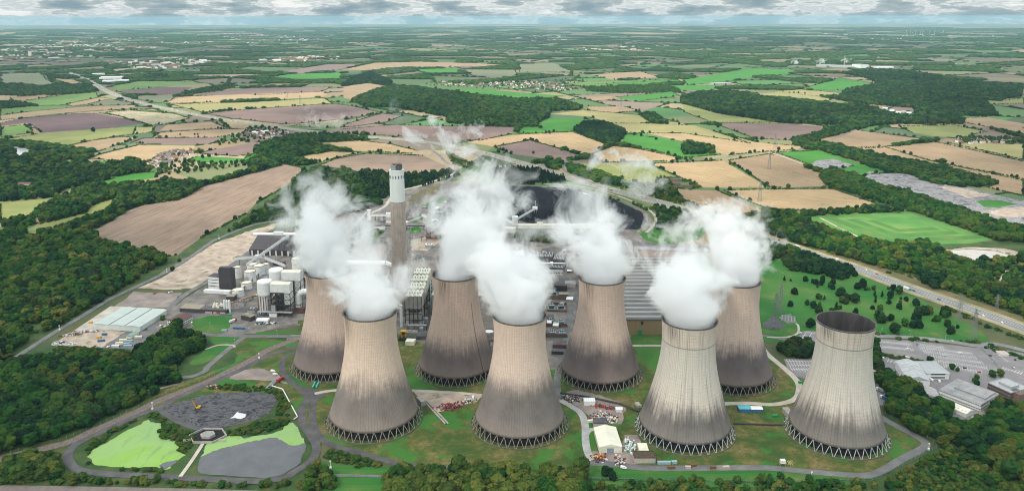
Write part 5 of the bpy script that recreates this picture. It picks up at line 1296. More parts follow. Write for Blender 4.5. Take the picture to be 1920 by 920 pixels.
# conveyors around the chimney
conveyor('white conveyor climbing to the transfer tower left of the chimney',G(650,440,10),G(688,400,18),3.6,3.4); e,_=building('slim white transfer tower left of the chimney','transfer tower',(689,413),(695,413),6,20,c_white,c_white,name='transfer_tower')
conveyor('level white conveyor running to the chimney foot',G(694,405,16),G(726,405,16),3,3,2); building('white junction house at the left side of the chimney','junction house',(724,418),(733,418),9,19,c_white,c_white,name='junction_house')
conveyor('lower white conveyor bending to the chimney from the left',G(650,446,9),G(702,428,10),3.6,3.2); conveyor('level lower conveyor beside the chimney foot',G(702,428,10),G(722,427,10),3.4,3,2)
building('long white shed with dark roof slanting beside the chimney road','shed',(759,417),(765,418),44,5,c_white,c_dgrey,'gy',1.4,name='shed')
conveyor('thin dark pipe bridge crossing behind the chimney',G(700,424,5),G(805,424,5),1.6,1.4,4,c_frame,name='pipe_bridge'); building('white low workshop beside the brick stack','workshop',(810,417),(830,417),7,4.5,c_white,c_white,name='workshop')
p=G(690,520); e=empty('flue_duct',(p.x-46,p.y,0),R(-3),'big white flue duct running to the chimney behind the steam','flue duct'); MB().bar((0,0,24),(74,0,24),4.6,16).build('pipe',c_white,e); MB().bar((74,0,24),(88,8,15),4.6,16).build('pipe_bend',c_white,e); sub(e,'support',c_frame,(10,11,-1,1,0,20),(40,41,-1,1,0,20),(68,69,-1,1,0,20))
# precipitators and boiler house
pz=G(779,611)
for k in range(4):
    e=empty('precipitator',(pz.x-13,pz.y+30*k,0),R(-2),['front dust precipitator with pale casing on dark legs, left of the second tower','second dust precipitator behind the front one','third dust precipitator half hidden by steam','rearmost dust precipitator by the chimney foot'][k],'precipitator','dust precipitators in a row')
    sub(e,'casing',c_cream if k else c_conc,(0,22,0,22,24,41)); sub(e,'lower_panel',c_conc,(.8,21.2,.6,21,9,17))
    hp_=MB()
    for j in range(4): hp_.add([(j*5.5+.2,.2,24),(j*5.5+5.3,.2,24),(j*5.5+5.3,21.8,24),(j*5.5+.2,21.8,24),(j*5.5+2,8,17.2),(j*5.5+3.5,8,17.2),(j*5.5+3.5,14,17.2),(j*5.5+2,14,17.2)],[(0,1,5,4),(1,2,6,5),(2,3,7,6),(3,0,4,7),(4,5,6,7)])
    hp_.build('hopper',c_conc,e)
    rb=MB()
    for j in range(5): rb.box(j*5.5-.25,j*5.5+.25,-.35,.02,24,41); rb.bar((j*5.5,0,0),(j*5.5,0,24),.5); rb.bar((j*5.5,22,0),(j*5.5,22,24),.5)
    rb.box(-.3,22.3,-.3,0,16.9,17.5); rb.box(-.3,22.3,-.3,0,8.4,9); rb.build('steel_frame',c_frame,e)
    rr=MB()
    for j in range(4): rr.gable(j*5.5+.4,j*5.5+5.1,-.2,22.2,41.01,42.4,'y')
    rr.build('roof',c_cream,e); 
    tt=MB()
    for j in range(6): tt.box(1+j*3.5,2.4+j*3.5,8,10,42.0,44)
    tt.build('transformer_box',c_steel,e); sub(e,'ground_plinth',c_conc,(-1,23,-2,22,0,3))
pb=G(905,640); e=empty('boiler_house',(pb.x-70,pb.y+70,0),R(-3),'massive boiler house hidden among the steam between two towers','boiler house')
sub(e,'wall',c_conc,(0,78,0,150,0,34)); sub(e,'roof',ridged('boiler_roof',(.36,.355,.35),(.25,.245,.24),9,1),(-.4,78.4,-.4,150.4,34.01,35)); sub(e,'rooftop_plant',c_white,(6,30,10,40,35.01,39),(40,70,60,72,35.01,38),(10,26,90,120,35.01,40))
sub(e,'lower_wing',c_conc,(78.1,100,0,60,0,16))
cyl('white topped round tank between the second and fourth towers','tank',917,634,6.5,9,c_conc,'storage_tank',.08,c_white)
p=G(753,612); MBs=MB().lathe([(2,0),(2,30),(1.6,30.2)],14); o=MBs.build('vent_stack',c_white); o.location=(p.x,p.y,0); tag(o,'slim white vent stack left of the front dust precipitator','stack')
p=G(812,590); e=empty('stair_tower',(p.x-3,p.y,0),0,'open pale green lattice stair tower beside the second tower','stair tower'); fr=MB()
for x in (0,6):
    for y in (0,6): fr.bar((x,y,0),(x,y,46),.35)
for k in range(9):
    z=k*5; s_=k%2
    for a_,b_ in (((0,0),(6,0)),((6,0),(6,6)),((6,6),(0,6)),((0,6),(0,0))): fr.bar((*a_,z+5),(*b_,z+5),.25); fr.bar((*a_,z),(*b_,z+5),.2)
fr.build('lattice',mat('pale_green_steel',(.42,.55,.50),(.33,.45,.41),scale=.5),e); st=MB()
for k in range(9): st.bar((1,3,k*5),(5,3,k*5+5),.6) if k%2==0 else st.bar((5,3,k*5),(1,3,k*5+5),.6)
st.build('stair',c_steel,e)
p=G(757,636); e=empty('ash_loader',(p.x,p.y,0),0,'yellow ash loading rig beside the front left tower','loading rig'); sub(e,'frame',c_yellow,(-3,-2,-3,-2,0,11),(2,3,-3,-2,0,11),(-3,-2,2,3,0,11),(2,3,2,3,0,11),(-3.2,3.2,-3.2,3.2,6,6.6),(-3.2,3.2,-3.2,3.2,11,12)); MB().lathe([(.8,3),(2.2,7),(2.2,10.8)],12).build('hopper',c_dgrey,e); sub(e,'machinery',c_frame,(-6,4,-5,-3.4,0,4),(-5,-3.3,-3,4,0,5))
building('pale block shed beside the yellow ash loading rig','shed',(760,647),(776,648),9,5,c_cream,c_cream,name='shed'); building('dark coal bunker shed behind the pale block shed','shed',(781,637),(799,637),11,5,c_dgrey,c_dgrey,name='shed')
# switchyard between towers
sw=[((984,491),(1010,492),26,9,'pale slatted cooler bank left of the switchyard lane'),((1012,491),(1036,492),26,9,'pale slatted cooler bank in the middle of the switchyard'),((1037,495),(1058,496),30,8,'pale slatted cooler bank right of the switchyard middle'),((1008,508),(1022,509),10,6,'small slatted cooler in front of the cooler banks'),((1030,508),(1056,510),11,6,'wide slatted cooler in front of the cooler banks')]
for (a_,b_,d_,h_,l) in sw:
    e,L=building(l,'cooler',a_,b_,d_,h_,c_dgrey,c_dgrey,name='cooler_bank',group='slatted coolers of the switchyard'); sl=MB(); n_=max(4,int(L/2.4))
    for k in range(n_):
        sl.box(L*(k+.2)/n_,L*(k+.6)/n_,.6,d_*.46,h_+.36,h_+1.0)
        if k%2: sl.box(L*(k+.2)/n_,L*(k+.6)/n_,d_*.52,d_-.6,h_+.36,h_+1.2)
    sl.build('slat',c_steel,e)
e,L=building('white low control room with a row of dark windows at the switchyard','control room',(1012,515),(1056,516),8,6,c_white,c_grey,name='control_room',win=(1,9,'f',1.6))
e,L=building('white roofed annex behind the fourth tower steam','annex',(948,489),(983,489),26,9,c_white,ridged('slatted_roof',(.62,.64,.64),(.45,.46,.47),7,1),name='annex')
building('louvred grey plant hall in the steam left of the switchyard','plant hall',(985,540),(1020,541),40,12,c_dgrey,ridged('plant_roof',(.33,.33,.34),(.18,.18,.19),5,1),name='plant_hall')
def transformer(px,py,label,s=1.0,rz=0):
    p=G(px,py); e=empty('transformer',(p.x,p.y,0),rz,label,'transformer','transformers beside the service road'); e.scale=(s,s,s)
    sub(e,'tank',c_ltblue if s<1.05 else c_steel,(-4,4,-2.4,2.4,.6,5)); fn=MB()
    for k in range(9): fn.box(-4+k*.95,-3.6+k*.95,-4.2,-2.5,1,4.6); fn.box(-4+k*.95,-3.6+k*.95,2.5,4.2,1,4.6)
    fn.build('cooling_fin',c_dgrey,e); bs=MB()
    for k in range(3): bs.bar((-2.4+k*2.4,0,5),(-2.6+k*2.6,.4,9),.4,6,r2=.15)
    bs.build('bushing',c_frame,e); MB().bar((-3,1.8,6.4),(3,1.8,6.4),.9,10).build('conservator',c_steel,e); sub(e,'plinth',c_conc,(-5.5,5.5,-5,5,-.1,.55)); return e
for i,(x,y) in enumerate([(1034,577),(1052,578),(1032,606),(1052,608),(1036,628),(1054,629),(1038,552)]):
    transformer(x,y,['blue grey transformer in the left bay of the brown pen','blue grey transformer in the right bay of the brown pen','transformer in the second row, left','transformer in the second row, right by the road','transformer in the third row, left','transformer in the third row, right by the road','transformer behind the brown pen'][i],.95)
for i,(a_,b_,d_,h_) in enumerate([((1022,584),(1063,585),26,3),((1022,561),(1063,562),2,6),((1022,632),(1064,633),1.2,5),((1022,612),(1064,613),1.2,5)]):
    A,a,L=frame(a_,b_); w_=MB(); w_.box(0,L,0,.6,0,h_); w_.box(0,L,d_,d_+.6,0,h_+1) if d_>3 else None; w_.box(0,.6,.61,max(d_,6),0,h_); w_.box(L-.6,L,.61,max(d_,6),0,h_)
    o=w_.build('blast_wall',c_brick); o.location=(A.x,A.y,0); o.rotation_euler=(0,0,a); tag(o,['brown wall around the transformer pen','tall brown wall behind the transformer pen','brown wall in front of the third transformer row','brown wall between the transformer rows'][i],'wall')
building('long dark switch house with white roof pipes behind the transformers','switch house',(1030,545),(1063,546),10,8,c_frame,c_frame,name='switch_house'); 
e,L=building('red striped hut with dark roof beside the service road','hut',(1036,653),(1062,654),13,5,c_dgrey,c_dgrey,name='hut'); sub(e,'red_strip',c_red,(.5,L-.5,-.15,.05,3.2,4.4))
building('brown flat hut in front of the transformer rows','hut',(1024,630),(1040,630),6,4,c_brick,c_dgrey,name='hut'); building('dark hut before the red striped hut','hut',(1034,664),(1056,665),8,4,c_frame,c_dgrey,name='hut')
# coal conveyor hall
A=G(971,437); B=G(1150,437); e=empty('coal_conveyor_hall',(A.x,A.y,0),0,'long cream conveyor hall raised on dark columns beside the coal stockpile','conveyor hall'); L=B.x-A.x
sub(e,'gallery',c_cream,(0,L,0,10,9,15)); MB().gable(-.4,L+.4,-.4,10.4,15.01,17.4,'x').build('roof',ridged('coal_hall_roof',(.52,.47,.37),(.42,.37,.29),9.0,0,(.30,.26,.2)),e); fr=MB()
for k in range(int(L/9)+1): fr.bar((k*9+.3,.5,0),(k*9+.3,.5,9),.5); fr.bar((k*9+.3,9.5,0),(k*9+.3,9.5,9),.5)
fr.build('column',c_frame,e); sub(e,'louvre_box',c_cream,(36,46,2,8,17,19.5))
building('white transfer house at the left end of the coal conveyor hall','transfer house',(960,423),(971,423),10,17,c_white,c_white,name='transfer_house'); building('cream store below the white transfer house','store',(941,436),(966,437),14,8,c_cream,c_cream,name='store')
p=G(1004,407); e=empty('coal_stacker',(p.x,p.y,0),0,'white coal stacker tower on a steel trestle at the stockpile','coal stacker'); fr=MB()
for x in (-3,3):
    for y in (-3,3): fr.bar((x,y,0),(x*.7,y*.7,16),.4)
fr.bar((0,0,22),(0,0,32),.7,6); fr.build('trestle',c_steel,e); sub(e,'house',c_white,(-6,4,-3,3,16,22)); sub(e,'head_light',c_white,(-.9,.9,-.9,.9,32,33.5))
conveyor('white conveyor rising from the transfer house to the coal stacker',G(966,414,13),G(1002,393,17),3.2,3,2); conveyor('pale conveyor dropping from the coal transfer house into the steam',G(945,424,14),G(938,462,10),5,4,3,c_conc)
conveyor('white conveyor leading left from the coal transfer house',G(962,419,13),G(936,408,15),4,4,1)
# front yard
cs,L=building('cream pitched roof workshop with a grey blue roller door in the front yard','workshop',(1123.5,849),(1166,848),depth_to((1123.5,849),(1166,848),(1140,811)),6.2,c_cream,ridged('workshop_roof',(.64,.63,.52),(.55,.54,.44),7,1,(.5,.49,.4)),'gy',2.7,name='workshop',doors=[(.34,.64,4.8,c_door)])
sub(cs,'ridge_strip',c_white,(L/2-.25,L/2+.25,-.3,depth_to((1123.5,849),(1166,848),(1140,811)),8.86,9.1))
building('small cream flat roofed shed behind the brown roofed block','shed',(1199,852),(1216,852),depth_to((1199,852),(1216,852),(1205,838)),4.2,c_cream,c_cream,name='shed')
e,L=building('pinkish block building with a brown flat roof beside the front road','block building',(1189,868),(1229,868),11,5.2,c_block,mat('mossy_roof',(.085,.06,.04),(.05,.04,.028),scale=.3),name='block_building',parapet=.5); sub(e,'door',c_ltblue,(L*.82,L*.98,-.12,.05,0,2.6))
building('white green corrugated shed in the upper scrap yard','shed',(1095,760),(1116,760),8,4.6,c_white,ridged('corrugated',(.62,.67,.65),(.5,.55,.53),2.5,0),name='shed'); building('small white arched hut at the right of the scrap yard','hut',(1155,773),(1167,773),6,3.2,c_white,c_white,'gx',1.6,name='hut')
building('brown block store with a dark sunken roof behind the cream workshop','store',(1113,801),(1139,801),9,4.2,c_block,c_dgrey,name='store',parapet=.7)
building('teal roofed half of the long cabin right of the pale streaked tower','cabin',(1386,773),(1408,773),8,4,c_blue,c_teal,'gx',1.2,name='cabin'); building('white roofed half of the long cabin next to the teal one','cabin',(1408.6,773),(1430,773),7,3.6,c_blue,c_white,'gx',1,name='cabin')
building('concrete valve house at the left foot of the empty tower','valve house',(1466,772),(1478,786),6,5,c_conc,c_conc,name='valve_house'); building('concrete valve house at the right foot of the front left tower','valve house',(781,752),(790,762),5,5,c_conc,c_conc,name='valve_house'); building('small concrete slab hut beside the pale streaked tower','hut',(1196,765),(1203,764),8,2.4,c_conc,c_conc,name='hut')
# right hand offices
e,L=building('white workshop with a ribbed grey pitched roof beside the tree belt','workshop',(1699,725),(1742,729),46,9.5,c_white,ridged('workshop_sheet',(.40,.41,.42),(.24,.24,.25),5.5,1),'gy',4,name='workshop')
e,L=building('small lean-to workshop with dark roof in front of the white workshop','workshop',(1716,748),(1762,754),22,4.5,c_white,ridged('leanto_sheet',(.33,.33,.34),(.17,.16,.17),30,1),'gy',2.6,name='workshop')
e,L=building('white office with a pale hipped roof and dark window bands','office',(1737,711),(1779,711),30,7.5,c_white,c_steel,'hip',2.2,name='office_building',win=(2,1,'fr',1.5))
e,L=building('wide white two storey office with a grey flat roof','office',(1760,741),(1838,771),depth_to((1760,741),(1838,771),(1795,722)),7.5,c_white,c_grey,'flat',name='office_building',win=(2,26,'fr',1.3)); D=depth_to((1760,741),(1838,771),(1795,722)); sub(e,'rooflight_block',c_grey,(L*.2,L*.95,D*.35,D*.95,7.86,9.0)); MB().gable(L*.2,L*.95,D*.35,D*.95,9.01,9.9,'x').build('rooflight_roof',c_grey,e)
e,L=building('three storey brown brick office block with a pale plant roof','office',(1850,735),(1893,755),28,11,c_brick,c_steel,'flat',name='office_building',win=(3,14,'flr',1.5),parapet=.5); sub(e,'roof_plant_room',c_steel,(6,20,8,20,11.4,14)); sub(e,'roof_void',c_dgrey,(20.5,26,6,15,11.37,11.6)); sub(e,'end_stair',c_brick,(L+.1,L+7,4,20,0,11.6))
e,L=building('cream saw roofed shed below the wide white office','shed',(1771,766),(1811,783),13,4.5,c_white,c_cream,'gx',2.2,name='shed'); sk=MB()
for k in range(6): sk.box(L*(k+.3)/6,L*(k+.6)/6,2,4.5,5.1,5.6)
sk.build('rooflight',c_dgrey,e)
building('little white hut at the wood edge below the cream shed','hut',(1826,794),(1843,796),8,3.4,c_white,c_white,name='hut'); building('gatehouse with reddish hipped roof on the car park island','gatehouse',(1876,668),(1891,668),9,3.2,c_white,c_block,'hip',1.4,name='gatehouse'); building('grey hut behind the empty tower beside the small trees','hut',(1638,712),(1648,713),14,6,c_steel,c_grey,name='hut')
# far big sheds and works
def farbox(label,cat,pA,pB,D,H,m_=None,r_=None,roof='flat',name='warehouse'): return building(label,cat,pA,pB,D,H,m_ or c_white,r_ or c_white,roof,name=name)
farbox('long white warehouse by the far motorway bend','warehouse',(192,157),(241,155.5),70,16); farbox('white warehouse behind the long one at the far motorway bend','warehouse',(186,150),(228,149),90,15); farbox('small white warehouse nearest the far town, left','warehouse',(172,142.5),(194,142),60,14)
farbox('white farm warehouse at the edge of the long wood','warehouse',(1340,160),(1372,158.6),46,10,c_steel,c_steel)
e,_=farbox('far white factory hall beneath small steam trails','factory',(1530,125),(1602,128),80,15,c_steel,c_grey,name='factory'); farbox('taller white factory block beside the far hall','factory',(1597,127.5),(1614,129),70,30,c_pale,c_grey,name='factory'); farbox('low white stores right of the far factory','store',(1642,129),(1676,127.5),60,9,name='store')
p=G(1583,122); o=MB().lathe([(5,0),(4,75)],12).build('stack',c_conc); o.location=p; tag(o,'thin grey stack of the far factory','stack')
for i,(x,y,wd) in enumerate([(1625,203,30),(1640,205,34),(1655,207,40),(1668,209,26),(1680,212,36),(1690,211,30),(1700,214,34),(1672,215,30)]): tag(farbox('shed of the industrial yard cut into the long dark wood','shed',(x,y),(x+9,y+.4),rng.uniform(20,36),rng.uniform(5,9),[c_white,c_block,c_ltblue,c_white][i%4],[c_white,c_grey,c_white,c_ltblue][i%4],name='shed')[0],group='sheds of the industrial yard in the wood')
farbox('dark roofed barn of the red brick farm','barn',(1236,342),(1253,342),14,6,c_brick,c_dgrey,'gx',name='barn'); farbox('long dark roofed barn behind the farm yard','barn',(1258,341),(1278,341),15,6,c_brick,c_dgrey,'gx',name='barn'); farbox('red brick farmhouse in the farm yard','farmhouse',(1262,349),(1276,349),10,6,c_brick,c_brown,'gx',name='farmhouse'); farbox('low red roofed farm range','barn',(1278,351),(1298,352),9,4,c_brick,c_brown,'gx',name='barn'); farbox('white farm shed by the lane','shed',(1248,353),(1262,353),8,3,c_white,c_white,'gx',name='shed')
farbox('pale mansion among the dark trees, far left','mansion',(32,356),(58,355),22,12,c_cream,c_brown,'gx',name='mansion'); farbox('red roofed wing beside the pale mansion','mansion wing',(60,351),(85,350),16,8,c_brick,c_brown,'gx',name='mansion_wing'); farbox('low grey pavilion on the green far left field','pavilion',(292,325),(306,324.5),10,4,c_grey,c_grey,'gx',name='pavilion')
farbox('pale greenhouse block at the village edge','greenhouse',(468,252),(486,251),40,5,c_white,c_white,name='greenhouse'); farbox('second pale greenhouse at the village edge','greenhouse',(488,250),(502,249.5),36,5,c_white,c_pale,name='greenhouse')

# pipe racks and small plant filling the works
def rack(label,a,b,h,wd=4.0,n=5):
    A,B=G(*a),G(*b); d=B-A; L=d.length; e=empty('pipe_rack',A,math.atan2(d.y,d.x),label,'pipe rack','pipe racks of the works'); fr=MB(); pp=MB()
    k=max(2,int(L/8))
    for j in range(k+1):
        x=L*j/k; fr.bar((x,-wd/2,0),(x,-wd/2,h),.3); fr.bar((x,wd/2,0),(x,wd/2,h),.3); fr.bar((x,-wd/2,h),(x,wd/2,h),.25); fr.bar((x,-wd/2,h*.6),(x,wd/2,h*.6),.2)
    fr.build('rack_frame',c_frame,e)
    for j in range(n): y=-wd/2+wd*(j+.5)/n; pp.bar((0,y,h+.5),(L,y,h+.5),.3+.12*(j%2),6)
    pp.build('pipe',[c_steel,c_white,c_rust][n%3],e); return e
for i,(a,b,h,wd,l) in enumerate([((440,560),(497,508),7,4,'dark pipe rack slanting between the white silos'),((436,575),(480,560),5,4,'pipe rack in front of the nearest silo'),((484,592),(548,594),6,5,'pipe rack along the foot of the front scrubber'),((530,560),(566,520),9,4,'pipe rack behind the scrubbers'),((590,530),(700,520),12,5,'pipe rack behind the left steam plume'),((765,618),(800,618),6,4,'pipe rack before the front dust precipitator'),((815,620),(835,560),9,4,'pipe rack beside the stair tower'),((905,650),(1000,652),8,5,'pipe rack between the second and fourth towers'),((1012,600),(1014,530),9,4,'pipe rack left of the transformer rows'),((985,500),(1060,502),7,4,'pipe rack before the slatted coolers'),((790,452),(880,446),8,5,'pipe rack behind the brick stack'),((620,470),(700,455),8,4,'pipe rack left of the chimney foot')]): rack(l,a,b,h,wd,4+i%3)
crr=random.Random(77)
def clutter(label,cat,group,poly,n,seed,kinds):
    r_=np.random.default_rng(seed); q=np.array([G(*p)[:2] for p in poly]); mn=q.min(0);mx=q.max(0); got=0; tries=0
    while got<n and tries<4000:
        tries+=1; p=mn+r_.random(2)*(mx-mn); sz=r_.uniform(3,8)
        if not inpoly(p[None],q)[0] or any((p[0]-f[0])**2+(p[1]-f[1])**2<(f[2]+sz*.8)**2 for f in FOOT) or any((p[0]-x)**2+(p[1]-y)**2<56**2 for x,y in TW): continue
        got+=1; FOOT.append((p[0],p[1],sz)); k=kinds[int(r_.integers(len(kinds)))]; h=r_.uniform(2.6,7); e=empty(group.split()[0].rstrip('s')+'_unit',(p[0],p[1],0),R(-4)+r_.normal(0,.05)+int(r_.integers(2))*math.pi/2,label,cat,group); w_=sz*r_.uniform(.5,1)
        if k=='tank': MB().lathe([(w_*.6,0),(w_*.6,h*1.2),(.2,h*1.35)],16).build('shell',[c_white,c_cream,c_steel][got%3],e)
        else:
            sub(e,'wall',[c_white,c_conc,c_dark,c_block,c_dgrey,c_steel][int(r_.integers(6))],(-sz,sz,-w_,w_,-.2,h)); sub(e,'roof',[c_grey,c_dgrey,c_white,c_olive,c_rust][int(r_.integers(5))],(-sz-.2,sz+.2,-w_-.2,w_+.2,h+.01,h+.4))
            if k=='vent': MB().box(-sz*.5,-sz*.1,-w_*.4,w_*.4,h+.41,h+1.6).box(sz*.2,sz*.6,-w_*.4,w_*.4,h+.41,h+1.3).build('roof_vent',c_steel,e)
clutter('small plant building or tank standing among the white silos and scrubbers','plant unit','plant units among the silos',[(430,560),(500,470),(560,450),(600,480),(560,590),(480,598)],26,1,['box','vent','tank'])
clutter('low building or tank in the yard around the chimney foot','plant unit','plant units around the chimney',[(610,480),(650,420),(720,400),(800,380),(830,420),(810,460),(760,500)],30,2,['box','vent','box'])
clutter('small plant building wedged between the dust precipitators and the fourth tower','plant unit','plant units between the second and fourth towers',[(770,650),(765,600),(820,560),(1010,560),(1018,690),(910,660)],26,3,['box','vent','tank'])
clutter('low equipment house of the switchyard beyond the towers','plant unit','plant units of the switchyard',[(930,480),(1060,460),(1075,540),(1060,650),(1000,640),(980,540)],30,4,['box','vent','box'])
clutter('hut beside the coal yard loop track','plant unit','huts beside the coal yard',[(770,400),(830,360),(850,420),(800,430)],8,5,['box'])
ZT=.06+.002*LAYER[0]
# ------------------------------------------------------------------ houses of the villages
wallm=[mat('house_render',(.55,.52,.46),(.46,.43,.38),scale=.5),mat('house_brick',(.26,.145,.105),(.20,.11,.08),scale=.5),mat('house_white',(.70,.69,.66),(.6,.59,.56),scale=.5)]
roofm=[mat('slate_roof',(.13,.125,.13),(.09,.088,.095),scale=.5),mat('tile_roof',(.20,.10,.075),(.14,.075,.058),scale=.5),mat('brown_tile_roof',(.15,.115,.095),(.11,.085,.07),scale=.5)]
def house_mesh(wm,rm,L,D,H,ch=True):
    mb=MB(); mb.cur=0; mb.box(-L/2,L/2,-D/2,D/2,-.2,H); mb.gable(-L/2-.3,L/2+.3,-D/2-.3,D/2+.3,H+.01,H+D*.42,'x',mi=1)
    if ch: mb.box(L*.28,L*.28+.9,-.5,.5,H+D*.2,H+D*.42+1.2,mi=0)
    for k in range(3):
        mb.box(-L*.38+k*L*.3,-L*.38+k*L*.3+1.3,-D/2-.06,-D/2+.03,1,2.2,mi=2); mb.box(-L*.38+k*L*.3,-L*.38+k*L*.3+1.3,-D/2-.06,-D/2+.03,3.4,4.5,mi=2)
    return mb.mesh('house',[wm,rm,c_glass])
HM=[house_mesh(wallm[i%3],roofm[(i*2+i//3)%3],11+2*(i%2),8.5,5.6) for i in range(6)]
def village(label,group,poly,n,ax_deg,seed):
    r_=np.random.default_rng(seed); q=np.array([G(*p)[:2] for p in poly]); mn=q.min(0);mx=q.max(0); got=[]
    tries=0
    while len(got)<n and tries<9000:
        tries+=1; p=mn+r_.random(2)*(mx-mn)
        if not inpoly(p[None],q)[0] or any((p[0]-g[0])**2+(p[1]-g[1])**2<17**2 for g in got): continue
        got.append(p)
    for p in got:
        o=bpy.data.objects.new('house',HM[int(r_.integers(6))]); COL.objects.link(o); o.location=(p[0],p[1],0); o.rotation_euler=(0,0,R(ax_deg)+int(r_.integers(2))*math.pi/2+r_.normal(0,.15)); s=r_.uniform(.85,1.15); o.scale=(s,s,s); tag(o,label,'house',group)
village('small house in the sunlit village beyond the wooded hill','houses of the sunlit village',[(815,160),(830,153),(900,150),(1000,153),(1075,160),(1095,166),(1060,171),(1000,168),(940,164),(870,162)],150,10,1)
village('house in the village left of the chimney, behind the big field','houses of the village left of the chimney',[(455,252),(480,245),(530,246),(558,255),(545,260),(500,262),(470,258)],34,20,2)
village('house in the hamlet below the pale field on the left','houses of the hamlet on the left',[(278,305),(300,292),(330,284),(358,282),(362,290),(335,300),(305,311),(285,313)],48,30,3)
village('house in the roadside row at the right beyond the fields','houses of the roadside row',[(1785,267),(1795,262),(1840,264),(1895,267),(1895,270),(1850,270),(1800,270)],16,5,4)
village('house among the trees by the far left river','houses by the river',[(85,284),(95,277),(112,279),(108,286),(100,303),(88,302)],12,15,5)
village('house in the far right settlement behind the woods','houses of the far right settlement',[(1720,124),(1790,120),(1890,127),(1880,131),(1760,132)],40,0,6)
# far towns: nobody could count them
tb=MB(); tr_=np.random.default_rng(9)
for poly,n in [([(0,95),(60,84),(250,80),(300,92),(180,108),(0,112)],500),([(190,118),(330,108),(400,116),(330,130),(210,128)],220),([(60,75),(380,62),(640,68),(560,84),(260,80),(0,84)],420),([(1500,64),(1800,60),(1900,72),(1600,80)],120),([(900,72),(1040,66),(1080,76),(960,82)],90),([(480,112),(640,100),(640,112),(520,118)],90),([(1080,92),(1240,84),(1280,92),(1120,100)],90)]:
    q=np.array([G(*p)[:2] for p in poly]); mn=q.min(0);mx=q.max(0); k=0
    while k<n:
        p=mn+tr_.random(2)*(mx-mn)
        if not inpoly(p[None],q)[0]: continue
        k+=1; big=tr_.random()<.18; d=math.hypot(*p); w_=tr_.uniform(14,34)*(3.0 if big else 1.0); dd=tr_.uniform(12,26)*(2.5 if big else 1); h=tr_.uniform(7,13); a=tr_.random()*.6
        c_,s_=math.cos(a),math.sin(a); tb.cur=int(tr_.integers(4)); tb.prism([(p[0]+x*c_-y*s_,p[1]+x*s_+y*c_) for x,y in ((-w_/2,-dd/2),(w_/2,-dd/2),(w_/2,dd/2),(-w_/2,dd/2))],0,h)
tag(tb.build('distant_town',[c_white,wallm[0],wallm[1],roofm[2]]),kind='stuff')
p=G(57,106); o=MB().box(-14,14,-10,10,0,50).build('tower_block',wallm[0]); o.location=p; tag(o,'pale tower block standing out of the far left town','tower block')
# wind turbines
def turbine_mesh():
    mb=MB(); mb.bar((0,0,0),(0,0,78),2.2,10,r2=1.3); mb.box(-1.6,1.6,-4,4,77,80.4); mb.bar((0,-4,78.6),(0,-5.4,78.6),1.6,10,r2=.6)
    for k in range(3):
        a=k*2*math.pi/3+.4; d=Vector((math.sin(a),0,math.cos(a))); n_=Vector((math.cos(a),0,-math.sin(a))); b=Vector((0,-4.9,78.6)); vs=[]
        for t_,w_ in ((1.2,1.2),(8,2.0),(38,.3)):
            for s in (-.35,.65):
                for y in (-.2,.2): vs.append(b+d*t_+n_*w_*s+Vector((0,y,0)))
        fs=[]
        for j in (0,4): fs+=[(j,j+2,j+6,j+4),(j+1,j+5,j+7,j+3),(j,j+4,j+5,j+1),(j+2,j+3,j+7,j+6)]
        mb.add(vs,fs+[(8,10,11,9)])
    return mb.mesh('wind_turbine',c_white)
tm_=turbine_mesh()
for i,x in enumerate([1699,1706,1716,1726,1730,1743,1752,1768]):
    p=G(x,65.0+.3*(i%3)); o=bpy.data.objects.new('wind_turbine',tm_); COL.objects.link(o); o.location=p; o.rotation_euler=(0,0,R(20)); tag(o,'tiny white wind turbine in the row on the far right horizon','wind turbine','wind turbines on the horizon')
# ------------------------------------------------------------------ pylons
pyl_m=mat('pylon_steel',(.20,.205,.21),(.13,.135,.14),scale=.5,metal=.2,rough=.6)
def pylon(px,py,h,rz,label,arms=True,s=1.0):
    p=G(px,py); e=empty('pylon',(p.x,p.y,0),rz,label,'pylon','electricity pylons'); b=h*.085*s; mb=MB(); w_=max(.14,h*.0045)
    def wd(z): return b*(1-z/h*.86) if z<h*.62 else b*(1-.62*.86)*(1-(z-h*.62)/(h*.38)*.5)
    zs=[0,h*.14,h*.26,h*.37,h*.47,h*.56,h*.64,h*.72,h*.80,h*.88,h]
    for z0,z1 in zip(zs[:-1],zs[1:]):
        a0,a1=wd(z0),wd(z1)
        for sx,sy in ((-1,-1),(1,-1),(1,1),(-1,1)): mb.bar((sx*a0,sy*a0,z0),(sx*a1,sy*a1,z1),w_)
        for (p0,p1) in (((-1,-1),(1,-1)),((1,-1),(1,1)),((1,1),(-1,1)),((-1,1),(-1,-1))):
            mb.bar((p0[0]*a0,p0[1]*a0,z0),(p1[0]*a1,p1[1]*a1,z1),w_*.6); mb.bar((p1[0]*a0,p1[1]*a0,z0),(p0[0]*a1,p0[1]*a1,z1),w_*.6)
    mb.build('mast',pyl_m,e)
    if arms:
        for z,l_ in ((h*.64,h*.18),(h*.78,h*.22),(h*.9,h*.16)):
            am=MB()
            for s_ in (-1,1):
                for y in (-wd(z),wd(z)): am.bar((s_*wd(z),y,z),(s_*l_,0,z+.3),w_*.8); 
                am.bar((s_*wd(z),0,z+h*.045),(s_*l_,0,z+.3),w_*.7); am.bar((s_*l_,0,z),(s_*l_,0,z-h*.05),w_*.7)
            am.build('crossarm',pyl_m,e)
    return e
pylon(1452,618,50,R(35),'tall grey lattice pylon beside the small substation on the lawn'); pylon(1462,588,44,R(50),'lattice pylon behind the taller one at the lawn substation')
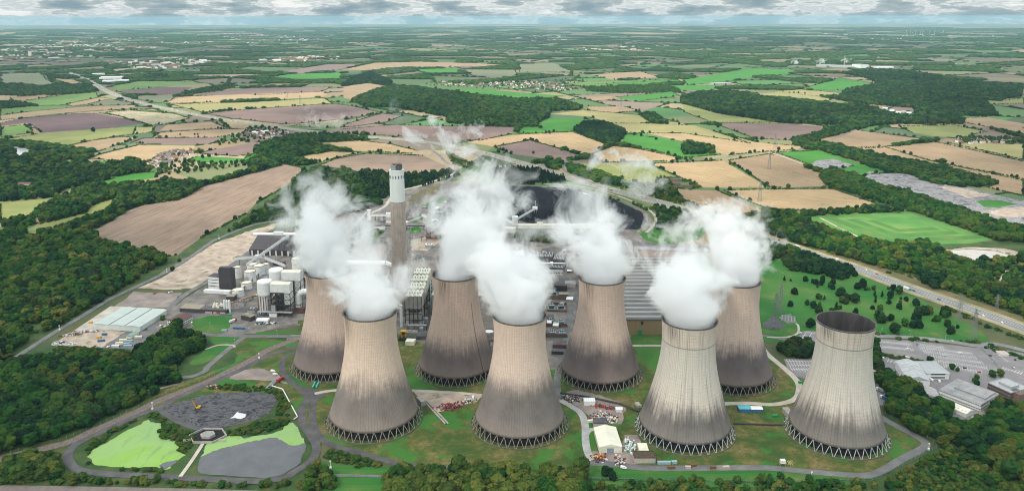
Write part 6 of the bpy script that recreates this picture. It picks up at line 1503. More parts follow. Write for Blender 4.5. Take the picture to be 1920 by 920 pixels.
pylon(1797,603,38,R(20),'lattice pylon on the verge, left of the two by the dual carriageway'); pylon(1824,638,42,R(20),'lattice pylon nearest the car park, beside the dual carriageway'); pylon(1868,582,24,R(15),'small pylon at the wood edge right of the dual carriageway')
pylon(1424,377,46,R(60),'pylon in the stubble field above the dual carriageway'); pylon(1442,317,46,R(60),'pylon in the field beyond the first stubble pylon'); pylon(1453,278,44,R(60),'pylon at the hedge beside the dark wood strip')
for x,y in [(1164,206),(1075,195),(983,183),(658,239),(734,212),(538,184),(563,196)]: pylon(x,y,44,R(30),'small distant pylon in the fields beyond the chimney',True,1.2)
# substation on the lawn
for i,(x,y,l) in enumerate([((1440,600),(1470,616),'dark gravel compound under the tall lattice pylon'),((1463,590),(1490,605),'grey gravel compound with white switchgear on the lawn')]):
    a_=G(x[0],y[0]) if False else None
area('gravel_compound',[(1430,606),(1452,592),(1474,612),(1455,618),(1432,614)],dasph); area('gravel_compound',[(1459,595),(1482,588),(1495,604),(1477,607)],asph)
p=G(1478,600); e=empty('switchgear',(p.x,p.y,0),R(-20),'rows of white switchgear posts in the lawn substation','switchgear')
for k in range(10): MB().bar((-8+(k%5)*4,-3+(k//5)*6,0),(-8+(k%5)*4,-3+(k//5)*6,5),.35,6).build('post',c_white,e)
for k in range(2): sub(e,'busbar',c_steel,(-9,9,-3.2+k*6,-2.8+k*6,5,5.4))
# ------------------------------------------------------------------ vehicles
def carmesh(col,L=4.4,W_=1.8,van=False):
    mb=MB(); mb.cur=0; h1=.85
    prof=[(-L/2,.3),(L/2,.3),(L/2,.75),(L*.28,.95),(L*.12,1.45),(-L*.28,1.48),(-L*.44,1.0),(-L/2,.9)] if not van else [(-L/2,.35),(L/2,.35),(L/2,1.0),(L*.36,1.25),(L*.24,2.1),(-L/2,2.15)]
    n=len(prof); vs=[(x,-W_/2,z) for x,z in prof]+[(x,W_/2,z) for x,z in prof]; mb.add(vs,[tuple(range(n)),tuple(range(n,2*n))[::-1]]+[(i,n+i,n+(i+1)%n,(i+1)%n) for i in range(n)])
    if not van: mb.box(-L*.27,L*.10,-W_/2-.02,W_/2+.02,1.0,1.36,mi=1)
    else: mb.box(L*.14,L*.27,-W_/2-.02,W_/2+.02,1.3,1.8,mi=1)
    for x in (-L*.3,L*.3):
        for y in (-W_/2,W_/2): mb.bar((x,y-.12,.32),(x,y+.12,.32),.32,10,mi=2)
    return mb.mesh('car',[col,c_glass,c_frame])
cw=mat('white_car_paint',(.72,.72,.72),(.66,.66,.66),rough=.3,spec=.5); cs_=mat('silver_car_paint',(.42,.43,.45),(.38,.39,.41),rough=.3,spec=.5,metal=.3); cb=mat('black_car_paint',(.02,.021,.025),(.015,.016,.02),rough=.25,spec=.5); cr_=mat('red_car_paint',(.35,.025,.022),(.3,.02,.02),rough=.3,spec=.5); cbl=mat('blue_car_paint',(.03,.07,.2),(.025,.06,.17),rough=.3,spec=.5)
CAR={'w':carmesh(cw),'s':carmesh(cs_),'b':carmesh(cb),'r':carmesh(cr_),'u':carmesh(cbl),'V':carmesh(cw,5.4,2.0,True),'y':carmesh(c_yellow)}
CN={'w':'white car','s':'silver car','b':'black car','r':'red car','u':'blue car','V':'white van','y':'yellow car'}
def put_car(k,p,rz,label,group): 
    o=bpy.data.objects.new('van' if k=='V' else 'car',CAR[k]); COL.objects.link(o); o.location=(p.x,p.y,ZT if group.startswith('traffic') else ZT); o.rotation_euler=(0,0,rz); return tag(o,label,'van' if k=='V' else 'car',group)
RL=smoothline([G(*p) for p in A453],8)
def on_road(px,py,off):
    p=G(px,py); j=min(range(len(RL)-1),key=lambda i:(RL[i]-p).length); d=(RL[j+1]-RL[j]).normalized(); q=Vector((-d.y,d.x,0)); return RL[j]+q*off,math.atan2(d.y,d.x)
HWY=[(1484,464,'w'),(1570,488,'V'),(1625,508,'w'),(1636,517,'r'),(1715,546,'b'),(1845,587,'b'),(1834,592,'w'),(1000,312,'w'),(1027,319,'s'),(1058,331,'b'),(1095,340,'w'),(1110,347,'w'),(1112,345,'b'),(1163,360,'s'),(1202,371,'b'),(1235,378,'w'),(1300,402,'s'),(1400,433,'w'),(1405,437,'r'),(1455,452,'b'),(1530,478,'s'),(1660,522,'s'),(1765,562,'u'),(1890,604,'w'),(930,293,'w'),(905,287,'b'),(880,281,'s'),(792,266,'V'),(745,261,'w'),(720,259,'s')]
for i,(x,y,k) in enumerate(HWY):
    o_=[-8.8,-5.2,5.2,8.8][(i*7+i//3)%4]; p,a=on_road(x,y,o_); put_car(k,p,a+(math.pi if o_>0 else 0),CN[k]+' driving on the dual carriageway past the coal yard and lawn','traffic on the dual carriageway')
for i,x in enumerate(range(186,470,9)):
    import bisect
    py=np.interp(x,[q_[0] for q_ in A453],[q_[1] for q_ in A453]); o_=[-8.8,-5.2,5.2,8.8][(i*5)%4]; p,a=on_road(x,py,o_); k='wVsbwVrw'[i%8]; put_car(k,p,a+(math.pi if o_>0 else 0),CN[k]+' on the far left stretch of the dual carriageway','traffic on the far left carriageway')
def lorry(px,py,rz,cm,bm_,label,road=False,L=11.0,off=0):
    if road: p,rz=on_road(px,py,off); z=ZT
    else: p=G(px,py); z=ZT
    e=empty('lorry',(p.x,p.y,z),rz,label,'lorry'); sub(e,'trailer',bm_,(-L/2,L/2-2.6,-1.25,1.25,1.0,3.7)); mb=MB(); mb.box(L/2-2.3,L/2,-1.2,1.2,.6,3.0); mb.build('cab',cm,e); sub(e,'windscreen',c_glass,(L/2-.4,L/2+.03,-1.0,1.0,1.7,2.6)); wh_=MB()
    for x in (-L/2+1,-L/2+2.2,L/2-1.2):
        for y in (-1.1,1.1): wh_.bar((x,y-.15,.5),(x,y+.15,.5),.5,10)
    wh_.build('wheel',c_frame,e); sub(e,'chassis',c_frame,(-L/2,L/2-.2,-.5,.5,.55,.98)); return e
lorry(1698,543,0,c_green,c_white,'white and green lorry on the dual carriageway behind the lawn',True,off=-8.8); lorry(1488,466,0,cw,c_white,'white lorry on the dual carriageway near the rear right tower',True,off=5.2); lorry(1150,356,0,cbl,c_steel,'grey lorry on the dual carriageway above the coal yard',True,off=-8.8)
lorry(526,714,R(68),c_red,c_red,'red tipper lorry parked by the track beside the leftmost tower'); lorry(437,604,R(60),c_red,c_white,'red and white lorry beside the square lawn'); lorry(1660,750,R(118),cw,c_blue,'blue and white lorry parked behind the tree belt',L=12); lorry(824,338,R(80),c_red,c_rust,'rusty red lorry on the coal road bend',L=9)
lorry(1650,734,R(112),cw,c_steel,'grey lorry parked in the yard behind the empty tower',L=9)
PARK=[(1656,671,'w','white car parked in the near bay beside the hedge'),(1702,672,'V','white van parked under the car park hedge'),(1703,654,'w','white car alone in the striped car park'),(1746,713,'V','white van left of two before the hipped office'),(1761,716,'V','white van right of two before the hipped office'),(1745,728,'y','yellow car beside the white workshop'),(1836,698,'r','red car at the edge of the striped car park'),(1856,667,'b','black car by the gatehouse fence'),(1903,675,'b','black car on the approach road by the gatehouse'),(1809,691,'b','black car at the car park corner'),(1502,625,'w','white car in the small car park by the lawn substation'),(1900,690,'s','silver car on the far right car park'),(302,611,'w','white car left of the brown roofed office'),(306,613,'b','black car beside the white car at the office'),(309,614,'w','white car nearest the brown roofed office'),(360,605,'w','white car in the small bay by the square lawn'),(318,549,'w','white car on the far edge of the gravel yard'),(322,548,'s','silver car on the far edge of the gravel yard'),(185,651,'s','silver car at the scrap yard hedge'),(178,650,'b','black car at the scrap yard hedge'),(203,651,'w','white car at the scrap yard hedge'),(512,697,'V','white van nearest the pipes by the leftmost tower'),(516,703,'V','cream van behind the pipes by the leftmost tower'),(887,746,'V','white van at the red scrap heap'),(290,551,'r','red car alone on the gravel yard'),(1169,878,'V','white van at the front yard gate'),(802,419,'V','white van on the road by the brick stack'),(1785,640,'s','silver car on the lane above the car park'),(1720,646,'u','blue car in the striped car park'),(1800,662,'w','white car in the back rows of the striped car park'),(1770,668,'s','silver car in the back rows of the striped car park')]
for i,(x,y,k,l) in enumerate(PARK): put_car(k,G(x,y),R([70,-20,15,95][i%4]),l,'parked cars and vans')
# ------------------------------------------------------------------ containers, caravans, cabins
def container(px,py,rz,m_,label,L=6.1,cat='container',h=2.6,group='containers'):
    p=G(px,py); e=empty(cat,(p.x,p.y,0),rz,label,cat,group); mb=MB(); mb.box(-L/2,L/2,-1.22,1.22,.15,h)
    for k in range(int(L/.6)): x=-L/2+.3+k*.6; mb.box(x,x+.25,-1.28,-1.221,.3,h-.15)
    mb.build('body',m_,e); sub(e,'door',c_dgrey if m_ is not c_dgrey else c_grey,(L/2,L/2+.06,-1.1,1.1,.3,h-.2)); return e
cvm=mat('caravan_cream',(.66,.62,.47),(.58,.54,.40),scale=.6,rough=.5)
for i,(x,y,m_,L,l) in enumerate([(260,633,cvm,9,'cream caravan alone at the top of the caravan yard'),(231,639,cvm,9,'cream caravan left of the light blue units'),(224,645,cvm,9,'cream caravan second from the bottom of the yard'),(217,650,c_white,9.5,'white caravan at the bottom of the caravan yard'),(243,641,c_ltblue,8,'light blue unit, upper one beside the caravans'),(238,646,c_ltblue,9,'light blue unit, middle one beside the caravans'),(240,650,c_ltblue,10,'light blue unit, bottom one beside the caravans'),(441,616,c_blue,5,'blue skip left of three on the works yard'),(448,616.5,c_blue,5,'blue skip in the middle of three on the works yard'),(456,617,c_blue,5,'blue skip right of three on the works yard'),(421,621,c_ltblue,7,'pale blue unit beside the three blue skips'),(1245,869,c_ltblue,12,'long pale blue container by the front road'),(1264,868,c_ltblue,5,'short pale blue container by the front road'),(1107,791,c_white,6,'white cabin beside the gravel road'),(430,592,c_green,5,'green skip beside the pale chemical columns'),(1500,718,c_green,4,'green skip on the lawn left of the empty tower'),(1453,781,c_green,5,'dark green kiosk left of the empty tower'),(190,640,c_blue,8,'blue skip in the scrap yard'),(186,634,c_yellow,5,'orange yellow skip in the scrap yard'),(196,628,c_blue,6,'small blue skip in the scrap yard'),(140,627,c_rust,6,'rusty skip in the scrap yard'),(1300,874,c_rust,5,'rusty flat trailer on the verge below the front road'),(1258,878,c_rust,6,'rust brown trailer, left of four on the front road'),(1290,878,c_block,5,'pink trailer, second of four on the front road'),(1337,878,c_rust,5,'rust brown trailer, third of four on the front road'),(1361,878,c_block,6,'pink trailer, right of four on the front road'),(170,606,c_yellow,4,'yellow skip left of the pale warehouse')]):
    container(x,y,R([8,12,5,-4][i%4] if i!=11 else 0),m_,l,L,'caravan' if 'caravan alone' in l or l.startswith(('cream caravan','white caravan')) else 'trailer' if 'trailer' in l else 'skip' if 'skip' in l else 'container',2.6,'containers, skips and caravans')
building('teal roofed hut at the top of the caravan yard','hut',(237,634),(246,635),14,3.4,c_cream,mat('green_grey_roof',(.20,.29,.27),(.16,.24,.22),scale=.4),'gy',1.2,name='hut')
# scrap heaps: jumbled pieces
def heap(px,py,wx,wy,n,cols,label,h=2.2,rz=0,seed=0):
    r_=random.Random(seed); p=G(px,py); mb=MB()
    for k in range(n):
        x,y=r_.gauss(0,.42)*wx,r_.gauss(0,.42)*wy; a=r_.random()*6; l,w_,t_=r_.uniform(.7,2.8),r_.uniform(.5,1.5),r_.uniform(.3,1.3); z=r_.random()*max(.1,h*(1-(x/wx)**2-(y/wy)**2)); c,s=math.cos(a),math.sin(a)
        mb.cur=r_.randrange(len(cols)); mb.prism([(x+u*c-v*s,y+u*s+v*c) for u,v in ((-l/2,-w_/2),(l/2,-w_/2),(l/2,w_/2),(-l/2,w_/2))],z-.2,z+t_)
    o=mb.build('scrap_heap',cols); o.location=(p.x,p.y,.3); o.rotation_euler=(0,0,rz); return tag(o,label,'scrap heap','scrap heaps')
heap(840,763,17,8,170,[c_red,c_red,c_rust,c_frame,c_steel],'heap of red and rusty scrap between the front left and front towers',2.6,R(14),1); heap(878,752,9,4,50,[c_steel,c_frame,c_white],'grey scrap trailing right of the red heap',1.4,R(20),2)
heap(1124,859,8,7,120,[c_rust,c_yellow,c_white,c_red,c_frame,c_rust],'rusty and yellow scrap heap left of the roller door',2.2,0,3); heap(1160,864,6,9,90,[c_rust,c_white,c_frame,c_block],'rust and white scrap heap right of the roller door',2,0,4); heap(1182,838,6,16,110,[c_white,c_white,c_steel,c_green],'white drums and crates in the yard right of the cream workshop',1.6,0,5)
heap(1128,782,12,10,130,[c_white,c_ltblue,c_steel,c_frame,c_yellow,c_red],'mixed coloured scrap in the fenced yard behind the block store',1.8,0,6); heap(1150,786,6,8,50,[c_white,c_frame,c_yellow],'white and yellow scrap at the right of the fenced yard',1.5,0,7); heap(1072,748,12,7,90,[c_white,c_rust,c_frame,c_steel],'grey and rusty scrap at the top left of the scrap yard',2,R(-20),8); heap(1135,764,16,4,90,[c_frame,c_rust,c_red,c_steel],'dark pipes and scrap right of the corrugated shed',1.4,R(-18),9)
heap(135,628,16,8,80,[c_rust,c_frame,c_white,c_block],'rusty scrap on the bare yard left of the caravans',1.6,R(20),10); heap(165,622,22,4,70,[c_white,c_rust,c_steel],'white and rusty scrap row at the top of the bare yard',1.3,R(5),11); heap(110,643,10,6,50,[c_white,c_steel,c_frame],'white scrap at the left end of the bare yard',1.4,R(25),12); heap(128,646,10,4,36,[c_white,c_steel],'white scrap near the hedge of the bare yard',1.2,R(10),13); heap(402,726,11,6,60,[c_rust,c_block,c_red],'orange pipes heaped at the top of the ash pit',1.2,R(-10),14)
heap(500,607,16,5,70,[c_white,c_steel,c_blue,c_frame],'pipes and crates in front of the white gas tank',1.4,0,15); heap(1690,694,4,7,40,[c_yellow,c_rust,c_steel],'yellow and rusty scrap beside the white workshop',1.6,R(30),16)
# excavator in the ash pit
p=G(371,766); e=empty('excavator',(p.x,p.y,0),R(200),'yellow excavator with raised arm in the ash pit','excavator'); sub(e,'track',c_frame,(-2.6,2.6,-1.9,-1.0,0,1.1),(-2.6,2.6,1.0,1.9,0,1.1)); mb=MB(); mb.box(-2.4,1.8,-1.6,1.6,1.2,2.6); mb.box(-2.8,-1.0,-1.5,1.5,2.6,3.0); mb.build('body',c_yellow,e); sub(e,'cab',c_glass,(.2,1.9,-1.5,-.2,2.61,4.0)); mb=MB(); mb.bar((1.4,.4,2.2),(4.2,.4,9.5),.5,4); mb.build('boom',c_yellow,e); mb=MB(); mb.bar((4.2,.4,9.5),(5.6,.4,13.5),.4,4); mb.build('dipper_arm',c_yellow,e); mb=MB(); mb.box(5.1,6.4,-.3,1.1,12.8,14.2); mb.build('bucket',c_frame,e)
# sluice between the ponds
p=G(390,818); e=empty('sluice_house',(p.x,p.y,0),0,'hexagonal concrete sluice basin between the two ponds','sluice'); hx=[(9*math.cos(k*math.pi/3),7*math.sin(k*math.pi/3)) for k in range(6)]
mb=MB()
for k in range(6):
    a_,b_=Vector((*hx[k],0)),Vector((*hx[(k+1)%6],0)); mb.slab(a_*2,b_*2,.8,0,2.2)
mb.build('outer_wall',c_conc,e); MB().prism([(x*.8,y*.8) for x,y in hx],0,3.2).build('pump_house',c_conc,e); MB().prism([(x*.62,y*.62) for x,y in hx],3.21,3.5).build('roof',c_grey,e); MB().prism([(x*1.9,y*1.9) for x,y in hx],.02,.5).build('basin',dark_m,e); sub(e,'railing',c_block,(-20,-13,-9,-8.4,0,2.2),(13,20,-9,-8.4,0,2.2))
# pipelines
def pipe(label,pts,r,z,m_,n=1,gap=1.2,cat='pipeline'):
    P=[G(*q_)+Vector((0,0,z)) for q_ in pts]; e=empty('pipeline',P[0],0,label,cat); mb=MB()
    for j in range(n): mb.tube([p-P[0]+Vector((j*gap,0,0)) for p in P],r,6)
    mb.build('pipe',m_,e); sp_=MB()
    for a_,b_ in zip(P[:-1],P[1:]):
        k=max(1,int((b_-a_).length/7))
        for j in range(k+1):
            q_=a_.lerp(b_,j/k)-P[0]; sp_.box(q_.x-.2,q_.x+.2+gap*(n-1),q_.y-.2,q_.y+.2,-z,0)
    sp_.build('support',c_frame,e); return e
pipe('white pipeline stepping down from the vans to the grey pond',[(510,725),(530,731),(558,783),(551,788)],.55,1.6,c_white); pipe('bundle of dark pipes running into the ash pit',[(516,712),(498,730)],.45,1.5,c_steel,4,1.3); pipe('pair of teal pipes lying below the leftmost tower',[(586,727),(591,717)],.9,1.0,mat('teal_plastic',(.10,.50,.48),(.08,.42,.40),rough=.4),2,4.0); pipe('dark pipe run from the pale streaked tower to the empty tower',[(1375,795),(1430,797),(1470,798)],.8,1.2,c_frame,2,1.6); pipe('dark pipe run behind the scrap yard to the pale streaked tower',[(1050,738),(1100,745),(1160,758),(1195,772)],.8,1.3,c_frame,2,1.6); pipe('pipe culvert between the front left and front towers',[(795,752),(835,795)],.9,.8,c_conc,2,3.0,'culvert')
# white mast lights
def mast(px,py,h,label):
    p=G(px,py); e=empty('camera_mast',(p.x,p.y,0),0,label,'mast','white camera masts'); MB().bar((0,0,0),(0,0,h),.22,6).build('pole',c_white,e); sub(e,'camera',c_white,(-.6,.6,-.5,.5,h,h+.9)); sub(e,'cabinet',c_white,(-.9,.9,-.7,.7,0,2.0)); return e
for x,y,h,l in [(1521,899,7,'white camera mast at the fence below the empty tower'),(1741,843,6,'white camera mast at the sharp fence corner'),(286,767,7,'white camera mast between railway and ponds'),(620,878,7,'white camera mast on the lawn below the ponds'),(411,448,6,'white camera mast at the big field corner'),(313,511,6,'white camera mast on the left perimeter road'),(112,619,6,'white camera mast on the left perimeter road by the warehouse'),(486,672,6,'white camera mast beside the railway bridge')]: mast(x,y,h,l)
# wooden cable reel rig and small white pump cabin
p=G(1467,872); e=empty('pump_rig',(p.x,p.y,0),0,'white pump cabin with yellow pipe hoops below the empty tower','pump rig'); sub(e,'cabin',c_white,(-2.2,2.2,-1.6,1.6,2.6,5.8)); fr=MB()
for x in (-2,2):
    for y in (-1.4,1.4): fr.bar((x,y,0),(x,y,2.6),.2)
fr.build('leg',c_yellow,e); hp2=MB()
for k in range(3): hp2.tube([(5+k*1.6+2.4*math.cos(t_)*.5,0,2.4+2.4*math.sin(t_)) for t_ in np.linspace(-.9,math.pi+.9,12)],.2,5)
hp2.build('pipe_hoop',mat('straw_yellow',(.60,.56,.25),(.5,.46,.2),rough=.5),e)
# fences
fence_m=mat('green_mesh_fence',(.10,.19,.17),(.08,.15,.135),scale=.4)
def fence(label,pts,h=2.6,every=6.0,m_=None,slat=1.1):
    P=[G(*q_) for q_ in pts]; e=empty('fence',P[0],0,label,'fence','security fences'); mb=MB(); po=MB()
    for a_,b_ in zip(P[:-1],P[1:]):
        d=b_-a_; L=d.length; k=max(1,int(L/every))
        for j in range(k+1): q_=a_+d*j/k-P[0]; po.bar(q_,q_+Vector((0,0,h+.4)),.1,4)
        u=d.normalized(); n_=int(L/slat)
        for j in range(n_): q_=a_+u*(j+.5)*slat-P[0]; mb.bar(q_+Vector((0,0,.1)),q_+Vector((0,0,h)),.07,4) 
        for z in (.5,h-.4): mb.bar(a_-P[0]+Vector((0,0,z)),b_-P[0]+Vector((0,0,z)),.08,4)
    mb.build('panel',m_ or fence_m,e); po.build('post',c_steel,e); return e
fence('grey green security fence along the bottom lawn round the corner of the empty tower',[(1097,898),(1200,901),(1440,904),(1560,903),(1635,900),(1660,888),(1700,868),(1740,848),(1763,836)]); fence('dark green fence along the railway beside the left wood',[(20,848),(125,822),(175,800),(250,768),(300,743),(375,715),(420,695)],2.4,6,mat('dark_green_mesh_fence',(.035,.075,.05),(.028,.06,.04),scale=.4),.8); fence('grey fence around the wood side road of the empty tower',[(1660,776),(1715,806),(1763,834)],2.6); fence('fence along the left perimeter road',[(10,685),(110,623),(206,565),(312,514),(390,462)],2.2,8,None,2.0); fence('grey fence beside the striped car park entrance',[(1838,652),(1862,678),(1872,690)],2.4); fence('grey fence along the path at the bottom left',[(625,893),(680,894),(735,895)],2.2)
# painted bays of the car parks
def bays(a,b,n,ln=4.8,both=True):
    A,B=G(*a),G(*b); d=B-A; L=d.length; u=d/L; q_=Vector((-u.y,u.x,0)); mb=MB(); z=ZT+.02
    def ln_(p,r_,w_=.17):
        s=(r_-p).normalized(); t_=Vector((-s.y,s.x,0))*w_; mb.add([(x.x,x.y,z) for x in (p-t_,p+t_,r_+t_,r_-t_)],[(0,3,2,1)])
    ln_(A,B,.2); n=max(3,int(n*.62))
    for k in range(n+1):
        p=A+d*k/n; ln_(p-(q_*ln if both else Vector()),p+q_*ln)
    o=mb.build('road_marking',white); tag(o,kind='structure')
for a,b,n in [((1645,640),(1708,646),24),((1643,649),(1712,656),26),((1722,646),(1768,652),18),((1725,652),(1822,663),36),((1732,659),(1830,671),36),((1742,667),(1842,680),36),((1755,676),(1850,690),34),((1770,686),(1840,697),24),((1665,676),(1690,682),8),((1476,677),(1526,678),16),((1480,684),(1522,685),14),((1484,692),(1518,693),12),((1500,640),(1512,623),6),((1510,643),(1522,624),6),((1880,690),(1915,700),10),((1870,664),(1890,678),8)]: bays(a,b,n)
# railway bridge
A=G(548,632); B=G(575,634); e=empty('road_bridge',((A.x+B.x)/2,(A.y+B.y)/2,0),0,'low concrete road bridge over the railway by the leftmost tower','bridge'); sub(e,'parapet',c_conc,(-13,13,-5.2,-4.6,0,1.6),(-13,13,4.6,5.2,0,1.6)); sub(e,'abutment',c_conc,(-14,-13.05,-7,-4,0,1.4),(13.05,14,-7,-4,0,1.4))

# lamp posts round the car parks and along the works road
def lamp(px,py,h,label,group):
    p=G(px,py); e=empty('lamp_post',(p.x,p.y,0),float(nrg.uniform(0,6.28)),label,'lamp post',group); MB().bar((0,0,0),(0,0,h),.16,6,r2=.09).build('pole',c_steel,e); mb=MB(); mb.bar((0,0,h),(1.8,0,h+.2),.09,5); mb.build('arm',c_steel,e); sub(e,'lamp_head',c_white,(1.6,2.6,-.25,.25,h+.05,h+.3))
for x,y in [(1651,629),(1707,632),(1772,640),(1718,650),(1760,664),(1700,660),(1800,676),(1850,660),(1860,690),(1900,665),(1680,672),(1735,655)]: lamp(x,y,9,'slim grey lamp post standing in or beside the striped car park','lamp posts of the car park')
for x,y in [(351,562),(232,619),(440,650),(300,625),(470,628),(395,618),(520,630),(1074,590),(1066,620),(1080,545)]: lamp(x,y,9,'slim grey lamp post beside a works road near the towers','lamp posts of the works roads')
# ------------------------------------------------------------------ steam: one billowing body of droplets per tower
def steam_plume(loc, label, L, R0, grow, drift, bend, seed, dens=.145, group='steam plumes over the cooling towers', vox=2.1, name='steam_plume', amp=1.0, zlo=-7.0, fat=2.6, wisp=None, cat='steam plume', dtop=.16, color=(.972,.977,.983)):
    """the same noise field shapes the hull (geometry nodes) and its density (shader); drift = horizontal metres at the top"""
    def field(t, vec):
        """outside<0, inside>0; t a node tree"""
        sp=nn(t,'ShaderNodeSeparateXYZ'); t.links.new(vec,sp.inputs[0]); x,y,z=sp.outputs
        q=mth(t,'DIVIDE',mth(t,'MAXIMUM',z,0.0),L); qq=mth(t,'POWER',q,bend)
        dx=mth(t,'SUBTRACT',x,mth(t,'MULTIPLY',qq,drift[0])); dy=mth(t,'SUBTRACT',y,mth(t,'MULTIPLY',qq,drift[1]))
        rad=mth(t,'SQRT',mth(t,'ADD',mth(t,'MULTIPLY',dx,dx),mth(t,'MULTIPLY',dy,dy)))
        RR=mth(t,'ADD',R0,mth(t,'MULTIPLY',q,grow))
        # it swells just above the mouth
        RR=mth(t,'ADD',RR,mth(t,'MULTIPLY',mth(t,'MULTIPLY',q,mth(t,'MAXIMUM',mth(t,'SUBTRACT',1.0,q),0.0)),R0*fat))
        d=mth(t,'MULTIPLY',mth(t,'SUBTRACT',1.0,mth(t,'DIVIDE',rad,RR)),1.25)
        # the top frays
        d=mth(t,'SUBTRACT',d,mth(t,'MULTIPLY',mth(t,'POWER',q,1.7),.78))
        d=mth(t,'SUBTRACT',d,mth(t,'MULTIPLY',mth(t,'MAXIMUM',mth(t,'SUBTRACT',q,.92),0.0),8.0))
        if wisp:
            e2=mth(t,'ADD',mth(t,'ADD',mth(t,'POWER',mth(t,'ABSOLUTE',mth(t,'DIVIDE',x,wisp[0])),2.0),mth(t,'POWER',mth(t,'ABSOLUTE',mth(t,'DIVIDE',y,wisp[1])),2.0)),mth(t,'POWER',mth(t,'ABSOLUTE',mth(t,'DIVIDE',mth(t,'SUBTRACT',z,L/2),wisp[2])),2.0))
            d=mth(t,'SUBTRACT',.15,mth(t,'MULTIPLY',e2,.9))
        ofs=nn(t,'ShaderNodeVectorMath',operation='ADD'); t.links.new(vec,ofs.inputs[0]); ofs.inputs[1].default_value=(seed*91.7,seed*37.3,seed*53.1)
        up=mrange(t,z,-1.0,16.0,.12,1.0)
        a=noise(t,ofs.outputs[0],.027 if not wisp else .03,8,.70,.6)
        a=mth(t,'MULTIPLY',mth(t,'SUBTRACT',a,.5),5.6*amp)
        k=mth(t,'MULTIPLY',a,mth(t,'MULTIPLY',up,mth(t,'ADD',.72,mth(t,'MULTIPLY',q,.85))))
        d=mth(t,'ADD',d,k)
        # the mouth of the tower: cut off below the lip and outside it
        if wisp: return mth(t,'ADD',d,a),q,rad
        lip=mrange(t,z,-.5,2.5,1,0)
        out=mth(t,'MULTIPLY',mth(t,'GREATER_THAN',rad,R0*.985),lip)
        d=mth(t,'SUBTRACT',d,mth(t,'MULTIPLY',out,5.0))
        d=mth(t,'SUBTRACT',d,mth(t,'MULTIPLY',mth(t,'LESS_THAN',z,zlo),5.0))
        return d,q,rad
    # --- hull
    g=bpy.data.node_groups.new('steam_hull','GeometryNodeTree')
    g.interface.new_socket('Geometry',in_out='INPUT',socket_type='NodeSocketGeometry'); g.interface.new_socket('Geometry',in_out='OUTPUT',socket_type='NodeSocketGeometry')
    go=nn(g,'NodeGroupOutput'); pos=nn(g,'GeometryNodeInputPosition')
    d,_,_=field(g,pos.outputs[0])
    mg=max(R0+grow,R0)*1.15+8
    mg+=R0*.35 if not wisp else 0
    x0,x1=min(0,drift[0])-mg,max(0,drift[0])+mg; y0,y1=min(0,drift[1])-mg,max(0,drift[1])+mg
    z0,z1=zlo-2,L*1.04
    vc=nn(g,'GeometryNodeVolumeCube'); g.links.new(d,vc.inputs['Density'])
    vc.inputs['Min'].default_value=(x0,y0,z0); vc.inputs['Max'].default_value=(x1,y1,z1)
    for nm,e in (('Resolution X',x1-x0),('Resolution Y',y1-y0),('Resolution Z',z1-z0)): vc.inputs[nm].default_value=max(8,int(e/vox))
    vm=nn(g,'GeometryNodeVolumeToMesh'); vm.resolution_mode='GRID'; vm.inputs['Threshold'].default_value=.002; g.links.new(vc.outputs[0],vm.inputs[0])
    mt=bpy.data.materials.new('steam'); mt.use_nodes=True; t=mt.node_tree; t.nodes.clear()
    oc=coords(t,'Object'); d2,q,rad=field(t,oc)
    dn=mrange(t,d2,0.0,.42,0,1)
    dn=mth(t,'POWER',dn,1.5)
    dn=mth(t,'MULTIPLY',dn,mth(t,'ADD',dens*dtop,mth(t,'MULTIPLY',mth(t,'POWER',mth(t,'SUBTRACT',1.0,mth(t,'MINIMUM',q,1.0)),1.8),dens)) if not wisp else dens)
    pv=nn(t,'ShaderNodeVolumePrincipled'); pv.inputs['Color'].default_value=(*color,1); pv.inputs['Anisotropy'].default_value=.25
    t.links.new(dn,pv.inputs['Density']); ou=nn(t,'ShaderNodeOutputMaterial'); t.links.new(pv.outputs[0],ou.inputs['Volume'])
    sm_=nn(g,'GeometryNodeSetMaterial'); g.links.new(vm.outputs[0],sm_.inputs[0]); sm_.inputs['Material'].default_value=mt; g.links.new(sm_.outputs[0],go.inputs[0])
    me=bpy.data.meshes.new(name); me.from_pydata([(0,0,0),(1,0,0),(0,1,0)],[],[(0,1,2)]); me.materials.append(mt)
    o=bpy.data.objects.new(name,me); COL.objects.link(o); o.location=loc
    md=o.modifiers.new('hull','NODES'); md.node_group=g
    tag(o,label,cat,group); return o
RM=trad(TH)-.75
ST=[ # tower, L, grow, drift, bend, seed
 (0,102,16,(-20,70),1.1,1.6),(1,118,18,(46,84),1.1,2.0),(2,68,8,(-10,34),1.1,3.0),(3,104,20,(-62,74),1.15,4.0),(4,96,14,(-16,76),1.1,5.0),(5,76,16,(-6,46),1.1,6.0),(6,80,14,(2,44),1.1,7.0)]
SL=['steam plume over the leftmost cooling tower, left of the tall chimney','tall steam plume drifting up between the chimney and the coal stockpile','steam plume from the front left cooling tower, overlapping the chimney foot',
 'steam plume from the front tower right of the chimney, leaning left','steam plume over the rear tower in front of the turbine hall','steam plume from the pale streaked tower, in front of the turbine hall roof','steam plume over the rear right tower beside the dual carriageway']
for (i,L,gw,dr,bd,sd_),lb in zip(ST,SL):
    x,y=TW[i]; steam_plume((x,y,TH),lb,L,RM,gw,dr,bd,sd_,fat=(2.4,2.6,2.1,2.2,2.0,1.7,1.7)[i])

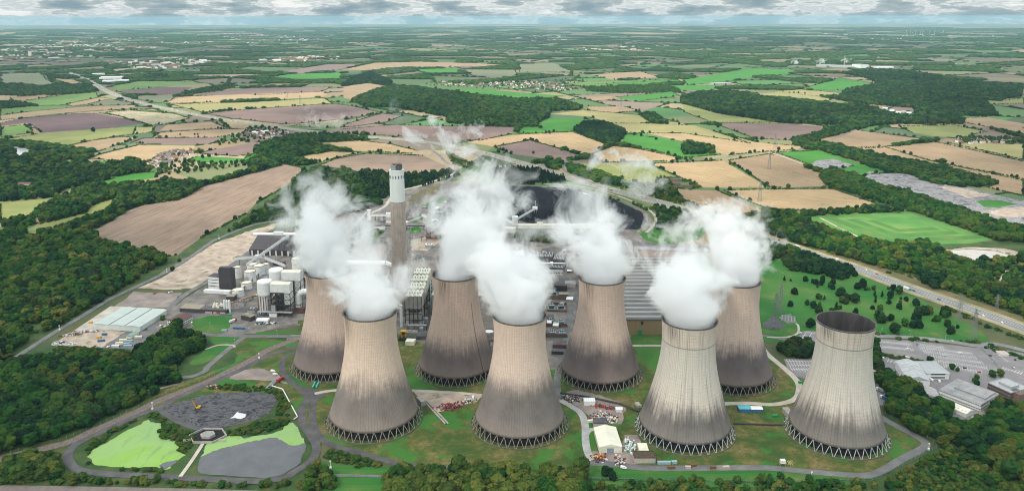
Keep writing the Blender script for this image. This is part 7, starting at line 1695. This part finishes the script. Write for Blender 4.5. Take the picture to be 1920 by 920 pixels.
def wispy(px,py,Y,a,b_,c,label,dens=.035,seed=1,amp=1.15,name='steam_wisp',cat='steam wisp',group='loose steam wisps',vox=2.4,color=(.999,.999,.999)):
    p=AT(px,py,Y); return steam_plume((p.x,p.y,p.z-c),label,2*c,1.0,max(a,b_)-9,(0,0),1,seed,dens=dens,wisp=(a,b_,c),name=name,cat=cat,group=group,amp=amp,zlo=-c*.2,vox=vox,color=color)
wispy(836,262,960,46,24,26,'loose steam wisp high right of the chimney top',.05,11); wispy(880,292,950,26,20,14,'small loose steam wisp under the high one right of the chimney',.035,12); wispy(1168,318,960,44,24,26,'thin steam wisp drifting over the dual carriageway and farm',.04,13); wispy(1215,346,950,30,20,18,'small steam wisp beside the red brick farm',.03,14)
wispy(1330,405,900,40,30,24,'steam wisp above the rear right plume at the dual carriageway',.045,15); wispy(1010,440,880,60,30,22,'low steam wisp before the coal conveyor hall',.03,16); wispy(650,430,930,40,24,22,'thin steam wisp over the conveyors left of the chimney',.03,17); wispy(1265,430,900,40,24,22,'steam wisp over the annex behind the turbine hall',.04,18); wispy(600,232,1200,40,24,22,'faint steam wisp far left of the chimney',.014,19)
wispy(742,215,1120,16,16,130,'faint blue smoke rising from the tall chimney',.0045,20,.5,'chimney_smoke','chimney smoke',None,4.0,(.75,.88,1.0))
for i,(x,y,c,l) in enumerate([(1493,117,26,'small far steam trail left of the factory'),(1540,115,34,'larger far steam trail behind the factory'),(1588,114,22,'thin far steam trail from the factory stack')]): wispy(x,y,G(1560,124).y+60,c*1.8,50,c,l,.022,30+i,1.0,'steam_wisp','steam trail','steam trails of the far factory',7.0)
# holes where the sun comes through: photo pixels and world radii
HOLES=[(490,345,170,190),(345,340,130,110),(60,385,150,110),(870,160,900,420),(1050,165,700,420),(800,124,1500,700),(1460,272,170,150),(1200,175,700,300),(580,345,90,60),(350,270,230,160),(1300,330,140,100),(1150,262,160,120),(480,190,420,220),(1470,180,360,200),(1560,160,420,260),(250,80,2500,1800),(1500,66,4000,2500),(1100,95,1800,1200),(1700,420,150,110),(1560,105,900,700)]
CLOUDS=[]
def _cl():
    r_=random.Random(41); Y=620.0
    while Y<15000:
        x=-.78*Y
        while x<.8*Y:
            cx=x+r_.uniform(-.05,.05)*Y; cy=Y+r_.uniform(-.05,.05)*Y; wx=.25*Y*r_.uniform(.85,1.15); wy=.21*Y*r_.uniform(.85,1.15)
            ok=all(((cx-G(a,b).x)/(c+wx*.75))**2+((cy-G(a,b).y)/(d+wy*.75))**2>1 for a,b,c,d in HOLES)
            if ok and not (Y>4500 and r_.random()<.25): CLOUDS.append((cx,cy,wx,wy))
            elif not ok:  # fill up to the rim of the hole with smaller puffs
                for _ in range(6):
                    px=cx+r_.uniform(-.17,.17)*Y; py=cy+r_.uniform(-.13,.13)*Y; w1=.055*Y; w2=.05*Y
                    if all(((px-G(a,b).x)/(c+w1*.7))**2+((py-G(a,b).y)/(d+w2*.7))**2>1 for a,b,c,d in HOLES): CLOUDS.append((px,py,w1,w2))
            x+=.30*Y
        Y*=1.25
_cl()
# ------------------------------------------------------------------ air: one box of thin haze, and unseen clouds added to shade the ground
hz=MB().box(-46000,46000,-46000,46000,-1.0,420.0).build('haze',None or (lambda:(
    (lambda mt:(mt))(bpy.data.materials.new('haze'))))())
mt=hz.data.materials[0]; mt.use_nodes=True; t=mt.node_tree; t.nodes.clear()
pv=nn(t,'ShaderNodeVolumePrincipled'); pv.inputs['Color'].default_value=(.33,.54,.66,1); pv.inputs['Density'].default_value=2.3e-5; pv.inputs['Anisotropy'].default_value=.0
ou=nn(t,'ShaderNodeOutputMaterial'); t.links.new(pv.outputs[0],ou.inputs['Volume']); tag(hz,kind='stuff')
ALT=1250.0; IC3=ico(3)
def shade_cloud_at(tx,ty,wx,wy,rot=0.0,seed=0):
    """an unseen cumulus placed so its shadow falls on ground point (tx,ty)"""
    r_=random.Random(seed); c=Vector((tx,ty,0))+sv*(ALT/sv.z); mb=MB()
    ph=[r_.uniform(0,6.28) for _ in range(6)]
    for v,f in (IC3,):
        vs=[]
        for p in v:
            a=math.atan2(p[1],p[0]); g=.85+.13*math.sin(3*a+ph[0])+.09*math.sin(5*a+ph[1])+.06*math.sin(9*a+ph[2])
            vs.append((p[0]*wx*g,p[1]*wy*g,max(p[2],-.3)*(90+25*math.sin(p[0]*7+ph[3])*math.sin(p[1]*8+ph[4]))))
        mb.add(vs,f)
    o=mb.build('cloud',shade_cloud_m,smooth=True); o.location=c; o.rotation_euler=(0,0,rot)
    return tag(o,kind='structure')
shade_cloud_m=bpy.data.materials.new('cloud'); shade_cloud_m.use_nodes=True; t=shade_cloud_m.node_tree; t.nodes.clear()
dfc=nn(t,'ShaderNodeBsdfDiffuse'); dfc.inputs[0].default_value=(.85,.86,.88,1); tr=nn(t,'ShaderNodeBsdfTransparent'); mx=nn(t,'ShaderNodeMixShader'); mx.inputs[0].default_value=.29
tl=nn(t,'ShaderNodeBsdfTranslucent'); tl.inputs[0].default_value=(.95,.96,.97,1); m2=nn(t,'ShaderNodeMixShader'); m2.inputs[0].default_value=.7; t.links.new(dfc.outputs[0],m2.inputs[1]); t.links.new(tl.outputs[0],m2.inputs[2])
ou=nn(t,'ShaderNodeOutputMaterial'); t.links.new(tr.outputs[0],mx.inputs[1]); t.links.new(m2.outputs[0],mx.inputs[2]); t.links.new(mx.outputs[0],ou.inputs[0])
for i,(cx,cy,wx,wy) in enumerate(CLOUDS): shade_cloud_at(cx,cy,wx,wy,(i*37%20-10)*.03,100+i)
